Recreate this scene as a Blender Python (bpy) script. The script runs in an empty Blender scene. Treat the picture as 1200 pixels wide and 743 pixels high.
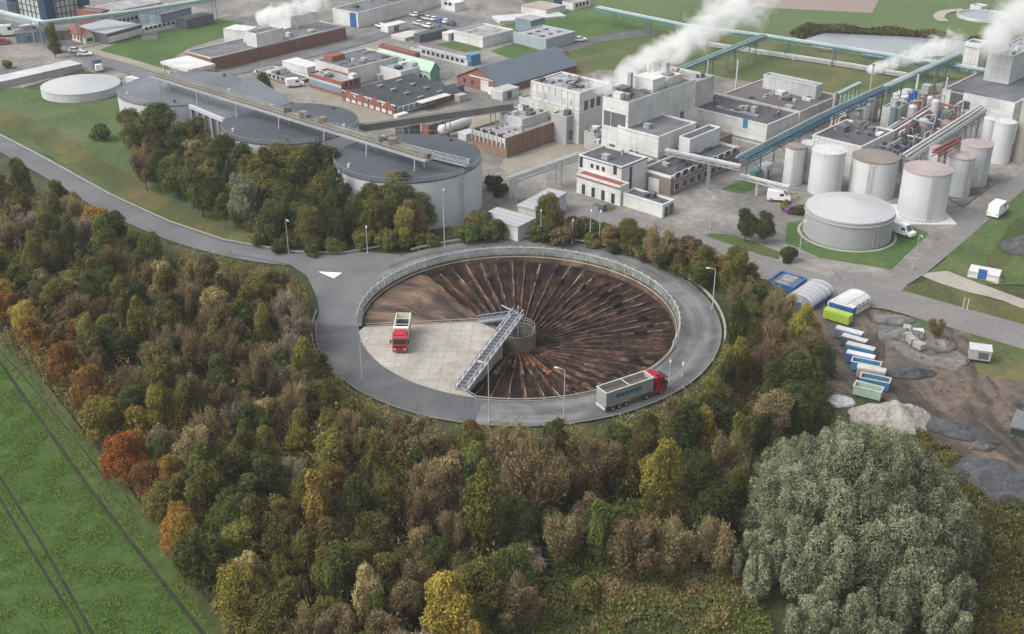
import bpy, math, random
import numpy as np
from math import sin, cos, tan, pi, radians, atan2, hypot, sqrt
from mathutils import Vector, Matrix, noise as mnoise

sc = bpy.context.scene
COL = sc.collection
F_PX, PITCH, CAM_H = 1350.0, radians(27), 95.0
W_PX, H_PX = 1200.0, 743.0


def at(px, py, z=0.0):
    """point on the level plane z that the photograph shows at pixel (px, py)"""
    x = px - W_PX / 2
    y = H_PX / 2 - py
    d = (x, F_PX * cos(PITCH) + y * sin(PITCH), -F_PX * sin(PITCH) + y * cos(PITCH))
    t = (z - CAM_H) / d[2]
    return Vector((d[0] * t, d[1] * t, z))


def height_over(px, ytop, ybase):
    """height of a vertical edge whose foot is at ybase and head at ytop"""
    gy = at(px, ybase).y
    y = H_PX / 2 - ytop
    dy, dz = F_PX * cos(PITCH) + y * sin(PITCH), -F_PX * sin(PITCH) + y * cos(PITCH)
    return CAM_H + gy * dz / dy


# ---------------------------------------------------------------- scene props
def tag(o, label=None, cat=None, group=None, kind=None):
    if label: o['label'] = label
    if cat: o['category'] = cat
    if group: o['group'] = group
    if kind: o['kind'] = kind
    return o


def empty(name, loc=(0, 0, 0), rz=0.0, label=None, cat=None, group=None):
    o = bpy.data.objects.new(name, None)
    COL.objects.link(o)
    o.location = loc
    o.rotation_euler = (0, 0, rz)
    o.empty_display_size = 0.5
    return tag(o, label, cat, group)


def link_mesh(name, me, mats, parent=None):
    o = bpy.data.objects.new(name, me)
    if not isinstance(mats, (list, tuple)): mats = [mats]
    if not me.materials:
        for m in mats: me.materials.append(m)
    COL.objects.link(o)
    if parent is not None: o.parent = parent
    return o


def copy_tree(o, parent=None):
    c = o.copy()
    COL.objects.link(c)
    if parent is not None:
        c.parent = parent
        c.matrix_parent_inverse = Matrix.Identity(4)
    for ch in list(o.children): copy_tree(ch, c)
    return c


class MB:
    """collects shapes and links them as one mesh"""
    def __init__(s):
        s.v, s.f, s.mi, s.cur = [], [], [], 0

    def add(s, vs, fs):
        b = len(s.v)
        s.v += [tuple(v) for v in vs]
        s.f += [tuple(b + i for i in f) for f in fs]
        s.mi += [s.cur] * len(fs)
        return s

    def box(s, x0, x1, y0, y1, z0, z1, M=None, taper=None):
        vs = [Vector((x, y, z)) for z in (z0, z1) for y in (y0, y1) for x in (x0, x1)]
        if taper:
            cx, cy = (x0 + x1) / 2, (y0 + y1) / 2
            for i in range(4, 8):
                vs[i].x = cx + (vs[i].x - cx) * taper; vs[i].y = cy + (vs[i].y - cy) * taper
        if M is not None: vs = [M @ v for v in vs]
        return s.add(vs, [(0, 2, 3, 1), (4, 5, 7, 6), (0, 1, 5, 4), (2, 6, 7, 3), (0, 4, 6, 2), (1, 3, 7, 5)])

    def prism(s, prof, x0, x1, axis='x'):
        """extrude a closed profile [(a, z)] along x (a is y) or y (a is x)"""
        n = len(prof)
        if axis == 'x': vs = [(x, a, z) for x in (x0, x1) for a, z in prof]
        else: vs = [(a, y, z) for y in (x0, x1) for a, z in prof]
        fs = [(i, (i + 1) % n, n + (i + 1) % n, n + i) for i in range(n)]
        fs += [tuple(range(n - 1, -1, -1)), tuple(range(n, 2 * n))]
        return s.add(vs, fs)

    def lathe(s, prof, cx=0, cy=0, n=32, a0=0.0, a1=2 * pi, cap0=False, cap1=False):
        full = abs(a1 - a0 - 2 * pi) < 1e-6
        m = n if full else n + 1
        vs = []
        for r, z in prof:
            for k in range(m):
                a = a0 + (a1 - a0) * k / n
                vs.append((cx + r * cos(a), cy + r * sin(a), z))
        fs = []
        for j in range(len(prof) - 1):
            for k in range(n):
                k2 = (k + 1) % m
                fs.append((j * m + k, j * m + k2, (j + 1) * m + k2, (j + 1) * m + k))
        if cap0: fs.append(tuple(range(m - 1, -1, -1)))
        if cap1: fs.append(tuple((len(prof) - 1) * m + k for k in range(m)))
        return s.add(vs, fs)

    def cyl(s, cx, cy, z0, z1, r, n=16, r1=None):
        return s.lathe([(r, z0), (r if r1 is None else r1, z1)], cx, cy, n, cap0=True, cap1=True)

    def rod(s, p, q, r, n=6, r2=None):
        p, q = Vector(p), Vector(q)
        d = (q - p)
        if d.length < 1e-6: return s
        d.normalize()
        u = d.orthogonal().normalized(); w = d.cross(u)
        r2 = r if r2 is None else r2
        vs = [p + (u * cos(2 * pi * k / n) + w * sin(2 * pi * k / n)) * r for k in range(n)]
        vs += [q + (u * cos(2 * pi * k / n) + w * sin(2 * pi * k / n)) * r2 for k in range(n)]
        fs = [(k, (k + 1) % n, n + (k + 1) % n, n + k) for k in range(n)]
        fs += [tuple(range(n - 1, -1, -1)), tuple(range(n, 2 * n))]
        return s.add(vs, fs)

    def beam(s, p, q, w, h):
        """square bar from p to q, width w (level) and height h"""
        p, q = Vector(p), Vector(q)
        d = (q - p)
        if d.length < 1e-6: return s
        d.normalize()
        side = d.cross(Vector((0, 0, 1)))
        side = Vector((1, 0, 0)) if side.length < 1e-3 else side.normalized()
        up = side.cross(d).normalized()
        vs = []
        for c in (p, q):
            for a, b in ((-1, -1), (1, -1), (1, 1), (-1, 1)):
                vs.append(c + side * a * w / 2 + up * b * h / 2)
        return s.add(vs, [(3, 2, 1, 0), (4, 5, 6, 7), (0, 1, 5, 4), (1, 2, 6, 5), (2, 3, 7, 6), (3, 0, 4, 7)])

    def path(s, pts, r, n=6):
        for a, b in zip(pts[:-1], pts[1:]): s.rod(a, b, r, n)
        return s

    def sphere(s, c, r, n=12, m=8, sz=1.0):
        prof = [(max(1e-3, r * sin(pi * j / m)), -r * sz * cos(pi * j / m)) for j in range(m + 1)]
        return s.lathe([(a, c[2] + z) for a, z in prof], c[0], c[1], n)

    def build(s, name, mats, parent=None, smooth=False):
        me = bpy.data.meshes.new(name)
        me.from_pydata(s.v, [], s.f)
        if not isinstance(mats, (list, tuple)): mats = [mats]
        for m in mats: me.materials.append(m)
        if len(mats) > 1: me.polygons.foreach_set('material_index', s.mi)
        if smooth: me.polygons.foreach_set('use_smooth', [True] * len(s.f))
        me.update()
        return link_mesh(name, me, mats, parent)


# ---------------------------------------------------------------- materials
MATS = {}


def new_mat(name):
    m = bpy.data.materials.new(name)
    m.use_nodes = True
    nt = m.node_tree
    b = nt.nodes['Principled BSDF']
    return m, nt, b


def pos_node(nt, scale=(1, 1, 1), obj=False, rot=0.0):
    if obj:
        g = nt.nodes.new('ShaderNodeTexCoord'); out = g.outputs['Object']
    else:
        g = nt.nodes.new('ShaderNodeNewGeometry'); out = g.outputs['Position']
    mp = nt.nodes.new('ShaderNodeMapping')
    mp.inputs['Scale'].default_value = scale
    mp.inputs['Rotation'].default_value = (0, 0, rot)
    nt.links.new(out, mp.inputs['Vector'])
    return mp.outputs['Vector']


def noise(nt, vec, scale, detail=6, rough=.6, dist=0.0):
    n = nt.nodes.new('ShaderNodeTexNoise')
    n.inputs['Scale'].default_value = scale
    n.inputs['Detail'].default_value = detail
    n.inputs['Roughness'].default_value = rough
    n.inputs['Distortion'].default_value = dist
    nt.links.new(vec, n.inputs['Vector'])
    return n.outputs['Fac']


def ramp(nt, fac, stops):
    r = nt.nodes.new('ShaderNodeValToRGB')
    el = r.color_ramp.elements
    while len(el) > 1: el.remove(el[0])
    el[0].position = stops[0][0]; el[0].color = c4(stops[0][1])
    for p, c in stops[1:]:
        e = el.new(p); e.color = c4(c)
    nt.links.new(fac, r.inputs['Fac'])
    return r.outputs['Color']


def c4(c):
    if isinstance(c, (int, float)): c = (c, c, c)
    return (c[0], c[1], c[2], 1.0)


def mixc(nt, fac, a, b, mode='MIX'):
    m = nt.nodes.new('ShaderNodeMix')
    m.data_type = 'RGBA'; m.blend_type = mode
    if isinstance(fac, (int, float)): m.inputs[0].default_value = fac
    else: nt.links.new(fac, m.inputs[0])
    for i, c in ((6, a), (7, b)):
        if isinstance(c, (tuple, list, float, int)): m.inputs[i].default_value = c4(c)
        else: nt.links.new(c, m.inputs[i])
    return m.outputs[2]


def mathn(nt, op, a, b=None, c=None, clamp=False):
    m = nt.nodes.new('ShaderNodeMath'); m.operation = op; m.use_clamp = clamp
    for i, v in enumerate((a, b, c)):
        if v is None: continue
        if isinstance(v, (int, float)): m.inputs[i].default_value = v
        else: nt.links.new(v, m.inputs[i])
    return m.outputs[0]


def bump(nt, b, h, strength=.4, dist=.1):
    n = nt.nodes.new('ShaderNodeBump')
    n.inputs['Strength'].default_value = strength
    n.inputs['Distance'].default_value = dist
    nt.links.new(h, n.inputs['Height'])
    nt.links.new(n.outputs['Normal'], b.inputs['Normal'])


def paint(name, col, rough=.6, var=.25, scale=.6, metal=0.0, dirt=.35, spec=.4, stripe=None, sfreq=1.0, samt=.25, panel=None):
    """painted, concrete, metal or felt surface with weathering; stripe = direction (deg) of panel joints in world space"""
    if name in MATS: return MATS[name]
    m, nt, b = new_mat(name)
    v = pos_node(nt)
    n1 = noise(nt, v, scale * .25, 5, .65)
    n2 = noise(nt, v, scale * 3, 6, .7)
    dk = tuple(c * (1 - var) for c in col); lt = tuple(min(1, c * (1 + var * .6)) for c in col)
    base = ramp(nt, n1, [(.32, dk), (.68, lt)])
    drt = tuple(c * .45 for c in col)
    mask = mathn(nt, 'MULTIPLY_ADD', n2, 3.4, -1.75, clamp=True)
    mask = mathn(nt, 'MULTIPLY', mask, dirt)
    base = mixc(nt, mask, base, drt)
    # streaks running down walls
    vs = pos_node(nt, (1.2, 1.2, .08))
    st = mathn(nt, 'MULTIPLY_ADD', noise(nt, vs, 1.0, 4, .6), 2.4, -1.3, clamp=True)
    base = mixc(nt, mathn(nt, 'MULTIPLY', st, dirt * .6), base, drt)
    if stripe is not None:
        a = radians(stripe)
        sx = nt.nodes.new('ShaderNodeVectorMath'); sx.operation = 'DOT_PRODUCT'
        nt.links.new(v, sx.inputs[0]); sx.inputs[1].default_value = (cos(a), sin(a), 0)
        w = mathn(nt, 'FRACT', mathn(nt, 'MULTIPLY', sx.outputs['Value'], sfreq))
        w = mathn(nt, 'LESS_THAN', w, .22)
        base = mixc(nt, mathn(nt, 'MULTIPLY', w, samt), base, tuple(c * .4 for c in col))
    if panel:
        tc = nt.nodes.new('ShaderNodeTexCoord'); sp = nt.nodes.new('ShaderNodeSeparateXYZ'); nt.links.new(tc.outputs['Object'], sp.inputs[0])
        cb = nt.nodes.new('ShaderNodeCombineXYZ'); nt.links.new(mathn(nt, 'ADD', sp.outputs[0], sp.outputs[1]), cb.inputs[0]); nt.links.new(sp.outputs[2], cb.inputs[1])
        bk = nt.nodes.new('ShaderNodeTexBrick'); bk.inputs['Scale'].default_value = 1.0; bk.offset = 0.0
        bk.inputs['Brick Width'].default_value = panel[0]; bk.inputs['Row Height'].default_value = panel[1]; bk.inputs['Mortar Size'].default_value = .05
        bk.inputs['Color1'].default_value = c4(1.0); bk.inputs['Color2'].default_value = c4(.86); bk.inputs['Mortar'].default_value = c4(.55)
        nt.links.new(cb.outputs[0], bk.inputs['Vector'])
        base = mixc(nt, .8, base, bk.outputs['Color'], 'MULTIPLY')
    nt.links.new(base, b.inputs['Base Color'])
    b.inputs['Roughness'].default_value = rough
    b.inputs['Metallic'].default_value = metal
    b.inputs['Specular IOR Level'].default_value = spec
    MATS[name] = m
    return m


def brick_mat(name, c1, c2, mortar):
    m, nt, b = new_mat(name)
    tc = nt.nodes.new('ShaderNodeTexCoord')
    sep = nt.nodes.new('ShaderNodeSeparateXYZ'); nt.links.new(tc.outputs['Object'], sep.inputs[0])
    s = mathn(nt, 'ADD', sep.outputs[0], sep.outputs[1])
    cb = nt.nodes.new('ShaderNodeCombineXYZ'); nt.links.new(s, cb.inputs[0]); nt.links.new(sep.outputs[2], cb.inputs[1])
    bk = nt.nodes.new('ShaderNodeTexBrick')
    bk.inputs['Scale'].default_value = 2.0
    bk.inputs['Color1'].default_value = c4(c1); bk.inputs['Color2'].default_value = c4(c2)
    bk.inputs['Mortar'].default_value = c4(mortar); bk.inputs['Mortar Size'].default_value = .03
    nt.links.new(cb.outputs[0], bk.inputs['Vector'])
    n1 = noise(nt, pos_node(nt), .35, 6, .7)
    col = mixc(nt, mathn(nt, 'MULTIPLY_ADD', n1, 1.6, -.5, clamp=True), bk.outputs['Color'], tuple(c * .55 for c in c1))
    nt.links.new(col, b.inputs['Base Color'])
    b.inputs['Roughness'].default_value = .9
    MATS[name] = m
    return m


def ground_mat(name, stops, scale=.05, fine=1.5, fine_amt=.5, bump_s=.5, rough=.95, streak=None, dist=.6, extra=None):
    """ground colours: stops over a broad noise, darker specks over a fine one"""
    m, nt, b = new_mat(name)
    sc_ = (1, 1, 1)
    rot = 0
    if streak: rot, sc_ = radians(streak[0]), (1, streak[1], 1)
    v = pos_node(nt, sc_, rot=rot)
    n1 = noise(nt, v, scale, 8, .62, dist)
    col = ramp(nt, n1, stops)
    n2 = noise(nt, pos_node(nt), fine, 6, .75)
    f = mathn(nt, 'MULTIPLY_ADD', n2, 3.6, -1.35, clamp=True)
    col = mixc(nt, mathn(nt, 'MULTIPLY', f, fine_amt), col, (.30, .28, .26), 'MULTIPLY')
    if extra:
        e = noise(nt, pos_node(nt), extra[0], 5, .6, 1.0)
        e = mathn(nt, 'MULTIPLY_ADD', e, 6, extra[2], clamp=True)
        col = mixc(nt, mathn(nt, 'MULTIPLY', e, extra[3]), col, extra[1])
    nt.links.new(col, b.inputs['Base Color'])
    b.inputs['Roughness'].default_value = rough
    b.inputs['Specular IOR Level'].default_value = .2
    if bump_s: bump(nt, b, n2, bump_s, .25)
    MATS[name] = m
    return m


def glass_mat(name, col, rough=.15):
    m, nt, b = new_mat(name)
    n = noise(nt, pos_node(nt), .8, 3)
    nt.links.new(ramp(nt, n, [(.3, tuple(c * .6 for c in col)), (.7, col)]), b.inputs['Base Color'])
    b.inputs['Roughness'].default_value = rough
    b.inputs['Specular IOR Level'].default_value = .8
    MATS[name] = m
    return m


def leaf_mat(name, dark, mid, light, vary=1.0):
    m, nt, b = new_mat(name)
    at_ = nt.nodes.new('ShaderNodeAttribute'); at_.attribute_name = 'tint'
    oi = nt.nodes.new('ShaderNodeObjectInfo')
    shift = mathn(nt, 'MULTIPLY_ADD', oi.outputs['Random'], .36 * vary, -.18 * vary)
    t = mathn(nt, 'ADD', at_.outputs['Fac'], shift, clamp=True)
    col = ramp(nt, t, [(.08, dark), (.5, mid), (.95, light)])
    hs = nt.nodes.new('ShaderNodeHueSaturation')
    nt.links.new(mathn(nt, 'MULTIPLY_ADD', oi.outputs['Random'], .03, .483), hs.inputs['Hue'])
    hs.inputs['Saturation'].default_value = 1.06
    r2 = mathn(nt, 'FRACT', mathn(nt, 'MULTIPLY', oi.outputs['Random'], 7.31))
    nt.links.new(mathn(nt, 'MULTIPLY_ADD', r2, .5 * vary, 1.14 - .25 * vary), hs.inputs['Value'])
    nt.links.new(col, hs.inputs['Color'])
    nt.links.new(hs.outputs['Color'], b.inputs['Base Color'])
    b.inputs['Roughness'].default_value = .75
    b.inputs['Specular IOR Level'].default_value = .25
    tr = nt.nodes.new('ShaderNodeBsdfTranslucent'); nt.links.new(hs.outputs['Color'], tr.inputs['Color'])
    mx = nt.nodes.new('ShaderNodeMixShader'); mx.inputs[0].default_value = .38
    nt.links.new(b.outputs[0], mx.inputs[1]); nt.links.new(tr.outputs[0], mx.inputs[2]); nt.links.new(mx.outputs[0], nt.nodes['Material Output'].inputs['Surface'])
    MATS[name] = m
    return m


def tank_mat(name, col, seam=2.4, R=8.0, rust=.3):
    m, nt, b = new_mat(name)
    tc = nt.nodes.new('ShaderNodeTexCoord'); sep = nt.nodes.new('ShaderNodeSeparateXYZ'); nt.links.new(tc.outputs['Object'], sep.inputs[0])
    x, y, z = sep.outputs
    ang = mathn(nt, 'MULTIPLY', mathn(nt, 'ARCTAN2', y, x), R)
    cb = nt.nodes.new('ShaderNodeCombineXYZ'); nt.links.new(ang, cb.inputs[0]); nt.links.new(z, cb.inputs[1])
    bk = nt.nodes.new('ShaderNodeTexBrick'); bk.inputs['Scale'].default_value = 1.0
    bk.inputs['Brick Width'].default_value = seam * 2; bk.inputs['Row Height'].default_value = seam * .8; bk.inputs['Mortar Size'].default_value = .035
    bk.inputs['Color1'].default_value = c4(col); bk.inputs['Color2'].default_value = c4(tuple(v * .93 for v in col)); bk.inputs['Mortar'].default_value = c4(tuple(v * .72 for v in col))
    nt.links.new(cb.outputs[0], bk.inputs['Vector'])
    cs = nt.nodes.new('ShaderNodeCombineXYZ'); nt.links.new(ang, cs.inputs[0]); nt.links.new(mathn(nt, 'MULTIPLY', z, .07), cs.inputs[1])
    st = mathn(nt, 'MULTIPLY_ADD', noise(nt, cs.outputs[0], .9, 6, .7), 3.2, -1.65, clamp=True)
    cl = mixc(nt, mathn(nt, 'MULTIPLY', st, rust), bk.outputs['Color'], (.16, .13, .10))
    n2 = noise(nt, pos_node(nt), .12, 5, .6)
    cl = mixc(nt, mathn(nt, 'MULTIPLY_ADD', n2, 1.4, -.45, clamp=True), tuple(v * .8 for v in col), cl)
    nt.links.new(cl, b.inputs['Base Color']); b.inputs['Roughness'].default_value = .55
    return m


M = {}
M['white'] = paint('white_render', (.55, .55, .54), .7, .2, dirt=.5, panel=(3.2, 2.6))
M['white_panel'] = paint('white_panel', (.56, .57, .58), .6, .12, dirt=.3, stripe=20, sfreq=.45, samt=.25)
M['offwhite'] = paint('offwhite_render', (.48, .47, .44), .8, .25, dirt=.55, panel=(2.2, 2.2))
M['tankwhite'] = tank_mat('tank_white', (.57, .58, .585), 2.0, 5, .7)
M['gasgrey'] = tank_mat('gas_tank_grey', (.34, .34, .345), 1.8, 9, .35)
M['tankgrey'] = paint('tank_grey', (.33, .33, .335), .5, .15, dirt=.35)
M['tanklight'] = paint('tank_light', (.46, .47, .48), .6, .18, dirt=.45, panel=(1.8, 3.0))
M['cone'] = tank_mat('cone_roof_sheet', (.42, .43, .44), 1.6, 9, .3)
M['silo'] = tank_mat('silo_wall', (.52, .53, .55), 2.4, 16.3, .45)
M['siloroof'] = paint('silo_roof', (.060, .067, .082), .85, .25, .3, dirt=.4, stripe=62, sfreq=.6, samt=.18)
M['siloroof2'] = paint('silo_roof_pale', (.125, .135, .155), .85, .25, .3, dirt=.4, stripe=62, sfreq=.6, samt=.2)
M['roofdark'] = paint('roof_felt_dark', (.075, .08, .09), .9, .4, .7, dirt=.6, stripe=47, sfreq=.5, samt=.22)
M['roofmid'] = paint('roof_felt_mid', (.125, .13, .14), .9, .4, .7, dirt=.6, stripe=47, sfreq=.5, samt=.22)
M['rooflight'] = paint('roof_felt_light', (.29, .29, .30), .9, .4, .9, dirt=.8, stripe=47, sfreq=.5, samt=.22)
M['roofblue'] = paint('roof_sheet_blue', (.10, .12, .15), .6, .15, .5, dirt=.2, stripe=112, sfreq=.9, samt=.3)
M['roofcorr'] = paint('roof_sheet_grey', (.34, .35, .37), .6, .15, .5, dirt=.4, stripe=55, sfreq=.55, samt=.45)
M['brown_top'] = paint('tank_top_brown', (.20, .165, .145), .9, .25, .8, dirt=.5)
M['pink_top'] = paint('tank_top_pink', (.32, .27, .26), .9, .2, .8, dirt=.4)
M['concrete'] = paint('concrete', (.30, .29, .27), .9, .2, .8, dirt=.5)
M['concrete_dk'] = paint('concrete_dark', (.16, .15, .14), .9, .25, .8, dirt=.6)
M['steel'] = paint('galvanised_steel', (.38, .39, .40), .45, .15, metal=.3, dirt=.2)
M['steeldk'] = paint('steel_dark', (.10, .11, .12), .5, .2, metal=.2, dirt=.2)
M['teal'] = paint('teal_paint', (.085, .17, .17), .5, .2, dirt=.3)
M['teal_lt'] = paint('pale_teal_paint', (.24, .33, .325), .5, .2, dirt=.3)
M['blue_pipe'] = paint('blue_pipe_paint', (.03, .10, .155), .6, .2, dirt=.2)
M['blue'] = paint('blue_paint', (.03, .10, .30), .45, .2, dirt=.2)
M['skyblue'] = paint('light_blue_paint', (.05, .18, .30), .5, .2, dirt=.3)
M['navy'] = paint('navy_cladding', (.008, .04, .085), .4, .1, dirt=.1)
M['red'] = paint('red_paint', (.34, .015, .03), .35, .1, dirt=.1, spec=.5)
M['redsteel'] = paint('red_steel', (.22, .075, .065), .6, .2, dirt=.3)
M['green'] = paint('green_paint', (.10, .28, .20), .5, .2, dirt=.2)
M['palegreen'] = paint('pale_green_sheet', (.30, .42, .34), .6, .2, dirt=.3)
M['lime'] = paint('lime_paint', (.30, .42, .06), .5, .15, dirt=.2)
M['cream'] = paint('cream_paint', (.62, .58, .46), .6, .15, dirt=.3)
M['rubber'] = paint('tyre_rubber', (.02, .02, .02), .8, .2, dirt=.1)
M['black'] = paint('black_plastic', (.03, .03, .032), .6, .2, dirt=.1)
M['glass'] = glass_mat('window_glass', (.035, .045, .06))
M['lamp'] = glass_mat('lamp_lens', (.6, .6, .58))
M['brick_red'] = brick_mat('brick_red', (.26, .075, .05), (.20, .058, .04), (.24, .17, .13))
M['brick_brown'] = brick_mat('brick_brown', (.27, .14, .08), (.21, .105, .065), (.25, .20, .16))
M['brick_tan'] = brick_mat('brick_tan', (.22, .16, .12), (.17, .12, .09), (.25, .21, .18))
M['terracotta'] = paint('terracotta_deck', (.24, .075, .055), .9, .25, dirt=.4)
M['rail'] = paint('guard_rail_zinc', (.36, .36, .32), .5, .15, metal=.2, dirt=.4)
M['silver'] = paint('silver_van_paint', (.55, .56, .58), .3, .05, dirt=.05, spec=.6)
M['wht_car'] = paint('white_car_paint', (.72, .72, .72), .3, .05, dirt=.05, spec=.6)
M['purple'] = paint('dark_purple_paint', (.09, .05, .10), .3, .05, dirt=.05, spec=.6)
M['trailer'] = paint('trailer_green_grey', (.25, .28, .285), .5, .15, dirt=.35)
M['load'] = ground_mat('beet_load', [(.35, (.09, .075, .05)), (.65, (.20, .17, .12))], 2.5, 6, .6)
M['bark'] = paint('bark', (.12, .10, .08), .95, .3, dirt=.4)
M['paintline'] = paint('road_marking_white', (.75, .75, .74), .7, .08, dirt=.2)
# ================================================================ setting
CX, CY = 1.1, 185.3            # middle of the roundabout
R_OUT, R_IN = 36.0, 28.6
rng = random.Random(7)

M['g_base'] = ground_mat('weedy_ground', [(.3, (.036, .044, .018)), (.5, (.060, .070, .028)), (.7, (.10, .092, .046))], .08, .9, .7)
M['g_crop'] = ground_mat('crop_soil', [(.35, (.054, .098, .022)), (.65, (.068, .115, .028))], .1, .9, .6)
M['g_lawn'] = ground_mat('mown_grass', [(.3, (.050, .085, .026)), (.5, (.075, .115, .038)), (.62, (.10, .12, .05)), (.75, (.15, .14, .07))], .06, .8, .5)
M['g_lush'] = ground_mat('green_grass', [(.3, (.045, .085, .022)), (.55, (.070, .125, .034)), (.75, (.10, .13, .05))], .07, .7, .5)
M['g_meadow'] = ground_mat('patchy_meadow', [(.3, (.050, .085, .026)), (.5, (.085, .105, .036)), (.62, (.14, .125, .055)), (.75, (.17, .13, .075))], .045, 1.0, .4)
M['g_bank'] = ground_mat('rough_bank', [(.3, (.045, .062, .022)), (.48, (.085, .095, .034)), (.62, (.15, .125, .05)), (.75, (.11, .085, .055))], .05, 1.4, .6, streak=(40, .35))
M['g_yard'] = ground_mat('yard_concrete', [(.3, (.13, .125, .122)), (.45, (.19, .182, .172)), (.55, (.24, .228, .21)), (.7, (.30, .282, .255))], .06, .5, .55, .15, .9, extra=(.03, (.12, .12, .125), -3.4, .6))
M['g_road'] = ground_mat('yard_road', [(.3, (.19, .165, .155)), (.7, (.27, .235, .22))], .06, 1.6, .3, .1, .9)
M['g_sand'] = ground_mat('sandy_yard', [(.3, (.21, .19, .155)), (.7, (.31, .28, .225))], .08, 1.2, .35, .2)
M['g_asphalt'] = ground_mat('asphalt', [(.3, (.110, .112, .120)), (.5, (.140, .142, .150)), (.72, (.175, .175, .182))], .09, 5, .3, .1, .85)
M['g_asphalt2'] = ground_mat('asphalt_dark', [(.3, (.085, .088, .095)), (.72, (.13, .131, .137))], .2, 2.5, .4, .1, .85)
m, nt, b = new_mat('ring_asphalt')
v = pos_node(nt); sep = nt.nodes.new('ShaderNodeSeparateXYZ'); nt.links.new(v, sep.inputs[0])
_dx = mathn(nt, 'SUBTRACT', sep.outputs[0], CX); _dy = mathn(nt, 'SUBTRACT', sep.outputs[1], CY)
_r = mathn(nt, 'SQRT', mathn(nt, 'ADD', mathn(nt, 'MULTIPLY', _dx, _dx), mathn(nt, 'MULTIPLY', _dy, _dy)))
cb = nt.nodes.new('ShaderNodeCombineXYZ'); nt.links.new(_r, cb.inputs[0]); nt.links.new(mathn(nt, 'MULTIPLY', mathn(nt, 'ARCTAN2', _dy, _dx), 1.6), cb.inputs[1])
_n = noise(nt, cb.outputs[0], .55, 4, .5); _n2 = noise(nt, v, .15, 7, .65, .5)
col = ramp(nt, mathn(nt, 'ADD', mathn(nt, 'MULTIPLY', _n, .5), mathn(nt, 'MULTIPLY', _n2, .5)), [(.41, (.068, .069, .074)), (.5, (.112, .113, .118)), (.58, (.165, .162, .162))])
_s = mathn(nt, 'MULTIPLY_ADD', noise(nt, v, 1.1, 8, .8), 5, -2.9, clamp=True)
col = mixc(nt, mathn(nt, 'MULTIPLY', _s, .45), col, (.06, .055, .05))
_s = mathn(nt, 'MULTIPLY_ADD', noise(nt, v, .3, 5, .7, 1.5), 7, -4.2, clamp=True)
col = mixc(nt, mathn(nt, 'MULTIPLY', _s, .35), col, (.20, .17, .13))
nt.links.new(col, b.inputs['Base Color']); b.inputs['Roughness'].default_value = .8
M['g_ring'] = m
M['g_apron'] = ground_mat('apron_concrete', [(.3, (.28, .262, .23)), (.5, (.37, .35, .31)), (.7, (.45, .425, .38))], .09, 1.6, .35, .1, .85, extra=(.16, (.20, .155, .115), -3.3, .6))
M['g_mud'] = ground_mat('churned_mud', [(.3, (.045, .038, .033)), (.44, (.085, .068, .056)), (.54, (.165, .125, .098)), (.62, (.09, .078, .070)), (.75, (.17, .145, .125))], .13, .6, .6, .9, .7, streak=(-25, .35), dist=1.8)
M['g_rubble'] = ground_mat('grey_rubble', [(.3, (.10, .10, .10)), (.5, (.17, .165, .16)), (.7, (.27, .26, .25))], .25, 1.5, .7, 1)
M['g_bramble'] = ground_mat('bramble_slope', [(.3, (.045, .052, .02)), (.5, (.085, .085, .034)), (.7, (.13, .105, .055))], .1, 1.3, .7, 1)
M['g_plough'] = ground_mat('ploughed_field', [(.3, (.21, .165, .15)), (.7, (.27, .215, .195))], .02, .6, .25, .2, streak=(50, .2))
M['g_farfield'] = ground_mat('far_grass', [(.35, (.075, .115, .045)), (.65, (.10, .14, .055))], .012, .3, .3, .1)
M['g_track'] = ground_mat('pale_gravel', [(.3, (.27, .25, .22)), (.7, (.36, .34, .30))], .1, 1.5, .3, .2)
M['g_wheel'] = ground_mat('bare_wheel_track', [(.3, (.022, .024, .014)), (.7, (.040, .044, .024))], .3, 1.2, .5, .5)
M['g_grassstrip'] = ground_mat('field_margin', [(.3, (.050, .066, .022)), (.7, (.098, .104, .040))], .12, 1.1, .6, .6)
M['g_tar'] = ground_mat('black_heap', [(.3, (.045, .047, .052)), (.7, (.12, .125, .135))], .3, 1.6, .6, 1)

_nt = M['g_apron'].node_tree; _b = _nt.nodes['Principled BSDF']; _src = _b.inputs['Base Color'].links[0].from_socket
_bk = _nt.nodes.new('ShaderNodeTexBrick'); _bk.offset = 0.0; _bk.inputs['Scale'].default_value = 1.0; _bk.inputs['Brick Width'].default_value = 2.0; _bk.inputs['Row Height'].default_value = 2.0; _bk.inputs['Mortar Size'].default_value = .05
_bk.inputs['Color1'].default_value = c4(1.0); _bk.inputs['Color2'].default_value = c4(.88); _bk.inputs['Mortar'].default_value = c4(.62)
_nt.links.new(pos_node(_nt, rot=.05), _bk.inputs['Vector'])
_nt.links.new(mixc(_nt, .8, _src, _bk.outputs['Color'], 'MULTIPLY'), _b.inputs['Base Color'])
M['g_road2'] = ground_mat('grey_lane', [(.3, (.155, .15, .152)), (.7, (.215, .20, .198))], .08, 1.2, .35, .1, .9)
LEVEL = [0.0]


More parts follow.
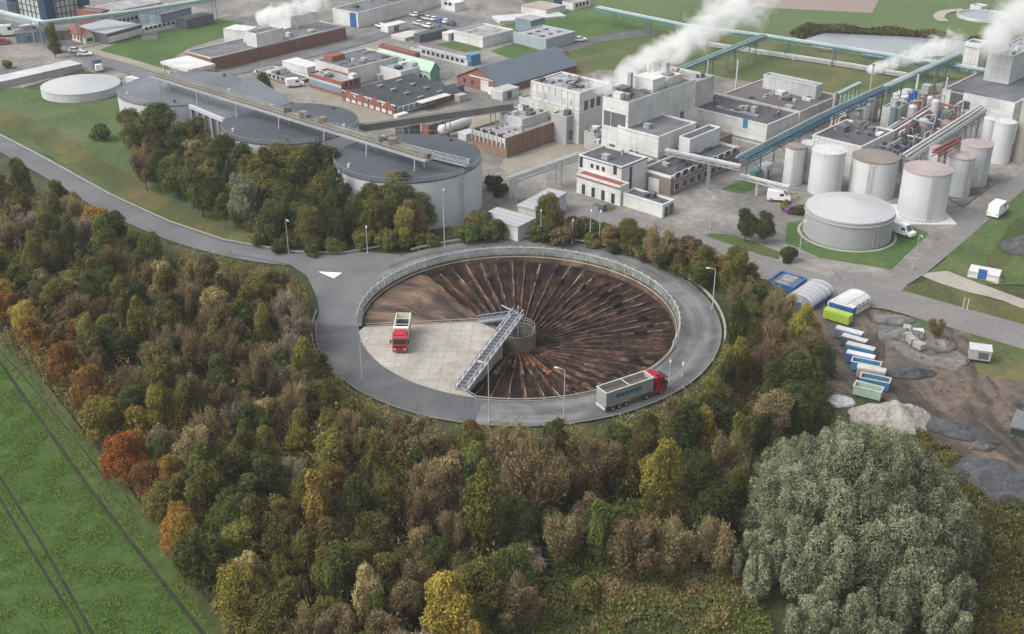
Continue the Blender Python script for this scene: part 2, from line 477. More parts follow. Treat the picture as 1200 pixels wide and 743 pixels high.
def sheet(name, px_pts, mat, ragged=0.0, world=False, z=None):
    LEVEL[0] += .006
    zz = LEVEL[0] if z is None else z
    pts = [Vector((p[0], p[1], 0)) if world else at(p[0], p[1]) for p in px_pts]
    out = []
    if ragged:
        n = len(pts)
        for i in range(n):
            a, b = pts[i], pts[(i + 1) % n]
            L = (b - a).length
            k = max(1, min(40, int(L / 3)))
            for j in range(k):
                p = a.lerp(b, j / k)
                d = Vector((-(b - a).y, (b - a).x, 0)).normalized()
                q = p + d * ragged * (mnoise.noise(Vector((p.x * .15, p.y * .15, 3))) * 2 + mnoise.noise(Vector((p.x * .6, p.y * .6, 9))))
                out.append(q)
    else: out = pts
    import bmesh
    bm = bmesh.new()
    vs = [bm.verts.new((p.x, p.y, zz)) for p in out]
    f = bm.faces.new(vs)
    f.normal_update()
    if f.normal.z < 0: f.normal_flip()
    bmesh.ops.triangulate(bm, faces=[f], ngon_method='EAR_CLIP')
    me = bpy.data.meshes.new(name); bm.to_mesh(me); bm.free()
    o = link_mesh(name, me, mat)
    return tag(o, kind='structure')


def ribbon(name, px_pts, w, mat, world=False, smooth=True, kind='structure'):
    """a strip of even width along a line of points"""
    LEVEL[0] += .006
    zz = LEVEL[0]
    P = [Vector((p[0], p[1], 0)) if world else at(p[0], p[1]) for p in px_pts]
    if smooth and len(P) > 2:
        Q = []
        for i in range(len(P) - 1):
            p0, p1, p2, p3 = P[max(0, i - 1)], P[i], P[i + 1], P[min(len(P) - 1, i + 2)]
            for k in range(6):
                t = k / 6
                Q.append(.5 * ((2 * p1) + (p2 - p0) * t + (2 * p0 - 5 * p1 + 4 * p2 - p3) * t * t + (3 * p1 - p0 - 3 * p2 + p3) * t ** 3))
        Q.append(P[-1]); P = Q
    mb = MB(); vs = []
    for i, p in enumerate(P):
        d = (P[min(i + 1, len(P) - 1)] - P[max(0, i - 1)]).normalized()
        n = Vector((-d.y, d.x, 0))
        ww = w if isinstance(w, (int, float)) else w[0] + (w[1] - w[0]) * i / (len(P) - 1)
        vs += [(p.x - n.x * ww / 2, p.y - n.y * ww / 2, zz), (p.x + n.x * ww / 2, p.y + n.y * ww / 2, zz)]
    mb.add(vs, [(2 * i, 2 * i + 2, 2 * i + 3, 2 * i + 1) for i in range(len(P) - 1)])
    o = mb.build(name, mat)
    return tag(o, kind=kind), P


# base ground: one sheet to the horizon with a round hole for the pit
mb = MB(); n = 128; vs = []
for k in range(n):
    a = 2 * pi * k / n
    vs.append((CX + R_IN * cos(a), CY + R_IN * sin(a), 0))
for k in range(n):
    a = 2 * pi * k / n
    vs.append((CX + 60 * cos(a), CY + 60 * sin(a), 0))
for k in range(n):
    a = 2 * pi * k / n
    vs.append((CX + 6000 * cos(a), CY + 6000 * sin(a), 0))
mb.add(vs, [(r * n + k, r * n + (k + 1) % n, (r + 1) * n + (k + 1) % n, (r + 1) * n + k) for r in (0, 1) for k in range(n)])
for i, f in enumerate(mb.f): mb.f[i] = tuple(reversed(f)) if False else f
tag(mb.build('ground', M['g_base']), kind='structure')

sheet('far_grassland', [(-900, 60), (-500, -110), (600, -135), (1800, -110), (2100, 60), (1215, 60), (980, 112), (812, 84), (700, 82), (600, 20), (-8, -6)], M['g_farfield'])
sheet('ploughed_field', [(868, -60), (1060, -60), (1022, 15), (896, 9), (840, 2)], M['g_plough'])
sheet('meadow', [(668, 62), (690, 45), (745, 24), (812, 30), (900, 46), (1010, 60), (1100, 78), (1150, 96), (1098, 112), (1035, 112), (985, 116), (890, 100), (812, 88), (668, 96)], M['g_meadow'], .5)
sheet('pond_bank', [(925, 40), (960, 28), (1060, 35), (1150, 46), (1215, 52), (1215, 78), (1130, 74), (960, 62)], M['g_bramble'], .8)
# water
m, nt, b = new_mat('pond_water')
b.inputs['Base Color'].default_value = (.21, .23, .25, 1); b.inputs['Roughness'].default_value = .25  # murky tone, with the sky's reflection put into the base colour
bump(nt, b, noise(nt, pos_node(nt), .8, 4), .05, .05)
M['water'] = m
sheet('pond_water', [(938, 47), (965, 39), (1000, 37), (1060, 42), (1110, 46), (1145, 50), (1140, 66), (1090, 66), (1000, 60), (955, 56)], M['water'], .4)
ribbon('service_path', [(760, 38), (794, 46), (900, 63), (1000, 78), (1075, 91)], 3.0, M['g_track'])
sheet('factory_yard', [(395, 262), (560, 268), (735, 268), (830, 296), (905, 328), (985, 358), (1060, 334), (1150, 255), (1215, 205), (1215, 90), (1130, 92), (1035, 108), (980, 112),
      (890, 98), (812, 84), (700, 82), (668, 96), (655, 62), (690, 50), (665, 30), (600, -6), (420, -20), (-60, -20), (-90, 105), (20, 105), (95, 82), (142, 92), (150, 130), (300, 200)], M['g_yard'])
sheet('gravel_yard', [(593, 186), (665, 160), (705, 160), (702, 172), (676, 184), (640, 199), (600, 206), (585, 196)], M['g_sand'], .4)
sheet('sandy_ground', [(350, 104), (400, 112), (470, 142), (600, 125), (640, 124), (600, 160), (555, 170), (480, 160), (420, 145)], M['g_sand'], .5)
sheet('lawn', [(108, 62), (165, 40), (250, 22), (288, 26), (262, 44), (222, 56), (195, 74), (206, 92)], M['g_lush'], .3)
sheet('lawn', [(510, 52), (536, 48), (566, 58), (545, 62)], M['g_lush'])
sheet('lawn', [(575, 60), (604, 50), (640, 62), (600, 70)], M['g_lush'])
sheet('lawn', [(578, 32), (640, 18), (716, 20), (812, 26), (770, 44), (700, 50), (650, 44)], M['g_lush'], .3)
sheet('dark_track', [(655, 56), (690, 44), (760, 33), (770, 40), (700, 50), (668, 62)], M['g_asphalt2'])
sheet('lawn', [(1012, 122), (1040, 104), (1096, 96), (1098, 110), (1060, 122), (1030, 128)], M['g_lush'])
sheet('parking_lot', [(505, 12), (560, 22), (548, 32), (520, 40), (480, 30)], M['g_asphalt'])
# bank of grass between the road and the silos
sheet('grass_bank', [(-90, 108), (20, 103), (95, 110), (142, 104), (160, 170), (240, 240), (300, 278), (345, 290), (300, 296), (250, 284), (190, 262), (130, 228), (60, 185), (0, 160), (-90, 120)], M['g_lawn'], .4)
sheet('rough_strip', [(-60, 118), (0, 128), (60, 148), (110, 180), (180, 222), (240, 252), (275, 275), (262, 285), (215, 268), (130, 222), (60, 178), (0, 150), (-60, 130)], M['g_bank'], .8)
# lawns round the tanks
sheet('lawn', [(922, 262), (945, 258), (1060, 262), (1088, 274), (1044, 316), (960, 302), (920, 284)], M['g_lush'])
sheet('lawn', [(826, 278), (832, 274), (860, 276), (915, 296), (912, 304), (870, 294)], M['g_meadow'])
sheet('lawn', [(845, 222), (868, 212), (902, 206), (905, 212), (868, 228)], M['g_lush'])
sheet('lawn', [(695, 240), (708, 238), (722, 243), (716, 249)], M['g_lush'])
sheet('verge', [(1086, 322), (1210, 213), (1300, 180), (1300, 330), (1215, 335), (1150, 334)], M['g_lawn'], .3)
sheet('worn_strip', [(1150, 312), (1180, 268), (1215, 240), (1215, 256), (1195, 290), (1170, 322)], M['g_bank'], .6)
sheet('verge', [(1052, 338), (1090, 328), (1200, 362), (1300, 390), (1300, 420), (1210, 391), (1115, 366), (1062, 352), (1050, 346)], M['g_bank'], .3)
sheet('pale_path', [(1075, 322), (1110, 318), (1140, 330), (1215, 358), (1300, 380), (1300, 388), (1215, 366), (1100, 332)], M['g_track'], .3)
# construction yard
sheet('mud_yard', [(930, 352), (985, 354), (1050, 368), (1110, 384), (1215, 412), (1330, 440), (1330, 640), (1200, 600), (1150, 560), (1080, 505), (1000, 500), (955, 470), (940, 400)], M['g_mud'], .5)
sheet('weedy_patch', [(1136, 392), (1215, 414), (1330, 440), (1330, 500), (1200, 448), (1142, 440)], M['g_meadow'], .6)
sheet('weedy_patch', [(1066, 372), (1105, 380), (1100, 396), (1072, 388)], M['g_lawn'], .6)
sheet('rubble_patch', [(1024, 366), (1060, 370), (1100, 396), (1130, 420), (1120, 436), (1060, 420), (1030, 398)], M['g_rubble'], .8)
sheet('weedy_patch', [(960, 470), (1000, 462), (1060, 476), (1040, 492), (990, 500)], M['g_base'], .6)
sheet('bramble_slope', [(1060, 500), (1100, 520), (1150, 560), (1215, 600), (1330, 660), (1330, 900), (860, 900), (1000, 600)], M['g_bramble'], .8)
# service roads
sheet('service_road', [(975, 318), (1010, 322), (1035, 325), (1050, 327), (1085, 296), (1210, 190), (1300, 120), (1300, 160), (1215, 210), (1120, 292), (1084, 322), (1064, 334), (1056, 342), (1058, 350), (1075, 357), (1040, 352), (1000, 342)], M['g_road2'])
ribbon('service_road', [(560, 262), (650, 250), (735, 262), (830, 292), (905, 318), (985, 343), (1045, 352), (1110, 370), (1215, 400), (1330, 432)], 9.5, M['g_road2'])
ribbon('service_road', [(-30, 22), (20, 32), (75, 55), (130, 75), (190, 92), (240, 92), (330, 72), (420, 50), (470, 34), (540, 24)], 6.5, M['g_asphalt'])
ribbon('pale_path', [(100, 58), (150, 72), (196, 86)], 4.0, M['g_sand'])
ribbon('pale_path', [(92, 56), (170, 40), (270, 18)], 3.0, M['g_sand'])
# approach road to the roundabout
road, road_pts = ribbon('approach_road', [(-140, 118), (-60, 143), (0, 168), (60, 200), (130, 240), (200, 272), (262, 291), (330, 303), (400, 305)], 6.6, M['g_asphalt'])
# crop field and its margins
sheet('crop_field', [(-400, 300), (0, 392), (120, 545), (262, 743), (350, 900), (-600, 900)], M['g_crop'])
sheet('field_margin', [(0, 378), (0, 405), (60, 478), (120, 548), (190, 640), (252, 743), (330, 880), (350, 870), (262, 732), (200, 640), (130, 540), (40, 425)], M['g_grassstrip'], .5)
FIELD_TRACKS = ([(0, 425), (38, 480), (110, 580), (160, 645), (216, 716), (240, 746), (330, 870)], [(-30, 380), (0, 412), (30, 445), (90, 518), (130, 570)],
          [(-40, 510), (0, 560), (50, 640), (108, 743), (170, 870)], [(-40, 530), (0, 586), (40, 652), (88, 730), (150, 870)])
for tr, tw in zip(FIELD_TRACKS, (.55, .25, .4, .4)):
    ribbon('wheel_track', tr, tw, M['g_wheel'], smooth=False)

# ---------------- roundabout road
NR = 160


def ring(name, r0, r1, z, mat, a0=0, a1=2 * pi, nn=NR, parent=None):
    mb = MB().lathe([(r0, z), (r1, z)], CX, CY, nn, a0, a1)
    mb.f = [tuple(reversed(f)) for f in mb.f]
    return mb.build(name, mat, parent)


Z_ROAD = LEVEL[0] + .05
tag(ring('roundabout_road', R_IN, R_OUT, Z_ROAD, M['g_ring']), kind='structure')
tag(ring('roundabout_kerb', R_OUT, R_OUT + .28, Z_ROAD + .04, M['concrete_dk']), kind='structure')
sheet('junction_road', [(250, 288), (300, 290), (345, 299), (430, 297), (470, 300), (440, 330), (428, 352), (424, 384), (376, 382), (372, 352), (360, 325), (340, 312), (300, 304), (255, 297)], M['g_asphalt'], z=Z_ROAD + .012)
tag(ring('road_patch', R_IN + .02, R_OUT - .02, Z_ROAD + .004, M['g_asphalt2'], radians(183), radians(259), 40), kind='structure')
sheet('road_marking', [(373, 320), (401, 321.5), (391, 328)], M['paintline'], z=Z_ROAD + .03)

# ---------------- concrete tipping apron (a sector of the pit, level with the road)
A0 = at(427, 385); A1 = at(560, 378.5); A2 = at(589, 392); A3 = at(541, 459); A4 = at(557, 469)
pts = [(A0.x, A0.y), (A1.x, A1.y), (A2.x, A2.y), (A3.x, A3.y)]
a_s = atan2(A4.y - CY, A4.x - CX); a_e = atan2(A0.y - CY, A0.x - CX)
if a_e > a_s: a_e -= 2 * pi
for k in range(25):
    a = a_s + (a_e - a_s) * k / 24
    pts.append((CX + (R_IN + .0) * cos(a), CY + (R_IN + .0) * sin(a)))
pts.pop()  # last equals first
nP = len(pts)
mb = MB()
zt = Z_ROAD + .012
mb.add([(x, y, zt) for x, y in pts] + [(x, y, -5.6) for x, y in pts], [tuple(range(nP))] + [(k, (k + 1) % nP, nP + (k + 1) % nP, nP + k) for k in range(nP)])
tag(mb.build('tipping_apron', M['g_apron']), kind='structure')

# ---------------- beet pit: wall, cone floor, radial ridges, hub
m, nt, b = new_mat('pit_mud')
v = pos_node(nt)
# coordinates around the hub: (angle, radius)
sep = nt.nodes.new('ShaderNodeSeparateXYZ'); nt.links.new(v, sep.inputs[0])
dx = mathn(nt, 'SUBTRACT', sep.outputs[0], CX); dy = mathn(nt, 'SUBTRACT', sep.outputs[1], CY)
ang = mathn(nt, 'ARCTAN2', dy, dx)
rad = mathn(nt, 'SQRT', mathn(nt, 'ADD', mathn(nt, 'MULTIPLY', dx, dx), mathn(nt, 'MULTIPLY', dy, dy)))
cb = nt.nodes.new('ShaderNodeCombineXYZ')
nt.links.new(mathn(nt, 'MULTIPLY', ang, 14), cb.inputs[0]); nt.links.new(mathn(nt, 'MULTIPLY', rad, .16), cb.inputs[1])
n1 = noise(nt, cb.outputs[0], 1.6, 8, .7, 1.2)
n2 = noise(nt, v, .22, 6, .6, .5)
t = mathn(nt, 'ADD', mathn(nt, 'MULTIPLY', n1, .6), mathn(nt, 'MULTIPLY', n2, .4))
col = ramp(nt, t, [(.36, (.006, .005, .005)), (.48, (.016, .010, .008)), (.56, (.045, .025, .017)), (.66, (.10, .058, .038)), (.8, (.24, .15, .10))])
nt.links.new(col, b.inputs['Base Color']); b.inputs['Roughness'].default_value = .9; b.inputs['Specular IOR Level'].default_value = .12
bump(nt, b, noise(nt, v, 1.6, 8, .7), .8, .3)
M['pitmud'] = m
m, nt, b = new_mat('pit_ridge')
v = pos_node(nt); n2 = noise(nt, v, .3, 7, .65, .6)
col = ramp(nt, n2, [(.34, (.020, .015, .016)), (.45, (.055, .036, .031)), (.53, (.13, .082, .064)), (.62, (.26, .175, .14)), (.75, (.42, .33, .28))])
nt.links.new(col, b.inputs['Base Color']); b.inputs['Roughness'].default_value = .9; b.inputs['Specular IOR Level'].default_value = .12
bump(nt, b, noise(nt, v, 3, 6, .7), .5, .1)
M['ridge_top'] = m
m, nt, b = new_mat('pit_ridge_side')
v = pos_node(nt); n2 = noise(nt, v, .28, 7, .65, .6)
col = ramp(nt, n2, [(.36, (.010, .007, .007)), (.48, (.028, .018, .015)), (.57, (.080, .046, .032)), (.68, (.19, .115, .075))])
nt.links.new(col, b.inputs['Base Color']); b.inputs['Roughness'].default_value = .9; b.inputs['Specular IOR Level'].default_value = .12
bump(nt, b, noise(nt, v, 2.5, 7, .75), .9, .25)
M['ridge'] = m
m, nt, b = new_mat('pit_ridge_rusty')
v = pos_node(nt); n2 = noise(nt, v, .5, 7, .65, .6)
col = ramp(nt, n2, [(.36, (.04, .022, .015)), (.5, (.15, .070, .034)), (.7, (.34, .19, .11))])
nt.links.new(col, b.inputs['Base Color']); b.inputs['Roughness'].default_value = .9; b.inputs['Specular IOR Level'].default_value = .12
M['ridge_rust'] = m
M['pile0'] = ground_mat('washed_mud', [(.34, (.022, .015, .014)), (.44, (.065, .038, .028)), (.52, (.13, .078, .050)), (.60, (.20, .125, .075)), (.7, (.30, .19, .105))], .16, 1.4, .5, .9, .7, streak=(-25, .45), dist=2.2)
M['ochre'] = ground_mat('ochre_silt', [(.35, (.16, .085, .035)), (.65, (.34, .20, .085))], .5, 2.5, .5, .5, .7)

m, nt, b = new_mat('washed_silt_streaks')
v = pos_node(nt); sep = nt.nodes.new('ShaderNodeSeparateXYZ'); nt.links.new(v, sep.inputs[0])
_dx = mathn(nt, 'SUBTRACT', sep.outputs[0], CX); _dy = mathn(nt, 'SUBTRACT', sep.outputs[1], CY)
_r = mathn(nt, 'SQRT', mathn(nt, 'ADD', mathn(nt, 'MULTIPLY', _dx, _dx), mathn(nt, 'MULTIPLY', _dy, _dy)))
cb = nt.nodes.new('ShaderNodeCombineXYZ'); nt.links.new(mathn(nt, 'MULTIPLY', mathn(nt, 'ARCTAN2', _dy, _dx), 9), cb.inputs[0]); nt.links.new(mathn(nt, 'MULTIPLY', _r, .13), cb.inputs[1])
_n = noise(nt, cb.outputs[0], .7, 9, .66, 1.0); _n2 = noise(nt, v, .12, 5, .6, 1)
col = ramp(nt, mathn(nt, 'ADD', mathn(nt, 'MULTIPLY', _n, .65), mathn(nt, 'MULTIPLY', _n2, .35)), [(.37, (.018, .013, .013)), (.46, (.060, .036, .028)), (.53, (.13, .078, .052)), (.60, (.22, .135, .080)), (.70, (.34, .22, .12))])
nt.links.new(col, b.inputs['Base Color']); b.inputs['Roughness'].default_value = .7
bump(nt, b, noise(nt, v, 1.5, 9, .75), 1.0, .35)
M['pile'] = m
M['pitwall'] = ground_mat('stained_pit_wall', [(.35, (.06, .040, .030)), (.5, (.13, .085, .058)), (.68, (.25, .17, .11))], .3, 1.5, .5, .4)
pit = empty('beet_pit', (CX, CY, 0), 0, 'sunken round beet pit with dark radial ridges inside the roundabout', 'storage pit')


def loc(mb):
    mb.v = [(x - CX, y - CY, z) for x, y, z in mb.v]
    return mb


mb = MB().lathe([(R_IN, Z_ROAD), (R_IN - .02, -.2), (R_IN - .35, -.22), (R_IN - .36, -2.6)], CX, CY, 128)
loc(mb).build('wall', M['pitwall'], pit)
# cone floor, uneven
mb = MB(); nr_, na = 40, 260; vs = []


def floor_z(r, a, s=1.0):
    t = (r - 3) / 25.3
    z = -5.6 + 4.4 * max(0, t) ** .95
    z += .28 * mnoise.noise(Vector((r * .45, a * 7, 1))) * s + .12 * mnoise.noise(Vector((r * 1.3, a * 25, 5))) * s
    return z


for j in range(nr_ + 1):
    r = 2.9 + (R_IN - .34 - 2.9) * j / nr_
    for k in range(na):
        a = 2 * pi * k / na
        vs.append((r * cos(a), r * sin(a), floor_z(r, a)))
mb.add(vs, [(j * na + k, j * na + (k + 1) % na, (j + 1) * na + (k + 1) % na, (j + 1) * na + k) for j in range(nr_) for k in range(na)])
mb.f = [tuple(reversed(f)) for f in mb.f]
mb.build('floor', M['pitmud'], pit, smooth=True)

NRIDGE = 56
for i in range(NRIDGE):
    adeg = -113 + i * 360 / NRIDGE
    if adeg > 133: break
    a = radians(adeg + rng.uniform(-.5, .5))
    mb = MB(); segs = 16; prof = []
    r0, r1 = 3.4, R_IN - .5 - rng.uniform(0, 2.2) * (rng.random() < .6)
    for s in range(segs + 1):
        r = r0 + (r1 - r0) * s / segs
        t = s / segs
        zb = -5.6 + 4.4 * ((r - 3) / 25.3) ** .95 - .15
        h = (.75 - .25 * t) * (1 + .2 * mnoise.noise(Vector((r * .6, i * 3.1, 2))))
        w = (.16 + .74 * t) * (1 + .3 * mnoise.noise(Vector((r * .4, i * 5.7, 7))))
        off = .18 * mnoise.noise(Vector((r * .25, i * 1.9, 11)))
        for (q, zz) in ((-w, zb - .2), (-w * .15, zb + h), (w * .15, zb + h), (w, zb - .2)):
            prof.append((r * cos(a) - (q + off) * sin(a), r * sin(a) + (q + off) * cos(a), zz))
    mb.add(prof, [(s * 4 + q, s * 4 + q + 1, s * 4 + q + 5, s * 4 + q + 4) for s in range(segs) for q in range(3)] + [(0, 1, 2, 3), tuple(segs * 4 + q for q in (3, 2, 1, 0))])
    # rusty inner segment facing the road on the near side
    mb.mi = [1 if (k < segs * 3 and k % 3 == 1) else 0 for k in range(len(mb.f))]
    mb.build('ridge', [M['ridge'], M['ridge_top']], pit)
    if -108 < adeg < -62:
        mb2 = MB(); prof = []
        for s in range(7):
            r = 3.6 + (8.0, 11.5, 6.5)[i % 3] * s / 6
            zb = -5.6 + 4.4 * ((r - 3) / 25.3) ** .95 - .15
            h = .93 - .2 * (r / 28); w = .26 + .36 * (r / 28)
            for (q, zz) in ((-w, zb), (-w * .5, zb + h), (w * .5, zb + h), (w, zb)):
                prof.append((r * cos(a) - q * sin(a), r * sin(a) + q * cos(a), zz))
        mb2.add(prof, [(s * 4 + q, s * 4 + q + 1, s * 4 + q + 5, s * 4 + q + 4) for s in range(6) for q in range(3)])
        mb2.build('ridge', M['ridge_rust'], pit)
    # short blocks left on the ridges near the rim
    if rng.random() < .75 and -70 < adeg < 110:
        rr = rng.uniform(20.5, 26); mb3 = MB()
        Mx = Matrix.Translation((rr * cos(a), rr * sin(a), floor_z(rr, a) + .75)) @ Matrix.Rotation(a + rng.uniform(-.1, .1), 4, 'Z') @ Matrix.Rotation(-.15, 4, 'Y')
        mb3.box(-rng.uniform(.7, 1.6), rng.uniform(.7, 1.4), -.42, .42, -.5, .14, M=Mx, taper=.8)
        mb3.build('ridge_block', M['ridge'], pit)
# washed mud slope on the west side
mb = MB(); vs = []; nr_, na = 44, 70
for j in range(nr_ + 1):
    r = 3.6 + (R_IN - .5 - 3.6) * j / nr_
    for k in range(na + 1):
        t = k / na
        a = radians(128 + (188 - 128) * t)
        edge = min(1, min(t, 1.15 - t) * 8)
        z = floor_z(r, a) - .35 + 1.9 * max(0, edge) * (.55 + .35 * (r / 28)) + 1.1 * mnoise.noise(Vector((r * .16, a * 4.2, 4))) * edge
        z += .55 * abs(mnoise.noise(Vector((r * .12 + a * 2.5, a * 6 - r * .2, 8)))) * edge
        z = min(z, -.55)
        vs.append((r * cos(a), r * sin(a), z))
mb.add(vs, [(j * (na + 1) + k, (j + 1) * (na + 1) + k, (j + 1) * (na + 1) + k + 1, j * (na + 1) + k + 1) for j in range(nr_) for k in range(na)])
mb.build('mud_slope', M['pile'], pit, smooth=True)
# ochre silt drift along the apron wall
mb = MB(); vs = []; nx, ny = 40, 8
for i in range(nx + 1):
    t = i / nx
    p = Vector((A0.x, A0.y, 0)).lerp(Vector((A2.x, A2.y + .6, 0)), t) if t > .86 else Vector((A0.x, A0.y, 0)).lerp(Vector((A1.x, A1.y, 0)), min(1, t / .86))
    for j in range(ny + 1):
        s = j / ny
        r_here = hypot(p.x - CX, p.y - CY)
        z = -.12 - .5 * (1 - r_here / 28) - s ** 1.5 * 2.6 + .25 * mnoise.noise(Vector((t * 9, s * 2, 1)))
        vs.append((p.x - CX, p.y + .02 + s * (3.4 + .9 * mnoise.noise(Vector((t * 6, 3, 3)))) - CY, z))
mb.add(vs, [(i * (ny + 1) + j, (i + 1) * (ny + 1) + j, (i + 1) * (ny + 1) + j + 1, i * (ny + 1) + j + 1) for i in range(nx) for j in range(ny)])
mb.build('silt_drift', M['ochre'], pit, smooth=True)
# hub
mb = MB().lathe([(3.3, -6), (3.25, -2.1), (3.0, -2.0), (2.75, -2.05), (2.7, -5)], 0, 0, 48)
mb.build('hub', paint('hub_concrete', (.17, .145, .115), .9, .25, .9, dirt=.6), pit)
mb = MB().cyl(0, 0, -6, -4.2, 2.75, 32)
mb.build('hub_floor', M['pitmud'], pit)
mb = MB()
for k in range(20):
    a = 2 * pi * k / 20
    mb.rod((3.1 * cos(a), 3.1 * sin(a), -2.1), (3.1 * cos(a), 3.1 * sin(a), -1.0), .035, 5)
    a2 = 2 * pi * (k + 1) / 20
    for zz in (-1.0, -1.5): mb.rod((3.1 * cos(a), 3.1 * sin(a), zz), (3.1 * cos(a2), 3.1 * sin(a2), zz), .035, 5)
mb.build('hub_railing', M['steel'], pit)
mb = MB().rod((0, 0, -5), (0, 0, 2.6), .12, 8).rod((0, 0, 2.2), (.5, .1, 2.5), .06).box(-.15, .15, -.15, .15, 2.4, 2.8)
mb.build('hub_mast', M['steel'], pit)

# bridge from the road side of the apron to the hub
hb = Vector((CX, CY, -1.6))
be = at(541, 456, .6)


def truss(name, p, q, w, h, parent, mat, n=14, deck=None):
    p, q = Vector(p), Vector(q); d = (q - p); L = d.length; d.normalize()
    s = d.cross(Vector((0, 0, 1))).normalized() * (w / 2); u = Vector((0, 0, h))
    mb = MB()
    for sg in (-1, 1):
        mb.beam(p + s * sg, q + s * sg, .24, .3); mb.beam(p + s * sg + u, q + s * sg + u, .15, .15)
        for k in range(n + 1):
            a = p + d * (L * k / n)
            mb.beam(a + s * sg, a + s * sg + u, .08, .08)
            if k < n:
                c = p + d * (L * (k + 1) / n)
                mb.beam(a + s * sg + (u if k % 2 else u * 0), c + s * sg + (u * 0 if k % 2 else u), .07, .07)
    for k in range(n + 1):
        a = p + d * (L * k / n)
        mb.beam(a - s, a + s, .12, .12)
    o = mb.build(name, mat, parent)
    if deck is not None:
        mb = MB().beam(p, q, w * .8, .06); mb.build('deck', deck, parent)
    return o


br = empty('service_bridge', (0, 0, 0), 0, 'long grey steel truss bridge slanting from the apron edge to the pit hub', 'bridge')
truss('truss', be, Vector((CX, CY + .3, 1.0)), 2.0, 1.1, br, M['steel'], 22, M['steeldk'])
MB().beam(at(541, 456, .3) + Vector((-.9, .2, 0)), at(541, 456, .3) + Vector((.9, -.2, 0)), .4, .6).build('end_block', M['concrete'], br)
mb = MB()
for sg in (-1, 1): mb.rod((CX + sg * 1.6, CY + .3, -4.3), (CX, CY + .3, 1.1), .12, 6)
mb.rod((CX - 1.0, CY + .3, -1.5), (CX + 1.0, CY + .3, -1.5), .1, 6)
mb.build('trestle', M['steel'], br)
cw = empty('catwalk', (0, 0, 0), 0, 'flat bluish steel catwalk from the apron corner across to the hub', 'catwalk')
truss('truss', at(561, 377, .35), Vector((CX, CY + .8, .35)), 1.3, .9, cw, paint('bluish_steel', (.26, .31, .38), .5, .15, metal=.2), 8, M['steel'])
mb = MB().rod(at(563, 378, .1), (CX - 2.2, CY - 1.5, -1.8), .13, 6).rod(at(566, 378, .1), (CX - 1.2, CY - 1, -2.2), .13, 6).rod((CX - 3.0, CY + 3.5, 1.2), (CX + .3, CY + .5, .9), .14, 6)
mb.build('brace', MATS['bluish_steel'], cw)

# ---------------- railings and barriers
def barrier(name, label, pts, h, mat, posts_every=2.6, cat='guard rail', rails=(1.0,), rw=.12, rh=.3, pw=.1, group=None):
    t = empty(name, (0, 0, 0), 0, label, cat, group)
    mb = MB()
    for f in rails:
        for a, b_ in zip(pts[:-1], pts[1:]):
            mb.beam((a[0], a[1], h * f - rh / 2 + (a[2] if len(a) > 2 else 0)), (b_[0], b_[1], h * f - rh / 2 + (b_[2] if len(b_) > 2 else 0)), rw, rh)
    mb.build('rail', mat, t)
    me = None; acc = 0
    for a, b_ in zip(pts[:-1], pts[1:]):
        L = hypot(b_[0] - a[0], b_[1] - a[1]); d = 0
        while acc + (L - d) >= posts_every:
            d += posts_every - acc; acc = 0
            x, y = a[0] + (b_[0] - a[0]) * d / L, a[1] + (b_[1] - a[1]) * d / L
            if me is None:
                o = MB().box(-pw / 2, pw / 2, -pw / 2, pw / 2, -.2, h).build('post', mat, t); me = o.data
            else: o = link_mesh('post', me, mat, t)
            o.location = (x, y, 0)
        acc += L - d
    return t


def arc(r, d0, d1, n=60):
    return [(CX + r * cos(radians(d0 + (d1 - d0) * k / n)), CY + r * sin(radians(d0 + (d1 - d0) * k / n))) for k in range(n + 1)]


barrier('guard_rail', 'weathered steel guard rail round the outer edge of the roundabout, factory side', arc(R_OUT + .9, -14, 126, 90), .95, M['rail'], rw=.3, rh=.34)
barrier('guard_rail', 'low guard rail on the outer bend beside the wood, below the junction', arc(R_OUT + .8, 176, 218, 40), .85, M['rail'], rw=.15)
barrier('guard_rail', 'long guard rail on the silo side of the approach road', [at(x, y).to_2d() for x, y in ((0, 160), (60, 192), (130, 231), (200, 263), (262, 284), (300, 291), (345, 298), (400, 300), (440, 293), (472, 289))], .85, M['rail'], rw=.15)
barrier('pit_barrier', 'low pale barrier along the near rim of the beet pit', arc(R_IN + .35, -104, -22, 60), .9, M['rail'], 2.2, cat='barrier', rw=.12, rh=.14, rails=(1, .55))
barrier('apron_railing', 'thin railing along the straight back edge of the concrete apron', [(A0.x + .3, A0.y + .05), (A1.x, A1.y - .1)], 1.0, M['rail'], 2.5, cat='railing', rw=.08, rh=.08, rails=(1, .55), pw=.07)
barrier('apron_railing', 'short railing at the apron tip beside the bridge foot', [(A3.x, A3.y), (A4.x, A4.y)], 1.0, M['rail'], 1.2, cat='railing', rw=.08, rh=.08, rails=(1, .55), pw=.07)

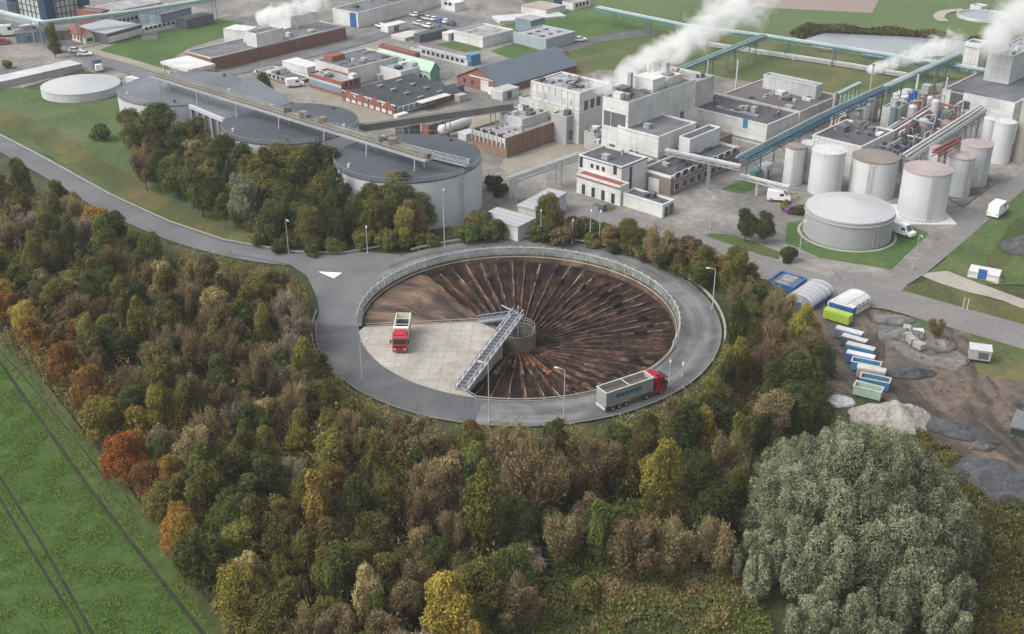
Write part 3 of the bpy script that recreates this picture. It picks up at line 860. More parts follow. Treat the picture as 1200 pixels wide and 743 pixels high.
# tall glass wind fence along the inner edge
m, nt, b = new_mat('fence_glass')
nn_ = noise(nt, pos_node(nt), .5, 4)
nt.links.new(ramp(nt, nn_, [(.35, (.13, .17, .15)), (.65, (.38, .45, .41))]), b.inputs['Base Color'])
b.inputs['Roughness'].default_value = .2; b.inputs['Alpha'].default_value = .3
M['fence_glass'] = m
gf = empty('glass_fence', (CX, CY, 0), 0, 'tall pale green glass fence with white posts round the far pit rim', 'fence')
NP = 46; d0, d1 = -24, 183
for k in range(NP + 1):
    a = radians(d0 + (d1 - d0) * k / NP)
    r = R_IN + .25
    x, y = r * cos(a), r * sin(a)
    MB().beam((x, y, -.9), (x * 1.006, y * 1.006, 2.0), .2, .2).build('post', M['offwhite'], gf)
    if k < NP:
        a2 = radians(d0 + (d1 - d0) * (k + 1) / NP)
        x2, y2 = r * cos(a2), r * sin(a2)
        mb = MB().beam((x, y, .9), (x2, y2, .9), .04, 1.5); mb.build('panel', M['fence_glass'], gf)
mb = MB(); mb2 = MB()
aa = [radians(d0 + (d1 - d0) * k / 72) for k in range(73)]
for a, c in zip(aa[:-1], aa[1:]):
    for zz, rr, w, h in ((1.75, R_IN + .27, .1, .1), (.12, R_IN + .25, .16, .24), (-.1, R_IN - .2, .1, .12)):
        mb.beam((rr * cos(a), rr * sin(a), zz), (rr * cos(c), rr * sin(c), zz), w, h)
mb.build('rail', M['offwhite'], gf)
# ================================================================ buildings
AXIS = radians(47.3)


class Bld:
    """rectangular building: near = roof corner closest to the camera, right/left = the two neighbouring roof corners (pixels)"""
    def __init__(s, name, label, near, right, left, base=None, h=None, wall='white', roof='roofdark', cat='building', ang=None, z0=0.0, parapet=.35, group=None, dw=None, roofover=0.0, trim=None, aw=None):
        if h is None: h = height_over(near[0], near[1], base)
        s.h = h
        P0 = at(near[0], near[1], h); P1 = at(right[0], right[1], h); P2 = at(left[0], left[1], h)
        a = (atan2(P1.y - P0.y, P1.x - P0.x)) if ang is None else ang
        ex = Vector((cos(a), sin(a), 0)); ey = Vector((-sin(a), cos(a), 0))
        s.a = aw or max(1, (P1 - P0).dot(ex)); s.b = max(1, (P2 - P0).dot(ey)) if dw is None else dw
        s.z0 = z0
        s.root = empty(name, (P0.x, P0.y, z0), a, label, cat, group)
        s.h = h = h - z0
        s.wall = M[wall] if isinstance(wall, str) else wall
        s.trim = M[trim] if trim else s.wall
        t = .3
        mb = MB()
        A, B = s.a, s.b
        mb.add([(0, 0, -.5), (A, 0, -.5), (A, B, -.5), (0, B, -.5), (0, 0, h), (A, 0, h), (A, B, h), (0, B, h)],
               [(0, 1, 5, 4), (1, 2, 6, 5), (2, 3, 7, 6), (3, 0, 4, 7)])
        s.wallo = mb.build('wall', s.wall, s.root)
        if parapet:
            mb = MB()
            for (x0, x1, y0, y1) in ((-.05, A + .05, -.05, t), (-.05, A + .05, B - t, B + .05), (-.05, t, t, B - t), (A - t, A + .05, t, B - t)):
                mb.box(x0, x1, y0, y1, h - parapet - .05, h + .06)
            mb.build('parapet', s.trim, s.root)
            s.rz = h - parapet
        else:
            s.rz = h
        if roof:
            o = roofover
            s.roofo = MB().box((t if parapet else -o), A - (t if parapet else -o), (t if parapet else -o), B - (t if parapet else -o), s.rz - .2, s.rz + (.0 if parapet else .15)).build('roof', M[roof] if isinstance(roof, str) else roof, s.root)
            if not parapet: s.rz += .15

    def win(s, face, u0, u1, n, z, w, h, mat='glass', frame=None, name='window', d=.08):
        for k in range(n):
            u = u0 + (u1 - u0) * (k + .5) / n
            u *= (s.a if face == 'R' else s.b)
            mb = MB()
            if face == 'R': mb.box(u - w / 2, u + w / 2, -d, .1, z, z + h)
            else: mb.box(-d, .1, u - w / 2, u + w / 2, z, z + h)
            o = mb.build(name, M[mat], s.root)
            if frame:
                mb = MB(); e = .12
                for (a0, a1, z0, z1) in ((u - w / 2 - e, u + w / 2 + e, z + h, z + h + e), (u - w / 2 - e, u + w / 2 + e, z - e, z), (u - w / 2 - e, u - w / 2, z, z + h), (u + w / 2, u + w / 2 + e, z, z + h)):
                    if face == 'R': mb.box(a0, a1, -d - .04, .05, z0, z1)
                    else: mb.box(-d - .04, .05, a0, a1, z0, z1)
                mb.build('frame', M[frame], o)
        return s

    def ribs(s, face, n, w=.25, d=.18, z0=0, z1=None, mat=None, name='pilaster'):
        """vertical wall ribs as one pattern mesh"""
        z1 = s.h - .45 if z1 is None else z1
        mb = MB(); L = s.a if face == 'R' else s.b
        for k in range(n + 1):
            u = min(max(L * k / n, w / 2 + .01), L - w / 2 - .01)
            if face == 'R': mb.box(u - w / 2, u + w / 2, -d, .02, z0, z1)
            else: mb.box(-d, .02, u - w / 2, u + w / 2, z0, z1)
        mb.build(name, M[mat] if mat else s.wall, s.root)
        return s

    def band(s, face, z0, z1, mat, d=.06, u0=0, u1=1, name='wall_band'):
        L = s.a if face == 'R' else s.b
        mb = MB()
        if face == 'R': mb.box(u0 * L + .01, u1 * L - .01, -d, .02, z0, z1)
        else: mb.box(-d, .02, u0 * L + .01, u1 * L - .01, z0, z1)
        mb.build(name, M[mat], s.root)
        return s

    def units(s, n, seed, size=(.8, 2.2), hh=(.5, 1.4), mats=('steel', 'white', 'steeldk'), name='roof_unit', area=(.1, .9, .1, .9)):
        r = random.Random(seed)
        for k in range(n):
            x = s.a * r.uniform(area[0], area[1]); y = s.b * r.uniform(area[2], area[3])
            w, d, h = r.uniform(*size), r.uniform(*size), r.uniform(*hh)
            mb = MB()
            kind = r.random()
            if kind < .5:
                mb.box(x - w / 2, x + w / 2, y - d / 2, y + d / 2, s.rz - .05, s.rz + h)
                mb.box(x - w / 2 - .08, x + w / 2 + .08, y - d / 2 - .08, y + d / 2 + .08, s.rz + h, s.rz + h + .08)
            elif kind < .8:
                mb.cyl(x, y, s.rz - .05, s.rz + h, w * .25, 10); mb.cyl(x, y, s.rz + h, s.rz + h + .2, w * .38, 10, .05)
            else:
                mb.rod((x - w, y, s.rz + .5), (x + w, y, s.rz + .5), .16, 8); mb.rod((x - w, y, s.rz + .5), (x - w, y, s.rz - .05), .16, 8); mb.rod((x + w, y, s.rz + .5), (x + w, y, s.rz - .05), .16, 8)
            mb.build(name, M[r.choice(mats)], s.root)
        return s

    def skylights(s, nx, ny, w, d, mat='glass', area=(.08, .92, .12, .88), h=.25, name='skylight'):
        for i in range(nx):
            for j in range(ny):
                x = s.a * (area[0] + (area[1] - area[0]) * (i + .5) / nx); y = s.b * (area[2] + (area[3] - area[2]) * (j + .5) / ny)
                MB().box(x - w / 2, x + w / 2, y - d / 2, y + d / 2, s.rz - .05, s.rz + h, taper=.85).build(name, M[mat], s.root)
        return s

    def box(s, name, x0, x1, y0, y1, z0, z1, mat):
        MB().box(x0, x1, y0, y1, z0, z1).build(name, M[mat], s.root)
        return s

    def gable(s, mat, rise, axis='x', over=.3, wallmat=None):
        """pitched roof on top of the walls; axis = direction of the ridge"""
        A, B, h = s.a, s.b, s.h
        if axis == 'x':
            vs = [(-over, -over, h - .1), (A + over, -over, h - .1), (A + over, B / 2, h + rise), (-over, B / 2, h + rise), (-over, B + over, h - .1), (A + over, B + over, h - .1)]
            fs = [(0, 1, 2, 3), (3, 2, 5, 4)]
            gs = [MB().add([(x, 0, h), (x, B, h), (x, B / 2, h + rise - .15)], [(0, 2, 1)]) for x in (0, A)]
        else:
            vs = [(-over, -over, h - .1), (A / 2, -over, h + rise), (A / 2, B + over, h + rise), (-over, B + over, h - .1), (A + over, -over, h - .1), (A + over, B + over, h - .1)]
            fs = [(0, 1, 2, 3), (1, 4, 5, 2)]
            gs = [MB().add([(0, y, h), (A, y, h), (A / 2, y, h + rise - .15)], [(0, 1, 2)]) for y in (0, B)]
        # give the sheet a thickness
        n = len(vs); vs2 = vs + [(x, y, z - .18) for x, y, z in vs]
        fs2 = fs + [tuple(n + i for i in reversed(f)) for f in fs]
        MB().add(vs2, fs2).build('roof', M[mat] if isinstance(mat, str) else mat, s.root)
        for g in gs: g.build('gable', wallmat or s.wall, s.root)
        return s


M['strip_blue'] = paint('blue_grey_glazing', (.17, .22, .27), .4, .2, dirt=.3, stripe=47, sfreq=.6, samt=.5)
M['louver'] = paint('louvre_grey', (.09, .095, .10), .6, .2, dirt=.3)

# --- white office block with the red-brown terrace
o = Bld('office_block', 'tall white office block with narrow dark window slit, behind red-brown terrace', (728.8, 196), (759, 184), (679, 181.2), h=7.8, ang=AXIS, roof='roofdark')
o.win('R', .30, .42, 1, 1.5, .9, 5.6).win('L', .08, .22, 1, 5.6, 1.0, 2.2).win('L', .35, .75, 3, 5.6, .8, 1.0).win('L', .9, .98, 1, 5.0, .9, 2.4).units(2, 3, mats=('steel',))
o.band('L', 7.4, 7.6, 'roofdark').band('R', 7.4, 7.6, 'roofdark')
o = Bld('office_annex', 'low white office wing topped by a red-brown terrace and railing', (727.5, 218.5), (737, 214.5), (668.5, 206), base=241.8, ang=AXIS, roof='terracotta', parapet=.2, aw=3.1)
o.win('L', .05, .95, 4, .2, .95, 2.3).band('L', 4.05, 4.25, 'redsteel', .25).box('doorstep', 1, 3, -1.4, -.1, 0, .5, 'concrete').win('R', .3, .8, 1, .1, 1.2, 2.4, 'strip_blue')
mb = MB()
for k in range(14):
    y = o.b * k / 13
    mb.rod((.2, y, o.h), (.2, y, o.h + 1), .03, 4)
mb.rod((.2, 0, o.h + 1), (.2, o.b, o.h + 1), .04, 4); mb.rod((.2, 0, o.h + .5), (.2, o.b, o.h + .5), .03, 4)
mb.build('railing', M['redsteel'], o.root)
o = Bld('low_annex', 'low white corner annex with dark flat roof and open porch, by the yard', (777, 240), (790.5, 234), (729.5, 226), base=255.7, ang=AXIS, roof='roofdark')
o.win('R', .15, .5, 1, .1, 1.2, 2.2).win('R', .55, .95, 1, .1, 1.6, 2.4, 'steeldk', name='porch').units(3, 11, mats=('steeldk',))
# --- brick two storey with flat roofs behind the office
o = Bld('brick_office', 'long brown brick office with flat blue-grey roof and white roof edge, right of white office', (786.3, 207), (860, 170.5), (752, 197), base=230, ang=AXIS, wall='brick_tan', roof='roofdark', trim='white', parapet=.5)
o.win('R', .04, .97, 9, .9, 1.9, 1.6, frame='white').win('R', .04, .97, 9, 3.6, 1.9, 1.4, frame='white').units(10, 5, mats=('steel', 'roofmid', 'steeldk')).box('stair_tower', -.2, 1.0, 3, 6, 0, 3.2, 'white')
o = Bld('flat_block', 'low windowed block with dark roof between office and brick skylit hall', (752, 192), (765, 186), (738, 176), h=5.0, ang=AXIS, wall='offwhite', roof='roofdark')
o.units(7, 8)
o = Bld('white_block', 'plain white block with broad grey flat roof, in front of steaming plant', (772.3, 160.4), (814.5, 143), (722.4, 148), h=9.5, ang=AXIS, roof='roofmid')
o.band('L', 9.0, 9.15, 'steel').units(1, 3, mats=('rooflight',)).ribs('L', 6, .08, .03).ribs('R', 6, .08, .03)
o = Bld('white_block', 'small plain white block with narrow dark roof on the brick office', (809, 163.2), (839.5, 147.6), (796.6, 159.6), h=8.6, ang=AXIS, roof='roofdark', z0=0)
o = Bld('flat_block', 'low dark-roofed block wrapped round the foot of the plain white blocks', (778, 189.5), (866, 158), (760, 186), h=4.6, ang=AXIS, wall='brick_tan', roof='roofdark', dw=11)
o.units(16, 61, mats=('steel', 'roofmid', 'steeldk', 'strip_blue'), size=(.8, 2.6))
o = Bld('flat_block', 'small flat grey block with roof boxes left of the plain white block', (722, 176), (745, 165), (706, 172), h=3.6, ang=AXIS, wall='concrete', roof='rooflight')
o.units(10, 62, size=(.6, 1.8))
o = Bld('duct_house', 'low pale duct house before the louvred white process building', (700, 158), (718, 150), (684, 154), h=4.4, ang=AXIS, wall='tankgrey', roof='rooflight')
o.units(8, 63, size=(.6, 1.8))
for k, (sx, sy, sh, lab) in enumerate([(828, 97, 9, 'thin grey vent stack at the far corner of rear steaming plant'), (862, 105, 11, 'thin pale vent stack beside the rear white hall'), (1018, 118, 12, 'thin grey stack behind the end of blue pipes'),
                                       (1106, 118, 9, 'short white stack left of the big white hall'), (1070, 128, 12, 'tall thin white stack amid the pipework'), (1034, 140, 10, 'thin rusty stack by the dark process roof'), (976, 150, 11, 'thin red stack on the process roof edge')]):
    p = at(sx, sy, 2)
    t = empty('vent_stack', (p.x, p.y, 0), 0, lab, 'stack', 'vent stacks over the plant')
    MB().cyl(0, 0, 0, sh, .32, 12, .26).build('pipe', M[('steel', 'tanklight', 'steel', 'white', 'white', 'brown_top', 'redsteel')[k]], t)
    MB().cyl(0, 0, sh, sh + .3, .4, 12).build('cap', M['steeldk'], t)
# --- large white hall to the right
o = Bld('white_hall', 'wide white hall with dark roof, long pale skylight and small blue door', (899.4, 146.5), (936.8, 131.0), (792.3, 126.3), base=172, ang=AXIS, roof='roofdark')
o.win('L', .22, .28, 1, 3.6, 1.4, 2.4, 'skyblue', name='door').ribs('L', 10, .1, .04).ribs('R', 5, .1, .04).win('L', .42, .52, 1, .1, 3, 3.2, 'offwhite', name='loading_door')
MB().box(5, 6.2, 6, 19, o.rz - .05, o.rz + .35).build('skylight', M['rooflight'], o.root)
mb = MB().path([(9, 3, o.rz + .3), (12, 4, o.rz + .3), (14.5, 5.4, o.rz + .3)], .22, 8); mb.build('roof_duct', M['rooflight'], o.root)
o.units(9, 21, mats=('steel', 'roofmid', 'steeldk'), area=(.35, .8, .1, .8)).band('L', 1.0, 1.25, 'steel', .4, .05, .5, 'pipe_tray')
o = Bld('white_hall', 'rear white hall with brownish patched dark roof, next to the green pipe frame', (938, 131), (979, 110.3), (858, 106), h=o.h + .3, ang=AXIS, roof=paint('roof_patched', (.12, .105, .11), .9, .35, .35, dirt=.7), wall='offwhite')
o.units(12, 31, size=(.8, 2.6)).ribs('R', 6, .1, .04).skylights(4, 1, 2.2, 1.0, 'rooflight', area=(.2, .9, .4, .8))
o = Bld('plant_room', 'slim white raised roof house along the far edge of rear hall', (957, 100.5), (962, 97), (893.5, 88), h=9.5, ang=AXIS, roof='rooflight', wall='tanklight')
# --- steaming plant
o = Bld('process_building', 'tall white process building with dark louvre panel under the steam plume', (736.9, 120.2), (816.7, 93.6), (697.5, 115.8), h=15.5, base=None, ang=AXIS, wall='white', roof='roofmid')
PB = o
o.win('L', .12, .62, 1, 8.6, o.b * .55, 3.6, 'louver', name='louvre').win('L', .66, .95, 1, 8.6, o.b * .26, 3.6, 'louver', name='louvre')
o.ribs('R', 12, .1, .04).win('R', .78, .86, 1, 5, 1.6, 3.2, 'steeldk').win('R', .30, .36, 1, 3, 1.5, 11, 'tanklight', name='wall_duct')
o = Bld('process_building', 'lower pale roof deck with grey flat roof behind the tall process building', (816, 96), (835, 88), (772, 79), h=12.5, ang=AXIS, wall='offwhite', roof='rooflight')
o.units(8, 44).ribs('R', 3, .1, .04)
MB().cyl(2, 16, o.rz, o.rz + 3.0, 1.4, 18).build('roof_tank', M['tanklight'], o.root)
t = PB
for (x, y, w, d, h, mt) in ((3, 6.5, 4, 3, 2.0, 'steeldk'), (9, 7, 1.0, 1.0, 4.5, 'tankgrey'), (11.5, 9, 5, 6, 3.2, 'white'), (18, 9, 6, 6, 2.4, 'offwhite'), (21, 4.5, 1.6, 1.6, 5.0, 'tankgrey')):
    MB().box(x, x + w, min(y, t.b - d - .4) if t.b - d - .4 > 1 else 1, (min(y, t.b - d - .4) if t.b - d - .4 > 1 else 1) + d, t.rz - .05, t.rz + h).build('roof_unit', M[mt], t.root)
t.units(16, 77, size=(1, 2.6), hh=(.8, 2.8), area=(.05, .75, .25, .9))
o = Bld('process_building', 'white panelled building with deep window band, left half of the steaming plant', (680, 109), (712, 96.5), (614.6, 97), h=13.5, ang=AXIS, wall='white', roof='rooflight')
LB = o
o.ribs('L', 8, .18, .15).win('L', .04, .96, 7, 9.6, 2.6, 1.7, 'tanklight').units(22, 12, mats=('steel', 'steeldk', 'rooflight'), size=(.8, 2.0)).band('L', 8.6, 8.9, 'steel', .1).win('R', .1, .9, 4, 8.6, 1.5, 2.4, 'louver')
o = Bld('process_building', 'stepped grey terrace with ducts below the white panelled building', (664, 128), (698, 112), (600, 116), h=8.5, ang=AXIS, wall='offwhite', roof='rooflight')
o.units(20, 13, size=(1, 3.2), hh=(.5, 1.6)).ribs('L', 7, .12, .06)
o = Bld('concrete_block', 'grey weathered concrete block right of the brown skylit hall', (664, 137.2), (702, 121), (650, 131), h=7.4, ang=AXIS, wall='tankgrey', roof='rooflight')
o.win('R', .05, .95, 5, 1.0, 2.2, 2.6, 'roofmid').units(6, 14)
o = Bld('brick_shed', 'small brown brick shed with pale roof in the sandy yard', (690, 152), (706, 146), (678, 148), base=163, ang=AXIS, wall='brick_brown', roof='rooflight')
o.win('R', .1, .9, 3, .4, 1.2, 2.2, 'white')
o = Bld('pump_house', 'small grey flat shed with pale lid at the foot of the sandy yard', (704, 170), (722, 161), (690, 168), h=3.0, ang=AXIS, wall='concrete', roof='rooflight')
o.units(5, 15, size=(.6, 1.4))
# --- brick hall with grey glazed end and skylights
o = Bld('brick_hall', 'brown brick hall with pilasters and pale roof dotted with skylights', (592.9, 162.4), (662, 138), (557, 149.6), base=185.4, ang=AXIS, wall='brick_brown', roof='rooflight')
o.ribs('R', 14, .45, .2, mat='brick_tan').skylights(9, 2, .6, .6, 'steeldk', h=.3).band('L', 3.7, o.h - .05, 'tanklight', .15).ribs('L', 8, .3, .35, 2.5, o.h - .2, 'tanklight', 'fin')
o.win('L', .05, .95, 4, 4.4, 1.6, 1.4).units(6, 17, size=(.5, 1), mats=('steeldk', 'steel')).win('R', .93, .99, 1, .1, 1.2, 2.3, 'steeldk', name='door')
o = Bld('concrete_block', 'low pale block with small roof hoods behind the brown skylit hall', (612, 140), (640, 129.5), (584, 133), h=7.2, ang=AXIS, wall='tanklight', roof='rooflight')
o.units(10, 18, size=(1, 2.4))
# --- warehouse
o = Bld('warehouse', 'red brick warehouse with big dark blue-grey gabled roof', (586, 102.3), (668.3, 74), (543.5, 87), base=112, ang=AXIS, wall='brick_red', roof=None, parapet=0)
o.gable('roofblue', 4.2, 'x').win('L', .22, .48, 1, .1, 3.2, 3.2, 'white', name='door').band('L', 3.6, 4.0, 'white', .15, .15, .7).win('L', .55, .9, 2, 1.2, 1.0, 1.2).win('R', .05, .95, 8, 1.2, 1.2, 1.1, 'louver')
# --- saw-tooth brick factory
o = Bld('sawtooth_factory', 'red brick factory with row of parallel ridged dark slate roofs', (464, 129.5), (528, 104.5), (402.8, 110.5), base=137, ang=AXIS, wall='brick_red', roof=None, parapet=0)
nb = 4
for k in range(nb):
    y0, y1 = o.b * k / nb, o.b * (k + 1) / nb; ym = (y0 + y1) / 2; h = o.h; e = 1.9
    over = .25
    vs = [(-over, y0, h - .05), (o.a + over, y0, h - .05), (o.a + over, ym, h + e), (-over, ym, h + e), (-over, y1, h - .05), (o.a + over, y1, h - .05)]
    MB().add(vs + [(x, y, z - .2) for x, y, z in vs], [(0, 1, 2, 3), (3, 2, 5, 4), (6, 9, 8, 7), (9, 10, 11, 8)]).build('roof', M['roofdark'], o.root)
    MB().add([(-.02, y0, h - .3), (-.02, y1, h - .3), (-.02, y1, h), (-.02, ym, h + e + .35), (-.02, y0, h), (-.32, y0, h - .3), (-.32, y1, h - .3), (-.32, y1, h), (-.32, ym, h + e + .35), (-.32, y0, h)],
             [(0, 1, 2, 3, 4), (9, 8, 7, 6, 5), (0, 5, 6, 1), (1, 6, 7, 2), (2, 7, 8, 3), (3, 8, 9, 4), (4, 9, 5, 0)]).build('gable', M['brick_red'], o.root)
    for sx in (.4, .7): MB().box(o.a * sx, o.a * sx + 1.8, ym - 1.6, ym - .9, h + e * .55, h + e * .55 + .35).build('skylight', M['rooflight'], o.root)
o.win('L', .05, .95, 8, .3, 1.7, 2.4, 'white', name='door').win('R', .02, .6, 7, .8, 1.6, 1.6, 'strip_blue', frame='white').band('L', 3.0, 3.3, 'offwhite', .25)
o.box('canopy', o.a * .3, o.a * .75, -2.6, 0, 2.6, 2.8, 'white')
# --- blue-grey glazed block
o = Bld('glazed_block', 'three storey block with blue-grey window bands and red brick end', (400, 96.5), (418, 89.5), (360.6, 85.7), base=114, ang=AXIS, wall='brick_red', roof='rooflight')
for z in (1.0, 3.6, 6.2):
    if z + 1.6 < o.h: o.band('L', z, z + 1.7, 'strip_blue', .08).band('L', z + 1.7, z + 2.3, 'tanklight', .12)
o.win('R', .1, .9, 3, 3.0, .9, 1.2).units(6, 19)
o = Bld('white_shed', 'plain white box shed behind the blue-grey glazed block', (360, 80), (372.5, 74.5), (327.3, 72.3), base=88, ang=AXIS, wall='white', roof='white', parapet=0)
o = Bld('low_building', 'low red-walled building with grey-green flat roof, left of glazed block', (341, 96), (360, 88.5), (302, 82), base=101, ang=AXIS, wall='brick_red', roof='roofmid', trim='white')
o.win('L', .05, .95, 8, .8, 1.4, 1.2, frame='white')
# courtyard complex
o = Bld('courtyard_building', 'broad flat grey building with dark rooflights behind glazed block', (408, 81), (452, 62), (366, 71), h=5.2, ang=AXIS, wall='white', roof='roofmid')
o.skylights(4, 1, 2.4, 1.4, 'glass', area=(.1, .9, .05, .35)).units(8, 22).box('roof_house', 3, 8, o.b * .7, o.b * .95, o.rz, o.rz + 1.6, 'brick_red')
o = Bld('courtyard_building', 'white-edged courtyard wing with pale roof and blue tank boxes', (470, 84), (497, 73), (430, 74), h=4.0, ang=AXIS, wall='white', roof='rooflight')
o.units(8, 23, mats=('navy', 'white', 'steel', 'skyblue'), size=(1.2, 3))
o = Bld('greenhouse_hall', 'long pale green gabled shed with bright green end, behind sawtooth factory', (504, 84), (511, 80), (448, 65), h=3.4, ang=AXIS, wall='palegreen', roof=None, parapet=0)
o.gable('palegreen', 2.6, 'y', wallmat=M['green']).win('L', .05, .95, 12, .8, 1.3, 1.2, 'glass', frame='white')
MB().add([(0, -.06, 0), (o.a, -.06, 0), (o.a, -.06, o.h), (o.a / 2, -.06, o.h + 2.5), (0, -.06, o.h)], [(0, 1, 2, 3, 4)]).build('green_end', M['green'], o.root)
o = Bld('brick_wing', 'narrow dark red brick wing behind the pale green shed', (486, 63), (490, 61), (450, 51), h=4.5, ang=AXIS, wall='brick_red', roof='roofmid')
o = Bld('long_shed', 'long pale shed with light roof ending in blue box', (548, 72), (556, 69), (487, 54), base=78, ang=AXIS, wall='tanklight', roof='rooflight')
o.ribs('L', 16, .12, .05).win('L', .05, .8, 9, .8, 1.4, 1.1)
o = Bld('blue_shed', 'small bright blue box shed at the end of long pale shed', (552, 66), (561, 62.5), (547, 64.5), base=78, ang=AXIS, wall='skyblue', roof='skyblue', parapet=0)
# --- long red brick building with canopy
o = Bld('brick_building', 'very long red brick building with rows of windows near the top', (247, 68), (404.8, 31), (222, 59), base=84.5, wall='brick_red', roof='roofmid', trim='offwhite', parapet=.25)
o.ribs('R', 26, .35, .12, mat='brick_red').win('R', .01, .99, 26, o.h * .14, .9, o.h * .22, 'louver').win('R', .01, .99, 26, o.h * .55, .9, o.h * .22, 'louver').units(8, 24)
t = empty('canopy', at(222, 88), AXIS, 'white flat canopy on posts at the end of long red brick building', 'canopy')
c0 = at(222.5, 81.5, 5) - at(222, 88); Mi = Matrix.Rotation(-AXIS, 3, 'Z')
cs = [Mi @ (at(x, y, 5) - at(222, 88)) for x, y in ((222.5, 81.5), (249, 74), (220, 65), (194.4, 74))]
x0, x1 = min(c.x for c in cs), max(c.x for c in cs); y0, y1 = min(c.y for c in cs), max(c.y for c in cs)
MB().box(x0, x1, y0, y1, 4.2, 5.0).build('roof', M['white'], t)
for x in (x0 + .5, (x0 + x1) / 2, x1 - .5):
    for y in (y0 + .5, y1 - .5): MB().box(x - .15, x + .15, y - .15, y + .15, 0, 4.2).build('post', M['white'], t)
# --- far white buildings
o = Bld('white_warehouse', 'huge long white warehouse with grey roof at the top of the site', (419.4, 15), (511.5, -9), (393, 9), base=33, ang=None, wall='white', roof='roofmid')
o.ribs('R', 20, .12, .05).ribs('L', 5, .12, .05).win('L', .1, .3, 1, .1, 3, 5, 'blue', name='door').units(6, 25)
o = Bld('white_warehouse', 'square white warehouse with pale grey roof beside blue-green shed', (566, 43.5), (602, 34.5), (533, 35.5), base=56, ang=AXIS, wall='white', roof='rooflight')
o.ribs('L', 6, .12, .05).ribs('R', 5, .12, .05).units(4, 26)
o = Bld('metal_shed', 'pale blue-green ribbed metal shed with grey roof', (640, 46), (675, 37), (604, 37), base=59, ang=AXIS, wall=paint('blue_green_sheet', (.30, .36, .38), .5, .12, dirt=.2, stripe=47, sfreq=.5, samt=.4), roof='rooflight')
o.ribs('L', 14, .2, .1).ribs('R', 10, .2, .1).skylights(3, 2, 2, 1.2, 'roofdark')
o = Bld('small_shed', 'small blue-grey rounded shed behind the blue-green metal shed', (622, 25), (634, 20), (605, 21), h=4, ang=AXIS, wall='strip_blue', roof='rooflight', parapet=0)
o = Bld('white_tower', 'short white tower block at the very top of the site', (533, 4), (543, 1), (520, 0), base=14, ang=AXIS, wall='white', roof='white')
o.win('L', .2, .8, 2, 2, 1.5, 1.2)
o = Bld('white_house', 'long low white building with one dark bay near top', (672, 4), (692, -1), (652, 0), base=12, ang=AXIS, wall='white', roof='rooflight')
o.win('L', .75, .98, 1, .1, 4, 6.0, 'navy', name='dark_bay').win('R', .1, .9, 4, .8, 1.2, 1.4)
o = Bld('flat_store', 'low pink-grey flat store left of the long low white building', (640, 12), (660, 6), (612, 6), h=2.6, ang=AXIS, wall='offwhite', roof='pink_top', parapet=0)
o = Bld('farm_building', 'small white building beside round basin, far top right', (1150, 8), (1158, 6), (1136, 6), base=13, wall='white', roof='rooflight')
# round basin far right
c = at(1153, 17, 1)
t = empty('round_basin', (c.x, c.y, 0), 0, 'round low concrete basin with steam haze at the far top right', 'basin')
MB().lathe([(9.5, 0), (9.5, 1.0), (9.1, 1.0), (9.1, .4)], 0, 0, 40).build('wall', M['tanklight'], t)
MB().cyl(0, 0, 0, .5, 9.1, 40).build('basin_water', M['water'], t)
ribbon('pale_path', [(1106, 26), (1100, 20), (1108, 14), (1130, 12)], 4, M['g_track'])
# --- blue framed tower block top left
o = Bld('tower_block', 'tall white-panelled tower with dark navy corner columns, cut by the top edge', (51, -15), (92, -22), (18, -25), base=27, ang=None, wall='tanklight', roof='roofmid')
for face, L in (('R', o.a), ('L', o.b)):
    o.win(face, .16 if face == 'R' else .22, .84 if face == 'R' else .78, 1, .5, L * .01, .1, 'steeldk')
    mb = MB()
    n = 6
    for k in range(n + 1):
        u = L * (.12 + .76 * k / n)
        if face == 'R': mb.box(u - .15, u + .15, -.25, .05, 0, o.h)
        else: mb.box(-.25, .05, u - .15, u + .15, 0, o.h)
    for k in range(6):
        z = o.h * k / 5.5
        if face == 'R': mb.box(L * .12, L * .88, -.2, .05, z, z + .35)
        else: mb.box(-.2, .05, L * .12, L * .88, z, z + .35)
    mb.build('window_grid', M['steeldk'], o.root)
for (x, y) in ((0, 0), (o.a, 0), (0, o.b)):
    w = 1.9
    MB().box(x - w, x + w, y - w, y + w, 0, o.h + .3).build('corner_column', M['navy'], o.root)
o = Bld('grey_block', 'pale bluish block at the very left behind the pipe bridge', (8, 4), (18, 1), (-30, -6), base=20, ang=AXIS, wall='strip_blue', roof='roofmid')
o = Bld('brick_house', 'small house with yellow gable and reddish roof by the tree at top left', (99, 43), (107, 40), (78, 37), base=52, ang=AXIS, wall='cream', roof=None, parapet=0)
o.gable(paint('tile_red', (.20, .07, .06), .8, .2, dirt=.3), 2.2, 'y').win('R', .2, .8, 2, .8, .9, 1.1).win('L', .1, .9, 4, .8, 1, 1.1)
o = Bld('long_shed', 'grey ribbed long shed right of the yellow gabled house', (125, 40), (166, 29), (92, 31), h=3.6, ang=None, wall='steeldk', roof='roofcorr', parapet=0)
o.win('R', .02, .98, 8, .5, 2.2, 2.0, 'white')
o = Bld('white_building', 'long white two storey building with pale roof by the green lawn', (168, 34), (216, 23.5), (160, 31), base=40, ang=None, wall='white', roof='rooflight')
o.win('R', .02, .98, 9, 1.2, 1.4, 1.0)
o = Bld('dark_shed', 'low dark-roofed shed at the right end of long white building', (218, 24), (250, 17), (212, 20), h=3.2, ang=None, wall='steeldk', roof='roofdark', parapet=0)
o = Bld('small_shed', 'small white kiosk at the corner of the top-left lawn', (132, 47), (144, 43.5), (129, 45), base=50, ang=None, wall='white', roof='white', parapet=0)
o = Bld('long_shed', 'dark blue-grey flat shed behind the top-left pipe bridge', (188, 18), (224, 9), (160, 14), h=4.2, ang=None, wall='strip_blue', roof='roofmid', parapet=0)
o.units(5, 40)
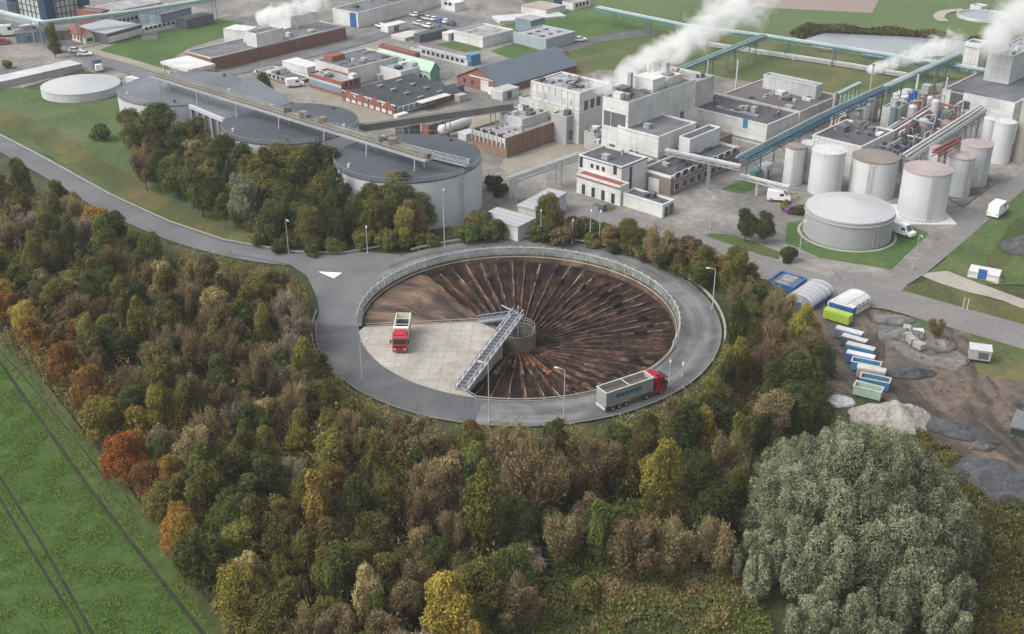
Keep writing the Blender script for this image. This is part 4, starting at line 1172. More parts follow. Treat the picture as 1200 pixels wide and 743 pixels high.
o = Bld('long_shed', 'pinkish office terrace beyond the pipe bridge, right of navy tower', (130, 14), (190, 2), (105, 6), h=5.5, ang=None, wall='offwhite', roof='rooflight')
o.win('R', .02, .98, 12, 1.2, 1.2, 1.2).win('R', .02, .98, 12, 3.4, 1.2, 1.2)
o = Bld('brick_shed', 'dull red brick shed right beside the navy tower foot', (118, 14), (128, 11), (100, 8), h=6, ang=None, wall='brick_red', roof='roofmid')
o = Bld('small_shed', 'low white hut beside the pale pump kiosk behind low white tank', (156, 94), (164, 92), (146, 91), h=2.6, ang=AXIS, wall='white', roof='white', parapet=0)
o = Bld('white_warehouse', 'low white plant hall under the small steam cloud, top left of centre', (340, 19), (372, 13), (300, 14), h=6, ang=None, wall='white', roof='rooflight')
o.units(6, 41)
o = Bld('small_shed', 'tiny white store house beyond the long red brick building', (300, 40), (330, 33), (288, 37), h=8.5, ang=None, wall='white', roof='roofmid', parapet=.2)
o = Bld('small_shed', 'white roof house standing by lawn corner, beyond red brick building', (288, 37), (302, 32), (270, 31), h=6, ang=None, wall='white', roof='white', parapet=0)

# quay wall strip top left: a long pale canopy-like concrete bunker
q0, q1, q2 = at(-40, 110), at(96, 80), at(-40, 100)
t = Bld('storage_clamp', 'long pale concrete clamp wall running behind the low white tank', (-35, 104.5), (96, 75), (-35, 96), base=112, ang=None, wall='tankgrey', roof='tanklight', parapet=0, dw=7)
# low sheds beside silo A / under trees
o = Bld('ribbed_shed', 'low grey corrugated shed with white end beside the silo, above the ring', (607, 266), (627, 256), (583.5, 243.5), h=3.6, ang=None, wall='white', roof='roofcorr', parapet=0, roofover=.2)
o = Bld('ribbed_shed', 'long corrugated grey roof running from white shed to the office', (628, 246), (664, 226), (612, 238), h=4.2, ang=None, wall='offwhite', roof='roofcorr', parapet=0, roofover=.2)
o = Bld('gate_house', 'narrow white stair house rising behind the top of the ring', (607, 270), (614, 267), (602, 268), base=284, ang=None, wall='white', roof='white', parapet=0)
# right hall
o = Bld('great_hall', 'big white hall with wide grey roof and tall dark door, right of process pipes', (1190, 121), (1330, 60), (1097, 108), base=143, ang=AXIS, wall='white', roof='roofmid')
o.win('L', .72, .86, 1, .1, 3.6, 6.0, 'steeldk', name='door', d=.05).win('L', .60, .66, 1, 1, 1.6, 2.2, 'steeldk').win('L', .22, .34, 1, 3.0, 3.4, 2.2, 'tanklight').ribs('L', 9, .15, .05)
o = Bld('white_tower', 'square white tower with flat cap behind the big white hall', (1150, 52), (1163.5, 49), (1133, 48.5), base=86, ang=AXIS, wall='white', roof='roofmid', h=None)
o.band('L', o.h - 1.2, o.h, 'white', .4).band('R', o.h - 1.2, o.h, 'white', .4).ribs('L', 4, .2, .08)
o = Bld('great_hall', 'pale grey block behind the white tower, steam drifting over it', (1188, 66), (1240, 50), (1160, 60), h=13, ang=AXIS, wall='tanklight', roof='rooflight')
o.units(8, 42)
# process building with pipework
o = Bld('pipe_house', 'dark-roofed process building with red vents, behind white storage tanks', (1010, 172), (1046, 152), (957, 156), h=8.2, ang=AXIS, wall='white', roof='roofdark')
o.units(14, 51, mats=('white', 'steel', 'redsteel', 'roofmid'), size=(.8, 2.4))
o = Bld('pipe_house', 'narrow pink-grey building among the pipes beyond the dark process roof', (1050, 128), (1090, 108), (1040, 122), h=6.5, ang=AXIS, wall='offwhite', roof='rooflight')
o.units(14, 52, mats=('white', 'steel', 'redsteel', 'blue'), size=(1, 3), hh=(.8, 3))
o = Bld('pipe_house', 'small white plant hut under the blue pipes by the green steel frame', (985, 138), (1005, 128), (978, 134), h=4.5, ang=AXIS, wall='offwhite', roof='rooflight')
o.units(6, 53, mats=('white', 'redsteel', 'steel'), size=(1, 2.4), hh=(1, 2.6))
# yard buildings
o = Bld('blue_shed', 'open blue skip-like shed with dark inner bays, at the wood edge', (930, 337.5), (945.5, 326), (906, 324), base=343, ang=None, wall='blue', roof='roofblue', parapet=.3)
o.skylights(3, 1, 1.2, 3, 'rooflight', area=(.02, .98, .1, .9))
o = Bld('small_shed', 'grey-roofed dark green hut by the construction yard at right frame edge', (1186, 499), (1212, 506), (1197, 483), base=510, ang=None, wall=paint('dark_green_boards', (.02, .045, .04), .6, .2, dirt=.2), roof='roofmid', parapet=0, roofover=.3)
# container with blue door on a pad
o = Bld('site_container', 'white site container with blue door panel on concrete pad', (1171, 325), (1174, 317), (1136, 315), base=332, ang=None, wall='white', roof='white', parapet=0)
o.win('L', .42, .66, 1, .25, 1.6, 2.0, 'blue', name='door')
sheet('concrete_pad', [(1132, 322), (1168, 335), (1174, 330), (1170, 324)], M['g_track'])
# white low wall behind the trees above the ring
o = Bld('retaining_wall', 'white low wall behind the belt of trees at the yard edge', (831, 294.5), (834, 292), (758, 268), base=299, ang=None, wall='white', roof='white', parapet=0, cat='wall', dw=10)


# curved-roof sheds in the yard
def vault_shed(label, near, right, left, base, roofm, wallm, name='vaulted_shed', ribs=True, rise=1.6):
    h = height_over(near[0], near[1], base)
    P0, P1, P2 = at(near[0], near[1], h), at(right[0], right[1], h), at(left[0], left[1], h)
    a = atan2(P1.y - P0.y, P1.x - P0.x); ex = Vector((cos(a), sin(a), 0)); ey = Vector((-sin(a), cos(a), 0))
    A = (P1 - P0).dot(ex); B = (P2 - P0).dot(ey)
    t = empty(name, (P0.x, P0.y, 0), a, label, 'shed')
    MB().box(0, A, 0, B, -.2, h).build('wall', M[wallm], t)
    mb = MB(); n = 12; prof = [(B / 2 - (B / 2 + .15) * cos(pi * k / n), h - .05 + rise * sin(pi * k / n)) for k in range(n + 1)]
    mb.prism(prof, -.1, A + .1); mb.build('roof', M[roofm], t)
    if ribs:
        for j in range(6):
            x = A * (j + .0) / 5
            mb = MB(); pr = [(y, z + .08) for y, z in prof]
            mb.prism(pr + [(y, z - .12) for y, z in reversed(pr)], min(max(x, .0), A) - .12, min(max(x, 0), A) + .12)
            mb.build('roof_rib', M['tanklight'], t)
    return t, A, B, h


vault_shed('blue shed with ribbed pale grey vaulted roof, next to white vaulted shed', (952, 359), (976, 342), (930, 344), 366, 'roofcorr', 'blue')
t, A, B, h = vault_shed('white vaulted shed with small square windows behind lime green container', (997, 365), (1020, 352), (978, 351), 374, 'white', 'white', ribs=False, rise=1.3)
for k in range(4): MB().box(A * (.12 + .22 * k), A * (.12 + .22 * k) + .9, -.06, .1, 1.2, 2.0).build('window', M['glass'], t)
MB().box(-.06, .1, B * .25, B * .7, .8, h + .2).build('door', M['blue'], t)

# ---------------- tanks
def solve_tank(xl, xr, yt, yb):
    cx = (xl + xr) / 2; z = 5
    for _ in range(40):
        r = (at(xr, yt, z).x - at(xl, yt, z).x) / 2
        d = at(cx, yb).y + r
        y = H_PX / 2 - yt
        z = CAM_H + d * (-F_PX * sin(PITCH) + y * cos(PITCH)) / (F_PX * cos(PITCH) + y * sin(PITCH))
    c = at(cx, yt, z)
    return c, r, z


def tank(label, xl, xr, yt, yb, wall='tankwhite', top='tankwhite', cone=.25, name='storage_tank', rings=4, rail=True, ladder=None, fixed=None):
    c, r, z = solve_tank(xl, xr, yt, yb) if fixed is None else fixed
    t = empty(name, (c.x, c.y, 0), 0, label, 'tank' if name == 'storage_tank' else 'silo')
    prof = [(r, -.3)]
    for k in range(1, rings):
        zz = z * k / rings
        prof += [(r, zz - .05), (r + .04, zz - .04), (r + .04, zz + .04), (r, zz + .05)]
    prof += [(r, z)]
    MB().lathe(prof, 0, 0, 56).build('shell', M[wall] if isinstance(wall, str) else wall, t, smooth=False)
    MB().lathe([(r + .07, z - .25), (r + .07, z + .02), (r - .12, z + .02), (.3, z + cone)], 0, 0, 56, cap1=True).build('roof', M[top] if isinstance(top, str) else top, t)
    if rail:
        mb = MB(); n = max(12, int(r * 5))
        for k in range(n):
            a, a2 = 2 * pi * k / n, 2 * pi * (k + 1) / n
            mb.rod((r * cos(a), r * sin(a), z), (r * cos(a), r * sin(a), z + 1), .025, 4)
            mb.rod((r * cos(a), r * sin(a), z + 1), (r * cos(a2), r * sin(a2), z + 1), .03, 4)
        mb.build('railing', M['steel'], t)
    if ladder is None and fixed is None and z > 5 and name == 'storage_tank': ladder = -60 - (xl % 7) * 9
    if ladder is not None:
        a = radians(ladder); mb = MB(); u = Vector((cos(a), sin(a), 0)); s_ = Vector((-sin(a), cos(a), 0))
        for sg in (-.45, .45): mb.beam(u * (r + .3) + s_ * sg + Vector((0, 0, 0)), u * (r + .3) + s_ * sg + Vector((0, 0, z + 1)), .1, .1)
        for k in range(int(z / .5)): mb.beam(u * (r + .3) - s_ * .45 + Vector((0, 0, k * .5)), u * (r + .3) + s_ * .45 + Vector((0, 0, k * .5)), .05, .05)
        mb.build('ladder', M['tankgrey'], t)
    return t, c, r, z


t_, c_, r_, z_ = tank('broad grey ribbed gas tank with pale cone roof on the lawn', 946, 1047, 243, 294, 'gasgrey', 'cone', 2.0, rings=9, rail=False)
mb = MB().lathe([(r_ + .12, z_ - .9), (r_ + .3, z_ - .8), (r_ + .12, z_ - .7)], 0, 0, 56); mb.build('rim_pipe', M['steel'], t_)
MB().lathe([(r_ + 1.2, -.1), (r_ + 1.2, .25), (r_ + .6, .25), (r_ + .6, 0)], 0, 0, 56).build('kerb', M['concrete'], t_)
tank('slim white tank with brown top, leftmost of the white storage tanks', 921.5, 945, 171, 218.5, 'tankwhite', 'brown_top', .3)
tank('slim pale grey tank half hidden behind the leftmost white tank', 940, 962, 167, 214, 'tanklight', 'tanklight', .3)
tank('tall clean white tank with white rim behind the broad grey tank', 952.5, 991.5, 175, 231, 'tankwhite', 'tankwhite', .4)
tank('wide white tank with flat brown top, third from the left', 1000, 1053, 183, 236, 'tankwhite', 'brown_top', .3)
t_, c_, r_, z_ = tank('white tank with pinkish top on white plinth nearest the road', 1060.5, 1115.5, 197, 262, 'tankwhite', 'pink_top', .3)
MB().box(-r_ - .8, r_ + .9, -r_ - .9, r_ + .6, -.1, .22).build('plinth', M['white'], t_)
MB().lathe([(r_ + .25, .2), (r_ + .25, .8), (r_, .8)], 0, 0, 48).build('base_ring', M['white'], t_)
tank('grey tank with dark vertical ladder, front of the grey pair by the road', 1112, 1143, 182, 233, 'tanklight', 'pink_top', .3, ladder=-75)
tank('large grey-pink tank behind the front grey pair by the road', 1128, 1163.5, 168, 221, 'tanklight', 'pink_top', .3)
tank('pinkish grey tank squeezed behind the plinth tank, under red pipes', 1090, 1118, 174, 222, 'tanklight', 'pink_top', .3)
tank('round low white tank with shallow cone roof, alone on the top-left grass', 50, 139, 98.5, 121, 'tanklight', 'cone', 2.2, rings=2, rail=False)
t_, c_, r_, z_ = tank('slender white cylinder silo with rim, front one of the twin cylinders', 1167, 1191, 142, 193, 'tankwhite', 'tankwhite', .2, name='slender_silo')
tank('slender white cylinder silo, rear one of the twin cylinders', 1154, 1171, 138.5, 180, 'tankwhite', 'tankwhite', .2, name='slender_silo')
sheet('bund_floor', [(1108, 232), (1128, 244), (1168, 214), (1150, 200)], M['g_rubble'])

# great sugar silos
ZS = 11.0
for (lab, px, py, rp, roof) in (('huge white round silo nearest the ring, roof crossed by the end of the gallery', 478, 184, None, 'siloroof'),
                                ('huge white round silo in the middle of the three under the gallery', 340, 144, None, 'siloroof'),
                                ('huge white round silo farthest left of the three under the gallery', 213, 103, None, 'siloroof2')):
    c = at(px, py, ZS)
    t_, *_ = tank(lab, 0, 0, 0, 0, 'silo', roof, .9, name='silo', rings=5, rail=True, ladder={478: -42, 340: -60, 213: -70}[px], fixed=(c, 16.3, ZS))
    for k in range(5):
        a = radians(-150 + k * 67)
        MB().cyl(14 * cos(a), 14 * sin(a), ZS, ZS + .9, .35, 8).build('roof_vent', M['steeldk' if k % 2 else 'white'], t_)
    if px == 478:
        MB().box(.5, 2.7, -17.2, -16.2, 0, 1.7).build('control_box', M['skyblue'], t_)
        mb = MB()
        p, q = Vector((-2, 1.5, 12.4)), Vector((13.5, -8.2, 12.0))
        truss('walkway', p, q, 1.4, 1.1, t_, M['steel'], 16, M['steeldk'])
# link block between two silos, with pillared facade
P = [at(x, y, ZS - .2) for x, y in ((224, 124), (264, 141), (344, 121), (300, 93))]
t = empty('silo_link', (0, 0, 0), 0, 'flat pale-roofed link with pillared dark facade between two huge silos', 'building')
MB().add([(p.x, p.y, -.3) for p in P] + [(p.x, p.y, ZS - .4) for p in P], [(0, 1, 5, 4), (1, 2, 6, 5), (2, 3, 7, 6), (3, 0, 4, 7)]).build('wall', M['louver'], t)
MB().add([(p.x, p.y, ZS - .4) for p in P] + [(p.x, p.y, ZS + .1) for p in P], [(0, 1, 5, 4), (1, 2, 6, 5), (2, 3, 7, 6), (3, 0, 4, 7), (4, 5, 6, 7)]).build('roof', M['siloroof2'], t)
d = P[1] - P[0]; nrm = Vector((d.y, -d.x, 0)).normalized()
for k in range(6):
    p = P[0] + d * (k / 5) + nrm * .3
    MB().box(p.x - .3, p.x + .3, p.y - .3, p.y + .3, 0, ZS - .3).build('pillar', M['silo'], t)
MB().beam(P[0] + nrm * .35 + Vector((0, 0, 0)), P[1] + nrm * .35, .8, .9).build('fascia', M['silo'], t)

# conveyor gallery over the silos
G0, G1 = at(181, 89, 15), at(503, 187.5, 14.2)
t = empty('conveyor_gallery', (0, 0, 0), 0, 'long narrow conveyor gallery running across the roofs of the silos', 'conveyor')
MB().beam(G0, G1, 2.6, .4).build('deck', M['tankgrey'], t)
MB().beam(G0 + Vector((0, 0, .9)), G1 + Vector((0, 0, .9)), 1.3, .9).build('belt_cover', paint('mossy_cover', (.17, .165, .13), .9, .3, .8, dirt=.5), t)
d = (G1 - G0).normalized(); s_ = Vector((-d.y, d.x, 0)).normalized()
mb = MB(); L = (G1 - G0).length
for sg in (-1, 1):
    mb.beam(G0 + s_ * sg * 1.6 + Vector((0, 0, 1.2)), G1 + s_ * sg * 1.6 + Vector((0, 0, 1.2)), .07, .07)
    k = 0
    while k * 2 < L:
        p = G0 + d * (k * 2) + s_ * sg * 1.6
        mb.beam(p, p + Vector((0, 0, 1.2)), .06, .06); k += 1
mb.build('railing', M['steel'], t)
for f in (.04, .2, .36, .52, .68, .82, .97):
    p = G0.lerp(G1, f)
    mb = MB()
    for sg in (-1, 1): mb.beam(p + s_ * sg * 1.3, Vector((p.x, p.y, 11.0)) + s_ * sg * 1.6, .25, .25)
    mb.build('support', M['steel'], t)
r_ = random.Random(4)
for k in range(9):
    p = G0.lerp(G1, r_.uniform(.5, .95)) + Vector((0, 0, 1.6)); w = r_.uniform(.4, .9)
    MB().box(p.x - w, p.x + w, p.y - w, p.y + w, p.z - .4, p.z + r_.uniform(.3, 1)).build('drive_unit', M[r_.choice(['tankgrey', 'brown_top', 'steeldk'])], t)
# low second gallery to the right
p0, p1 = at(404, 152, 9), at(600, 124, 9)
t = empty('conveyor_gallery', (0, 0, 0), 0, 'thin dark closed gallery from middle silo across the sandy yard', 'conveyor')
MB().beam(p0, p1, 1.7, 1.6).build('duct', paint('gallery_cover', (.13, .135, .12), .8, .25, .8, dirt=.5), t)
MB().beam(p0 + Vector((0, 0, -.95)), p1 + Vector((0, 0, -.95)), 1.9, .2).build('deck', M['tankgrey'], t)
for f in (.1, .35, .6, .88):
    p = p0.lerp(p1, f); mb = MB()
    for sx in (-1, 1): mb.beam((p.x + sx, p.y, 0), (p.x + sx * .5, p.y, 8.1), .25, .25)
    mb.build('support', M['tankgrey'], t)


# ---------------- pipe bridges
def pipe_bridge(name, label, pts, width, pipes, rail_mat, every=14, cat='pipe bridge', depth=.8, first=.5, legs=True, legmat=None):
    """pts: world points at deck level; pipes: [(offset across, radius, height, material)]"""
    t = empty(name, (0, 0, 0), 0, label, cat)
    mbd = MB()
    for a, b_ in zip(pts[:-1], pts[1:]):
        d = (b_ - a); L = d.length; d.normalize(); s = Vector((-d.y, d.x, 0)).normalized()
        for sg in (-1, 1):
            mbd.beam(a + s * sg * width / 2, b_ + s * sg * width / 2, .22, .3)
            mbd.beam(a + s * sg * width / 2 - Vector((0, 0, depth)), b_ + s * sg * width / 2 - Vector((0, 0, depth)), .16, .2)
            n = max(1, int(L / 3))
            for k in range(n):
                p, q = a + d * (L * k / n), a + d * (L * (k + 1) / n)
                mbd.beam(p + s * sg * width / 2, q + s * sg * width / 2 - Vector((0, 0, depth)), .1, .1)
        n = max(1, int(L / 2.5))
        for k in range(n + 1):
            p = a + d * (L * k / n); mbd.beam(p - s * width / 2, p + s * width / 2, .14, .14)
        if legs:
            k = first * every
            while k < L:
                p = a + d * k; mb = MB()
                for sg in (-1, 1):
                    f = p + s * sg * width * .5
                    mb.beam((f.x, f.y, 0), f, .3, .3)
                mb.beam(p - s * width * .5 - Vector((0, 0, p.z * .5)), p + s * width * .5 - Vector((0, 0, .8)), .12, .12)
                mb.build('support', legmat or rail_mat, t); k += every
    mbd.build('truss', rail_mat, t)
    for off, r, hh, mt in pipes:
        mb = MB()
        for a, b_ in zip(pts[:-1], pts[1:]):
            d = (b_ - a).normalized(); s = Vector((-d.y, d.x, 0)).normalized()
            mb.rod(a + s * off + Vector((0, 0, hh)), b_ + s * off + Vector((0, 0, hh)), r, 8)
        mb.build('pipe', mt, t)
    return t


pipe_bridge('pipe_bridge', 'long pale teal pipe bridge across the meadow in front of the pond', [at(700, 9, 6), at(806, 31, 6), at(897, 42.5, 6), at(1010, 60, 6), at(1160, 84, 6)], 2.4,
            [(-.8, .25, .3, M['teal_lt']), (.1, .2, .3, M['teal']), (.8, .25, .35, M['tanklight'])], M['teal'], 16)
pipe_bridge('pipe_bridge', 'teal pipe bridge branching from the meadow line to the steaming plant', [at(895, 42, 7), at(788, 85, 7)], 2.4,
            [(-.8, .28, .3, M['teal_lt']), (.1, .3, .35, M['teal']), (.9, .3, .35, M['teal_lt'])], M['teal'], 14)
pipe_bridge('pipe_bridge', 'thick blue pipe bridge rising past the white storage tanks', [at(868, 187, 7.5), at(960, 139, 8), at(1037, 103.5, 8)], 3.4,
            [(-1.0, .45, .4, M['blue_pipe']), (.1, .3, .3, M['steeldk']), (1.1, .28, .35, M['teal_lt'])], M['blue_pipe'], 13, legmat=M['teal'])
pipe_bridge('pipe_bridge', 'pale pipe bridge from the blue pipes towards the pond', [at(1037, 103, 8), at(1122, 64.5, 8)], 3.0,
            [(-.9, .5, .5, M['teal_lt']), (.2, .45, .5, M['tanklight']), (1.0, .3, .4, M['teal'])], M['teal'], 15)
pipe_bridge('pipe_bridge', 'light pipe gantry leading left from the blue pipes over the brick office', [at(868, 195, 7), at(780, 176, 7.5)], 1.1,
            [(-.3, .14, .3, M['tanklight']), (.4, .14, .3, M['tanklight'])], M['steel'], 15)
pipe_bridge('pipe_bridge', 'grey pipe gantry over the sandy yard to the white office', [at(596, 210, 6), at(681, 180.5, 6)], 1.8,
            [(-.4, .3, .3, M['steel']), (.4, .25, .3, M['tanklight'])], M['steel'], 15, first=.1)
pipe_bridge('pipe_bridge', 'low white pipe run on stubs beside the lamp lawn, yard centre', [at(868, 205, 4), at(925, 219, 4)], .9,
            [(0, .2, .2, M['white'])], M['tanklight'], 9)
pipe_bridge('pipe_bridge', 'pale pipe bridge bending in front of the navy tower, top left', [at(-60, 0, 8), at(50, 27, 8), at(150, 15, 8), at(270, -4, 8)], 2.8,
            [(-1, .45, .4, M['teal_lt']), (0.2, .4, .4, M['tanklight']), (1.1, .35, .35, M['teal_lt'])], M['teal_lt'], 22)
pipe_bridge('pipe_bridge', 'thin ground pipe line along the service path by the pond', [at(794, 45, 1.4), at(1000, 76, 1.4), at(1075, 89, 1.4)], .8,
            [(0, .22, .3, M['tanklight'])], M['tanklight'], 12)
pipe_bridge('pipe_bridge', 'pale pipe line crossing behind the pond tip, top right', [at(1010, 64, 4), at(1060, 72, 4), at(1140, 82, 4)], 1.4,
            [(-.3, .25, .3, M['teal_lt']), (.3, .25, .3, M['teal'])], M['teal'], 14)
# green steel frame
t = empty('steel_frame', (0, 0, 0), 0, 'open green steel frame with pale top beam beside the rear hall', 'frame')
a, b_ = at(978, 112, 9), at(1008, 97, 9)
MB().beam(a, b_, 1.2, .6).build('top_beam', M['teal_lt'], t)
for k in range(7):
    p = a.lerp(b_, k / 6); MB().beam((p.x, p.y, 0), (p.x, p.y, 8.7), .35, .35).build('column', M['green'] if k else M['white'], t)
# ---------------- dense pipework: vessels, racks, ducts
r_ = random.Random(19)
racks = [('rack of red and white process pipes between pale halls', (1040, 160, 5), (1100, 122, 6), 3.5, ['redsteel', 'white', 'pink_top', 'redsteel']),
         ('rack of blue pipes beside the dark-roofed process building', (1020, 172, 5), (1056, 146, 5), 3.0, ['blue', 'skyblue', 'steel', 'tanklight']),
         ('grey pipe rack running up past the twin cylinders', (1060, 186, 8), (1150, 128, 8), 3.0, ['steel', 'tankgrey', 'tanklight', 'pink_top']),
         ('pale pipe rack joining the big white hall', (1106, 160, 7), (1152, 134, 7), 1.6, ['tanklight', 'teal_lt']),
         ('reddish pipe rack over the tank tops', (1096, 180, 11.5), (1122, 166, 11.5), 1.4, ['redsteel', 'redsteel'])]
for lab, p, q, w, cols in racks:
    n = len(cols)
    pipe_bridge('pipe_rack', lab, [at(*p), at(*q)], w, [(-w / 2 + w * (k + .5) / n, .24 + .1 * (k % 2), .3 + .35 * (k % 3), M[cc]) for k, cc in enumerate(cols)], M['redsteel'] if 'red' in lab else M['steel'], 8, cat='pipe rack')
vessels = [((1000, 150), 1.3, 5, 'pink_top', 'stubby pinkish vessel beside the blue pipe bridge'), ((1013, 143), 1.0, 6, 'tanklight', 'narrow pale vessel below the blue pipe bridge'),
           ((1022, 133), 1.4, 5, 'pink_top', 'fat pinkish vessel near the end of blue pipes'), ((1066, 150), 1.2, 7, 'steel', 'steel vessel amid the red and white pipes'),
           ((1080, 158), 1.5, 5, 'tankgrey', 'dark grey squat vessel amid the grey rack'), ((1092, 148), 1.1, 8, 'tanklight', 'tall pale vessel before the big white hall'),
           ((1074, 138), 1.0, 6, 'redsteel', 'small red vessel beside the red pipe rack'), ((1108, 156), 1.6, 4, 'brown_top', 'wide brown vessel above the pinkish grey tank'),
           ((1044, 150), .9, 7, 'strip_blue', 'thin blue column at the process roof corner'), ((1086, 130), 1.2, 5, 'white', 'white vessel behind the red pipe rack')]
for (x, y), r, h, mt, lab in vessels:
    p = at(x, y, 2)
    t = empty('process_vessel', (p.x, p.y, 0), 0, lab, 'vessel', 'process vessels among the pipes')
    MB().cyl(0, 0, .8, .8 + h, r, 18).build('shell', M[mt], t, smooth=False)
    MB().lathe([(r, .8 + h), (r * .7, .8 + h + r * .35), (.1, .8 + h + r * .5)], 0, 0, 18, cap1=True).build('dome', M[mt], t)
    for k in range(3):
        a = 2 * pi * k / 3; MB().rod((r * .8 * cos(a), r * .8 * sin(a), 0), (r * .8 * cos(a), r * .8 * sin(a), 1), .12, 6).build('leg', M['steel'], t)
    MB().path([(0, 0, h + 1), (0, 0, h + 2.2), (r * 2, .5, h + 2.2), (r * 2, .5, .5)], .16, 8).build('pipe', M[r_.choice(['steel', 'redsteel', 'tanklight'])], t)
t = empty('process_pipework', at(1080, 150), 0, 'dense tangle of curved red, blue and pale pipes between halls and tanks', 'pipework')
org = at(1080, 150)
for k in range(98):
    px = r_.uniform(1025, 1125); py = 176 - (px - 1032) * .42 + r_.uniform(-20, 18)
    z = r_.uniform(1, 7)
    p = at(px, py, z) - org
    d = Vector((cos(AXIS), sin(AXIS), 0)) if r_.random() < .6 else Vector((-sin(AXIS), cos(AXIS), 0))
    L = r_.uniform(2, 8)
    q = p + d * L
    mb = MB().path([Vector((p.x, p.y, 0)), p, q, Vector((q.x, q.y, max(0, z - r_.uniform(1, 5))))], r_.uniform(.08, .32), 7)
    mb.build('pipe', M[r_.choice(['redsteel', 'steel', 'tanklight', 'white', 'blue', 'pink_top', 'tankgrey', 'steeldk', 'strip_blue', 'steel', 'pink_top', 'teal', 'steeldk'])], t)
# chimney
c = at(1191, 188)
t = empty('chimney', (c.x + .5, c.y, 0), 0, 'tall beige-grey chimney stack cut by the right frame edge', 'chimney')
MB().lathe([(1.9, -.2), (1.55, 24), (1.35, 50), (1.5, 50.2), (1.5, 51), (1.1, 51), (1.1, 48)], 0, 0, 32).build('shaft', paint('chimney_shaft', (.34, .31, .28), .9, .1, .3, dirt=.3), t)
mb = MB()
for z in (15, 30, 45): mb.lathe([(1.75, z), (1.95, z), (1.95, z + .3), (1.7, z + .3)], 0, 0, 32)
mb.build('band', M['steel'], t)
# ================================================================ vehicles
def wheel(x, y, r, w, parent, rim='steel'):
    mb = MB(); n = 16
    Mx = Matrix.Translation((x, y, r)) @ Matrix.Rotation(pi / 2, 4, 'X')
    prof = [(r * .55, -w / 2), (r, -w / 2 + .03), (r, w / 2 - .03), (r * .55, w / 2)]
    mb.lathe(prof, 0, 0, n); mb.v = [tuple(Mx @ Vector(v)) for v in mb.v]
    o = mb.build('wheel', M['rubber'], parent)
    mb = MB().lathe([(.05, -w * .42), (r * .56, -w * .46), (r * .56, w * .46), (.05, w * .42)], 0, 0, n); mb.v = [tuple(Mx @ Vector(v)) for v in mb.v]
    mb.build('rim', M[rim], o)
    return o


def truck_cab(t, x0, red='red', h=3.5, w=2.5):
    """cab nose towards +x, back at x0"""
    L = 2.2
    prof = [(x0, .75), (x0 + L, .62), (x0 + L + .05, 1.5), (x0 + L - .08, 1.9), (x0 + L - .35, 2.75), (x0 + L - .8, h - .15), (x0 + .1, h), (x0, h - .1)]
    mb = MB(); prof2 = [(a, z) for a, z in prof]
    mb.prism(prof2, -w / 2, w / 2, axis='y')
    mb.build('cab', M[red], t)
    # roof spoiler
    MB().add([(x0 + .1, -1.1, h), (x0 + .1, 1.1, h), (x0 + 1.3, -1.0, h - .02), (x0 + 1.3, 1.0, h - .02), (x0 + .1, -1.0, h + .5), (x0 + .1, 1.0, h + .5)], [(0, 1, 5, 4), (2, 4, 5, 3), (0, 4, 2), (1, 3, 5)]).build('spoiler', M[red], t)
    # windscreen, proud of the sloping front
    a, b_ = Vector((x0 + L - .06, 0, 1.88)), Vector((x0 + L - .36, 0, 2.8))
    n = Vector((b_.z - a.z, 0, -(b_.x - a.x))).normalized() * .03
    MB().add([a + n + Vector((0, -1.12, 0)), a + n + Vector((0, 1.12, 0)), b_ + n + Vector((0, 1.05, 0)), b_ + n + Vector((0, -1.05, 0))], [(0, 1, 2, 3)]).build('windscreen', M['glass'], t)
    MB().box(x0 + L - .2, x0 + L + .35, -1.15, 1.15, 2.82, 2.9).build('sun_visor', M['black'], t)
    for sg in (-1, 1):
        MB().add([(x0 + .75, sg * (w / 2 + .012), 1.9), (x0 + L - .22, sg * (w / 2 + .012), 1.9), (x0 + L - .45, sg * (w / 2 + .012), 2.65), (x0 + .75, sg * (w / 2 + .012), 2.65)], [(0, 1, 2, 3)]).build('side_window', M['glass'], t)
        MB().box(x0 + L - .35, x0 + L - .15, sg * (w / 2 + .25) - .12, sg * (w / 2 + .25) + .12, 1.9, 2.6).build('mirror', M['black'], t)
        MB().box(x0 + L - .02, x0 + L + .09, sg * .85 - .22, sg * .85 + .22, .8, 1.05).build('headlight', M['lamp'], t)
    MB().box(x0 + L - .05, x0 + L + .1, -1.2, 1.2, .42, .78).build('bumper', M[red], t)
    MB().box(x0 + L + .0, x0 + L + .075, -.95, .95, 1.1, 1.55).build('grille', M['black'], t)


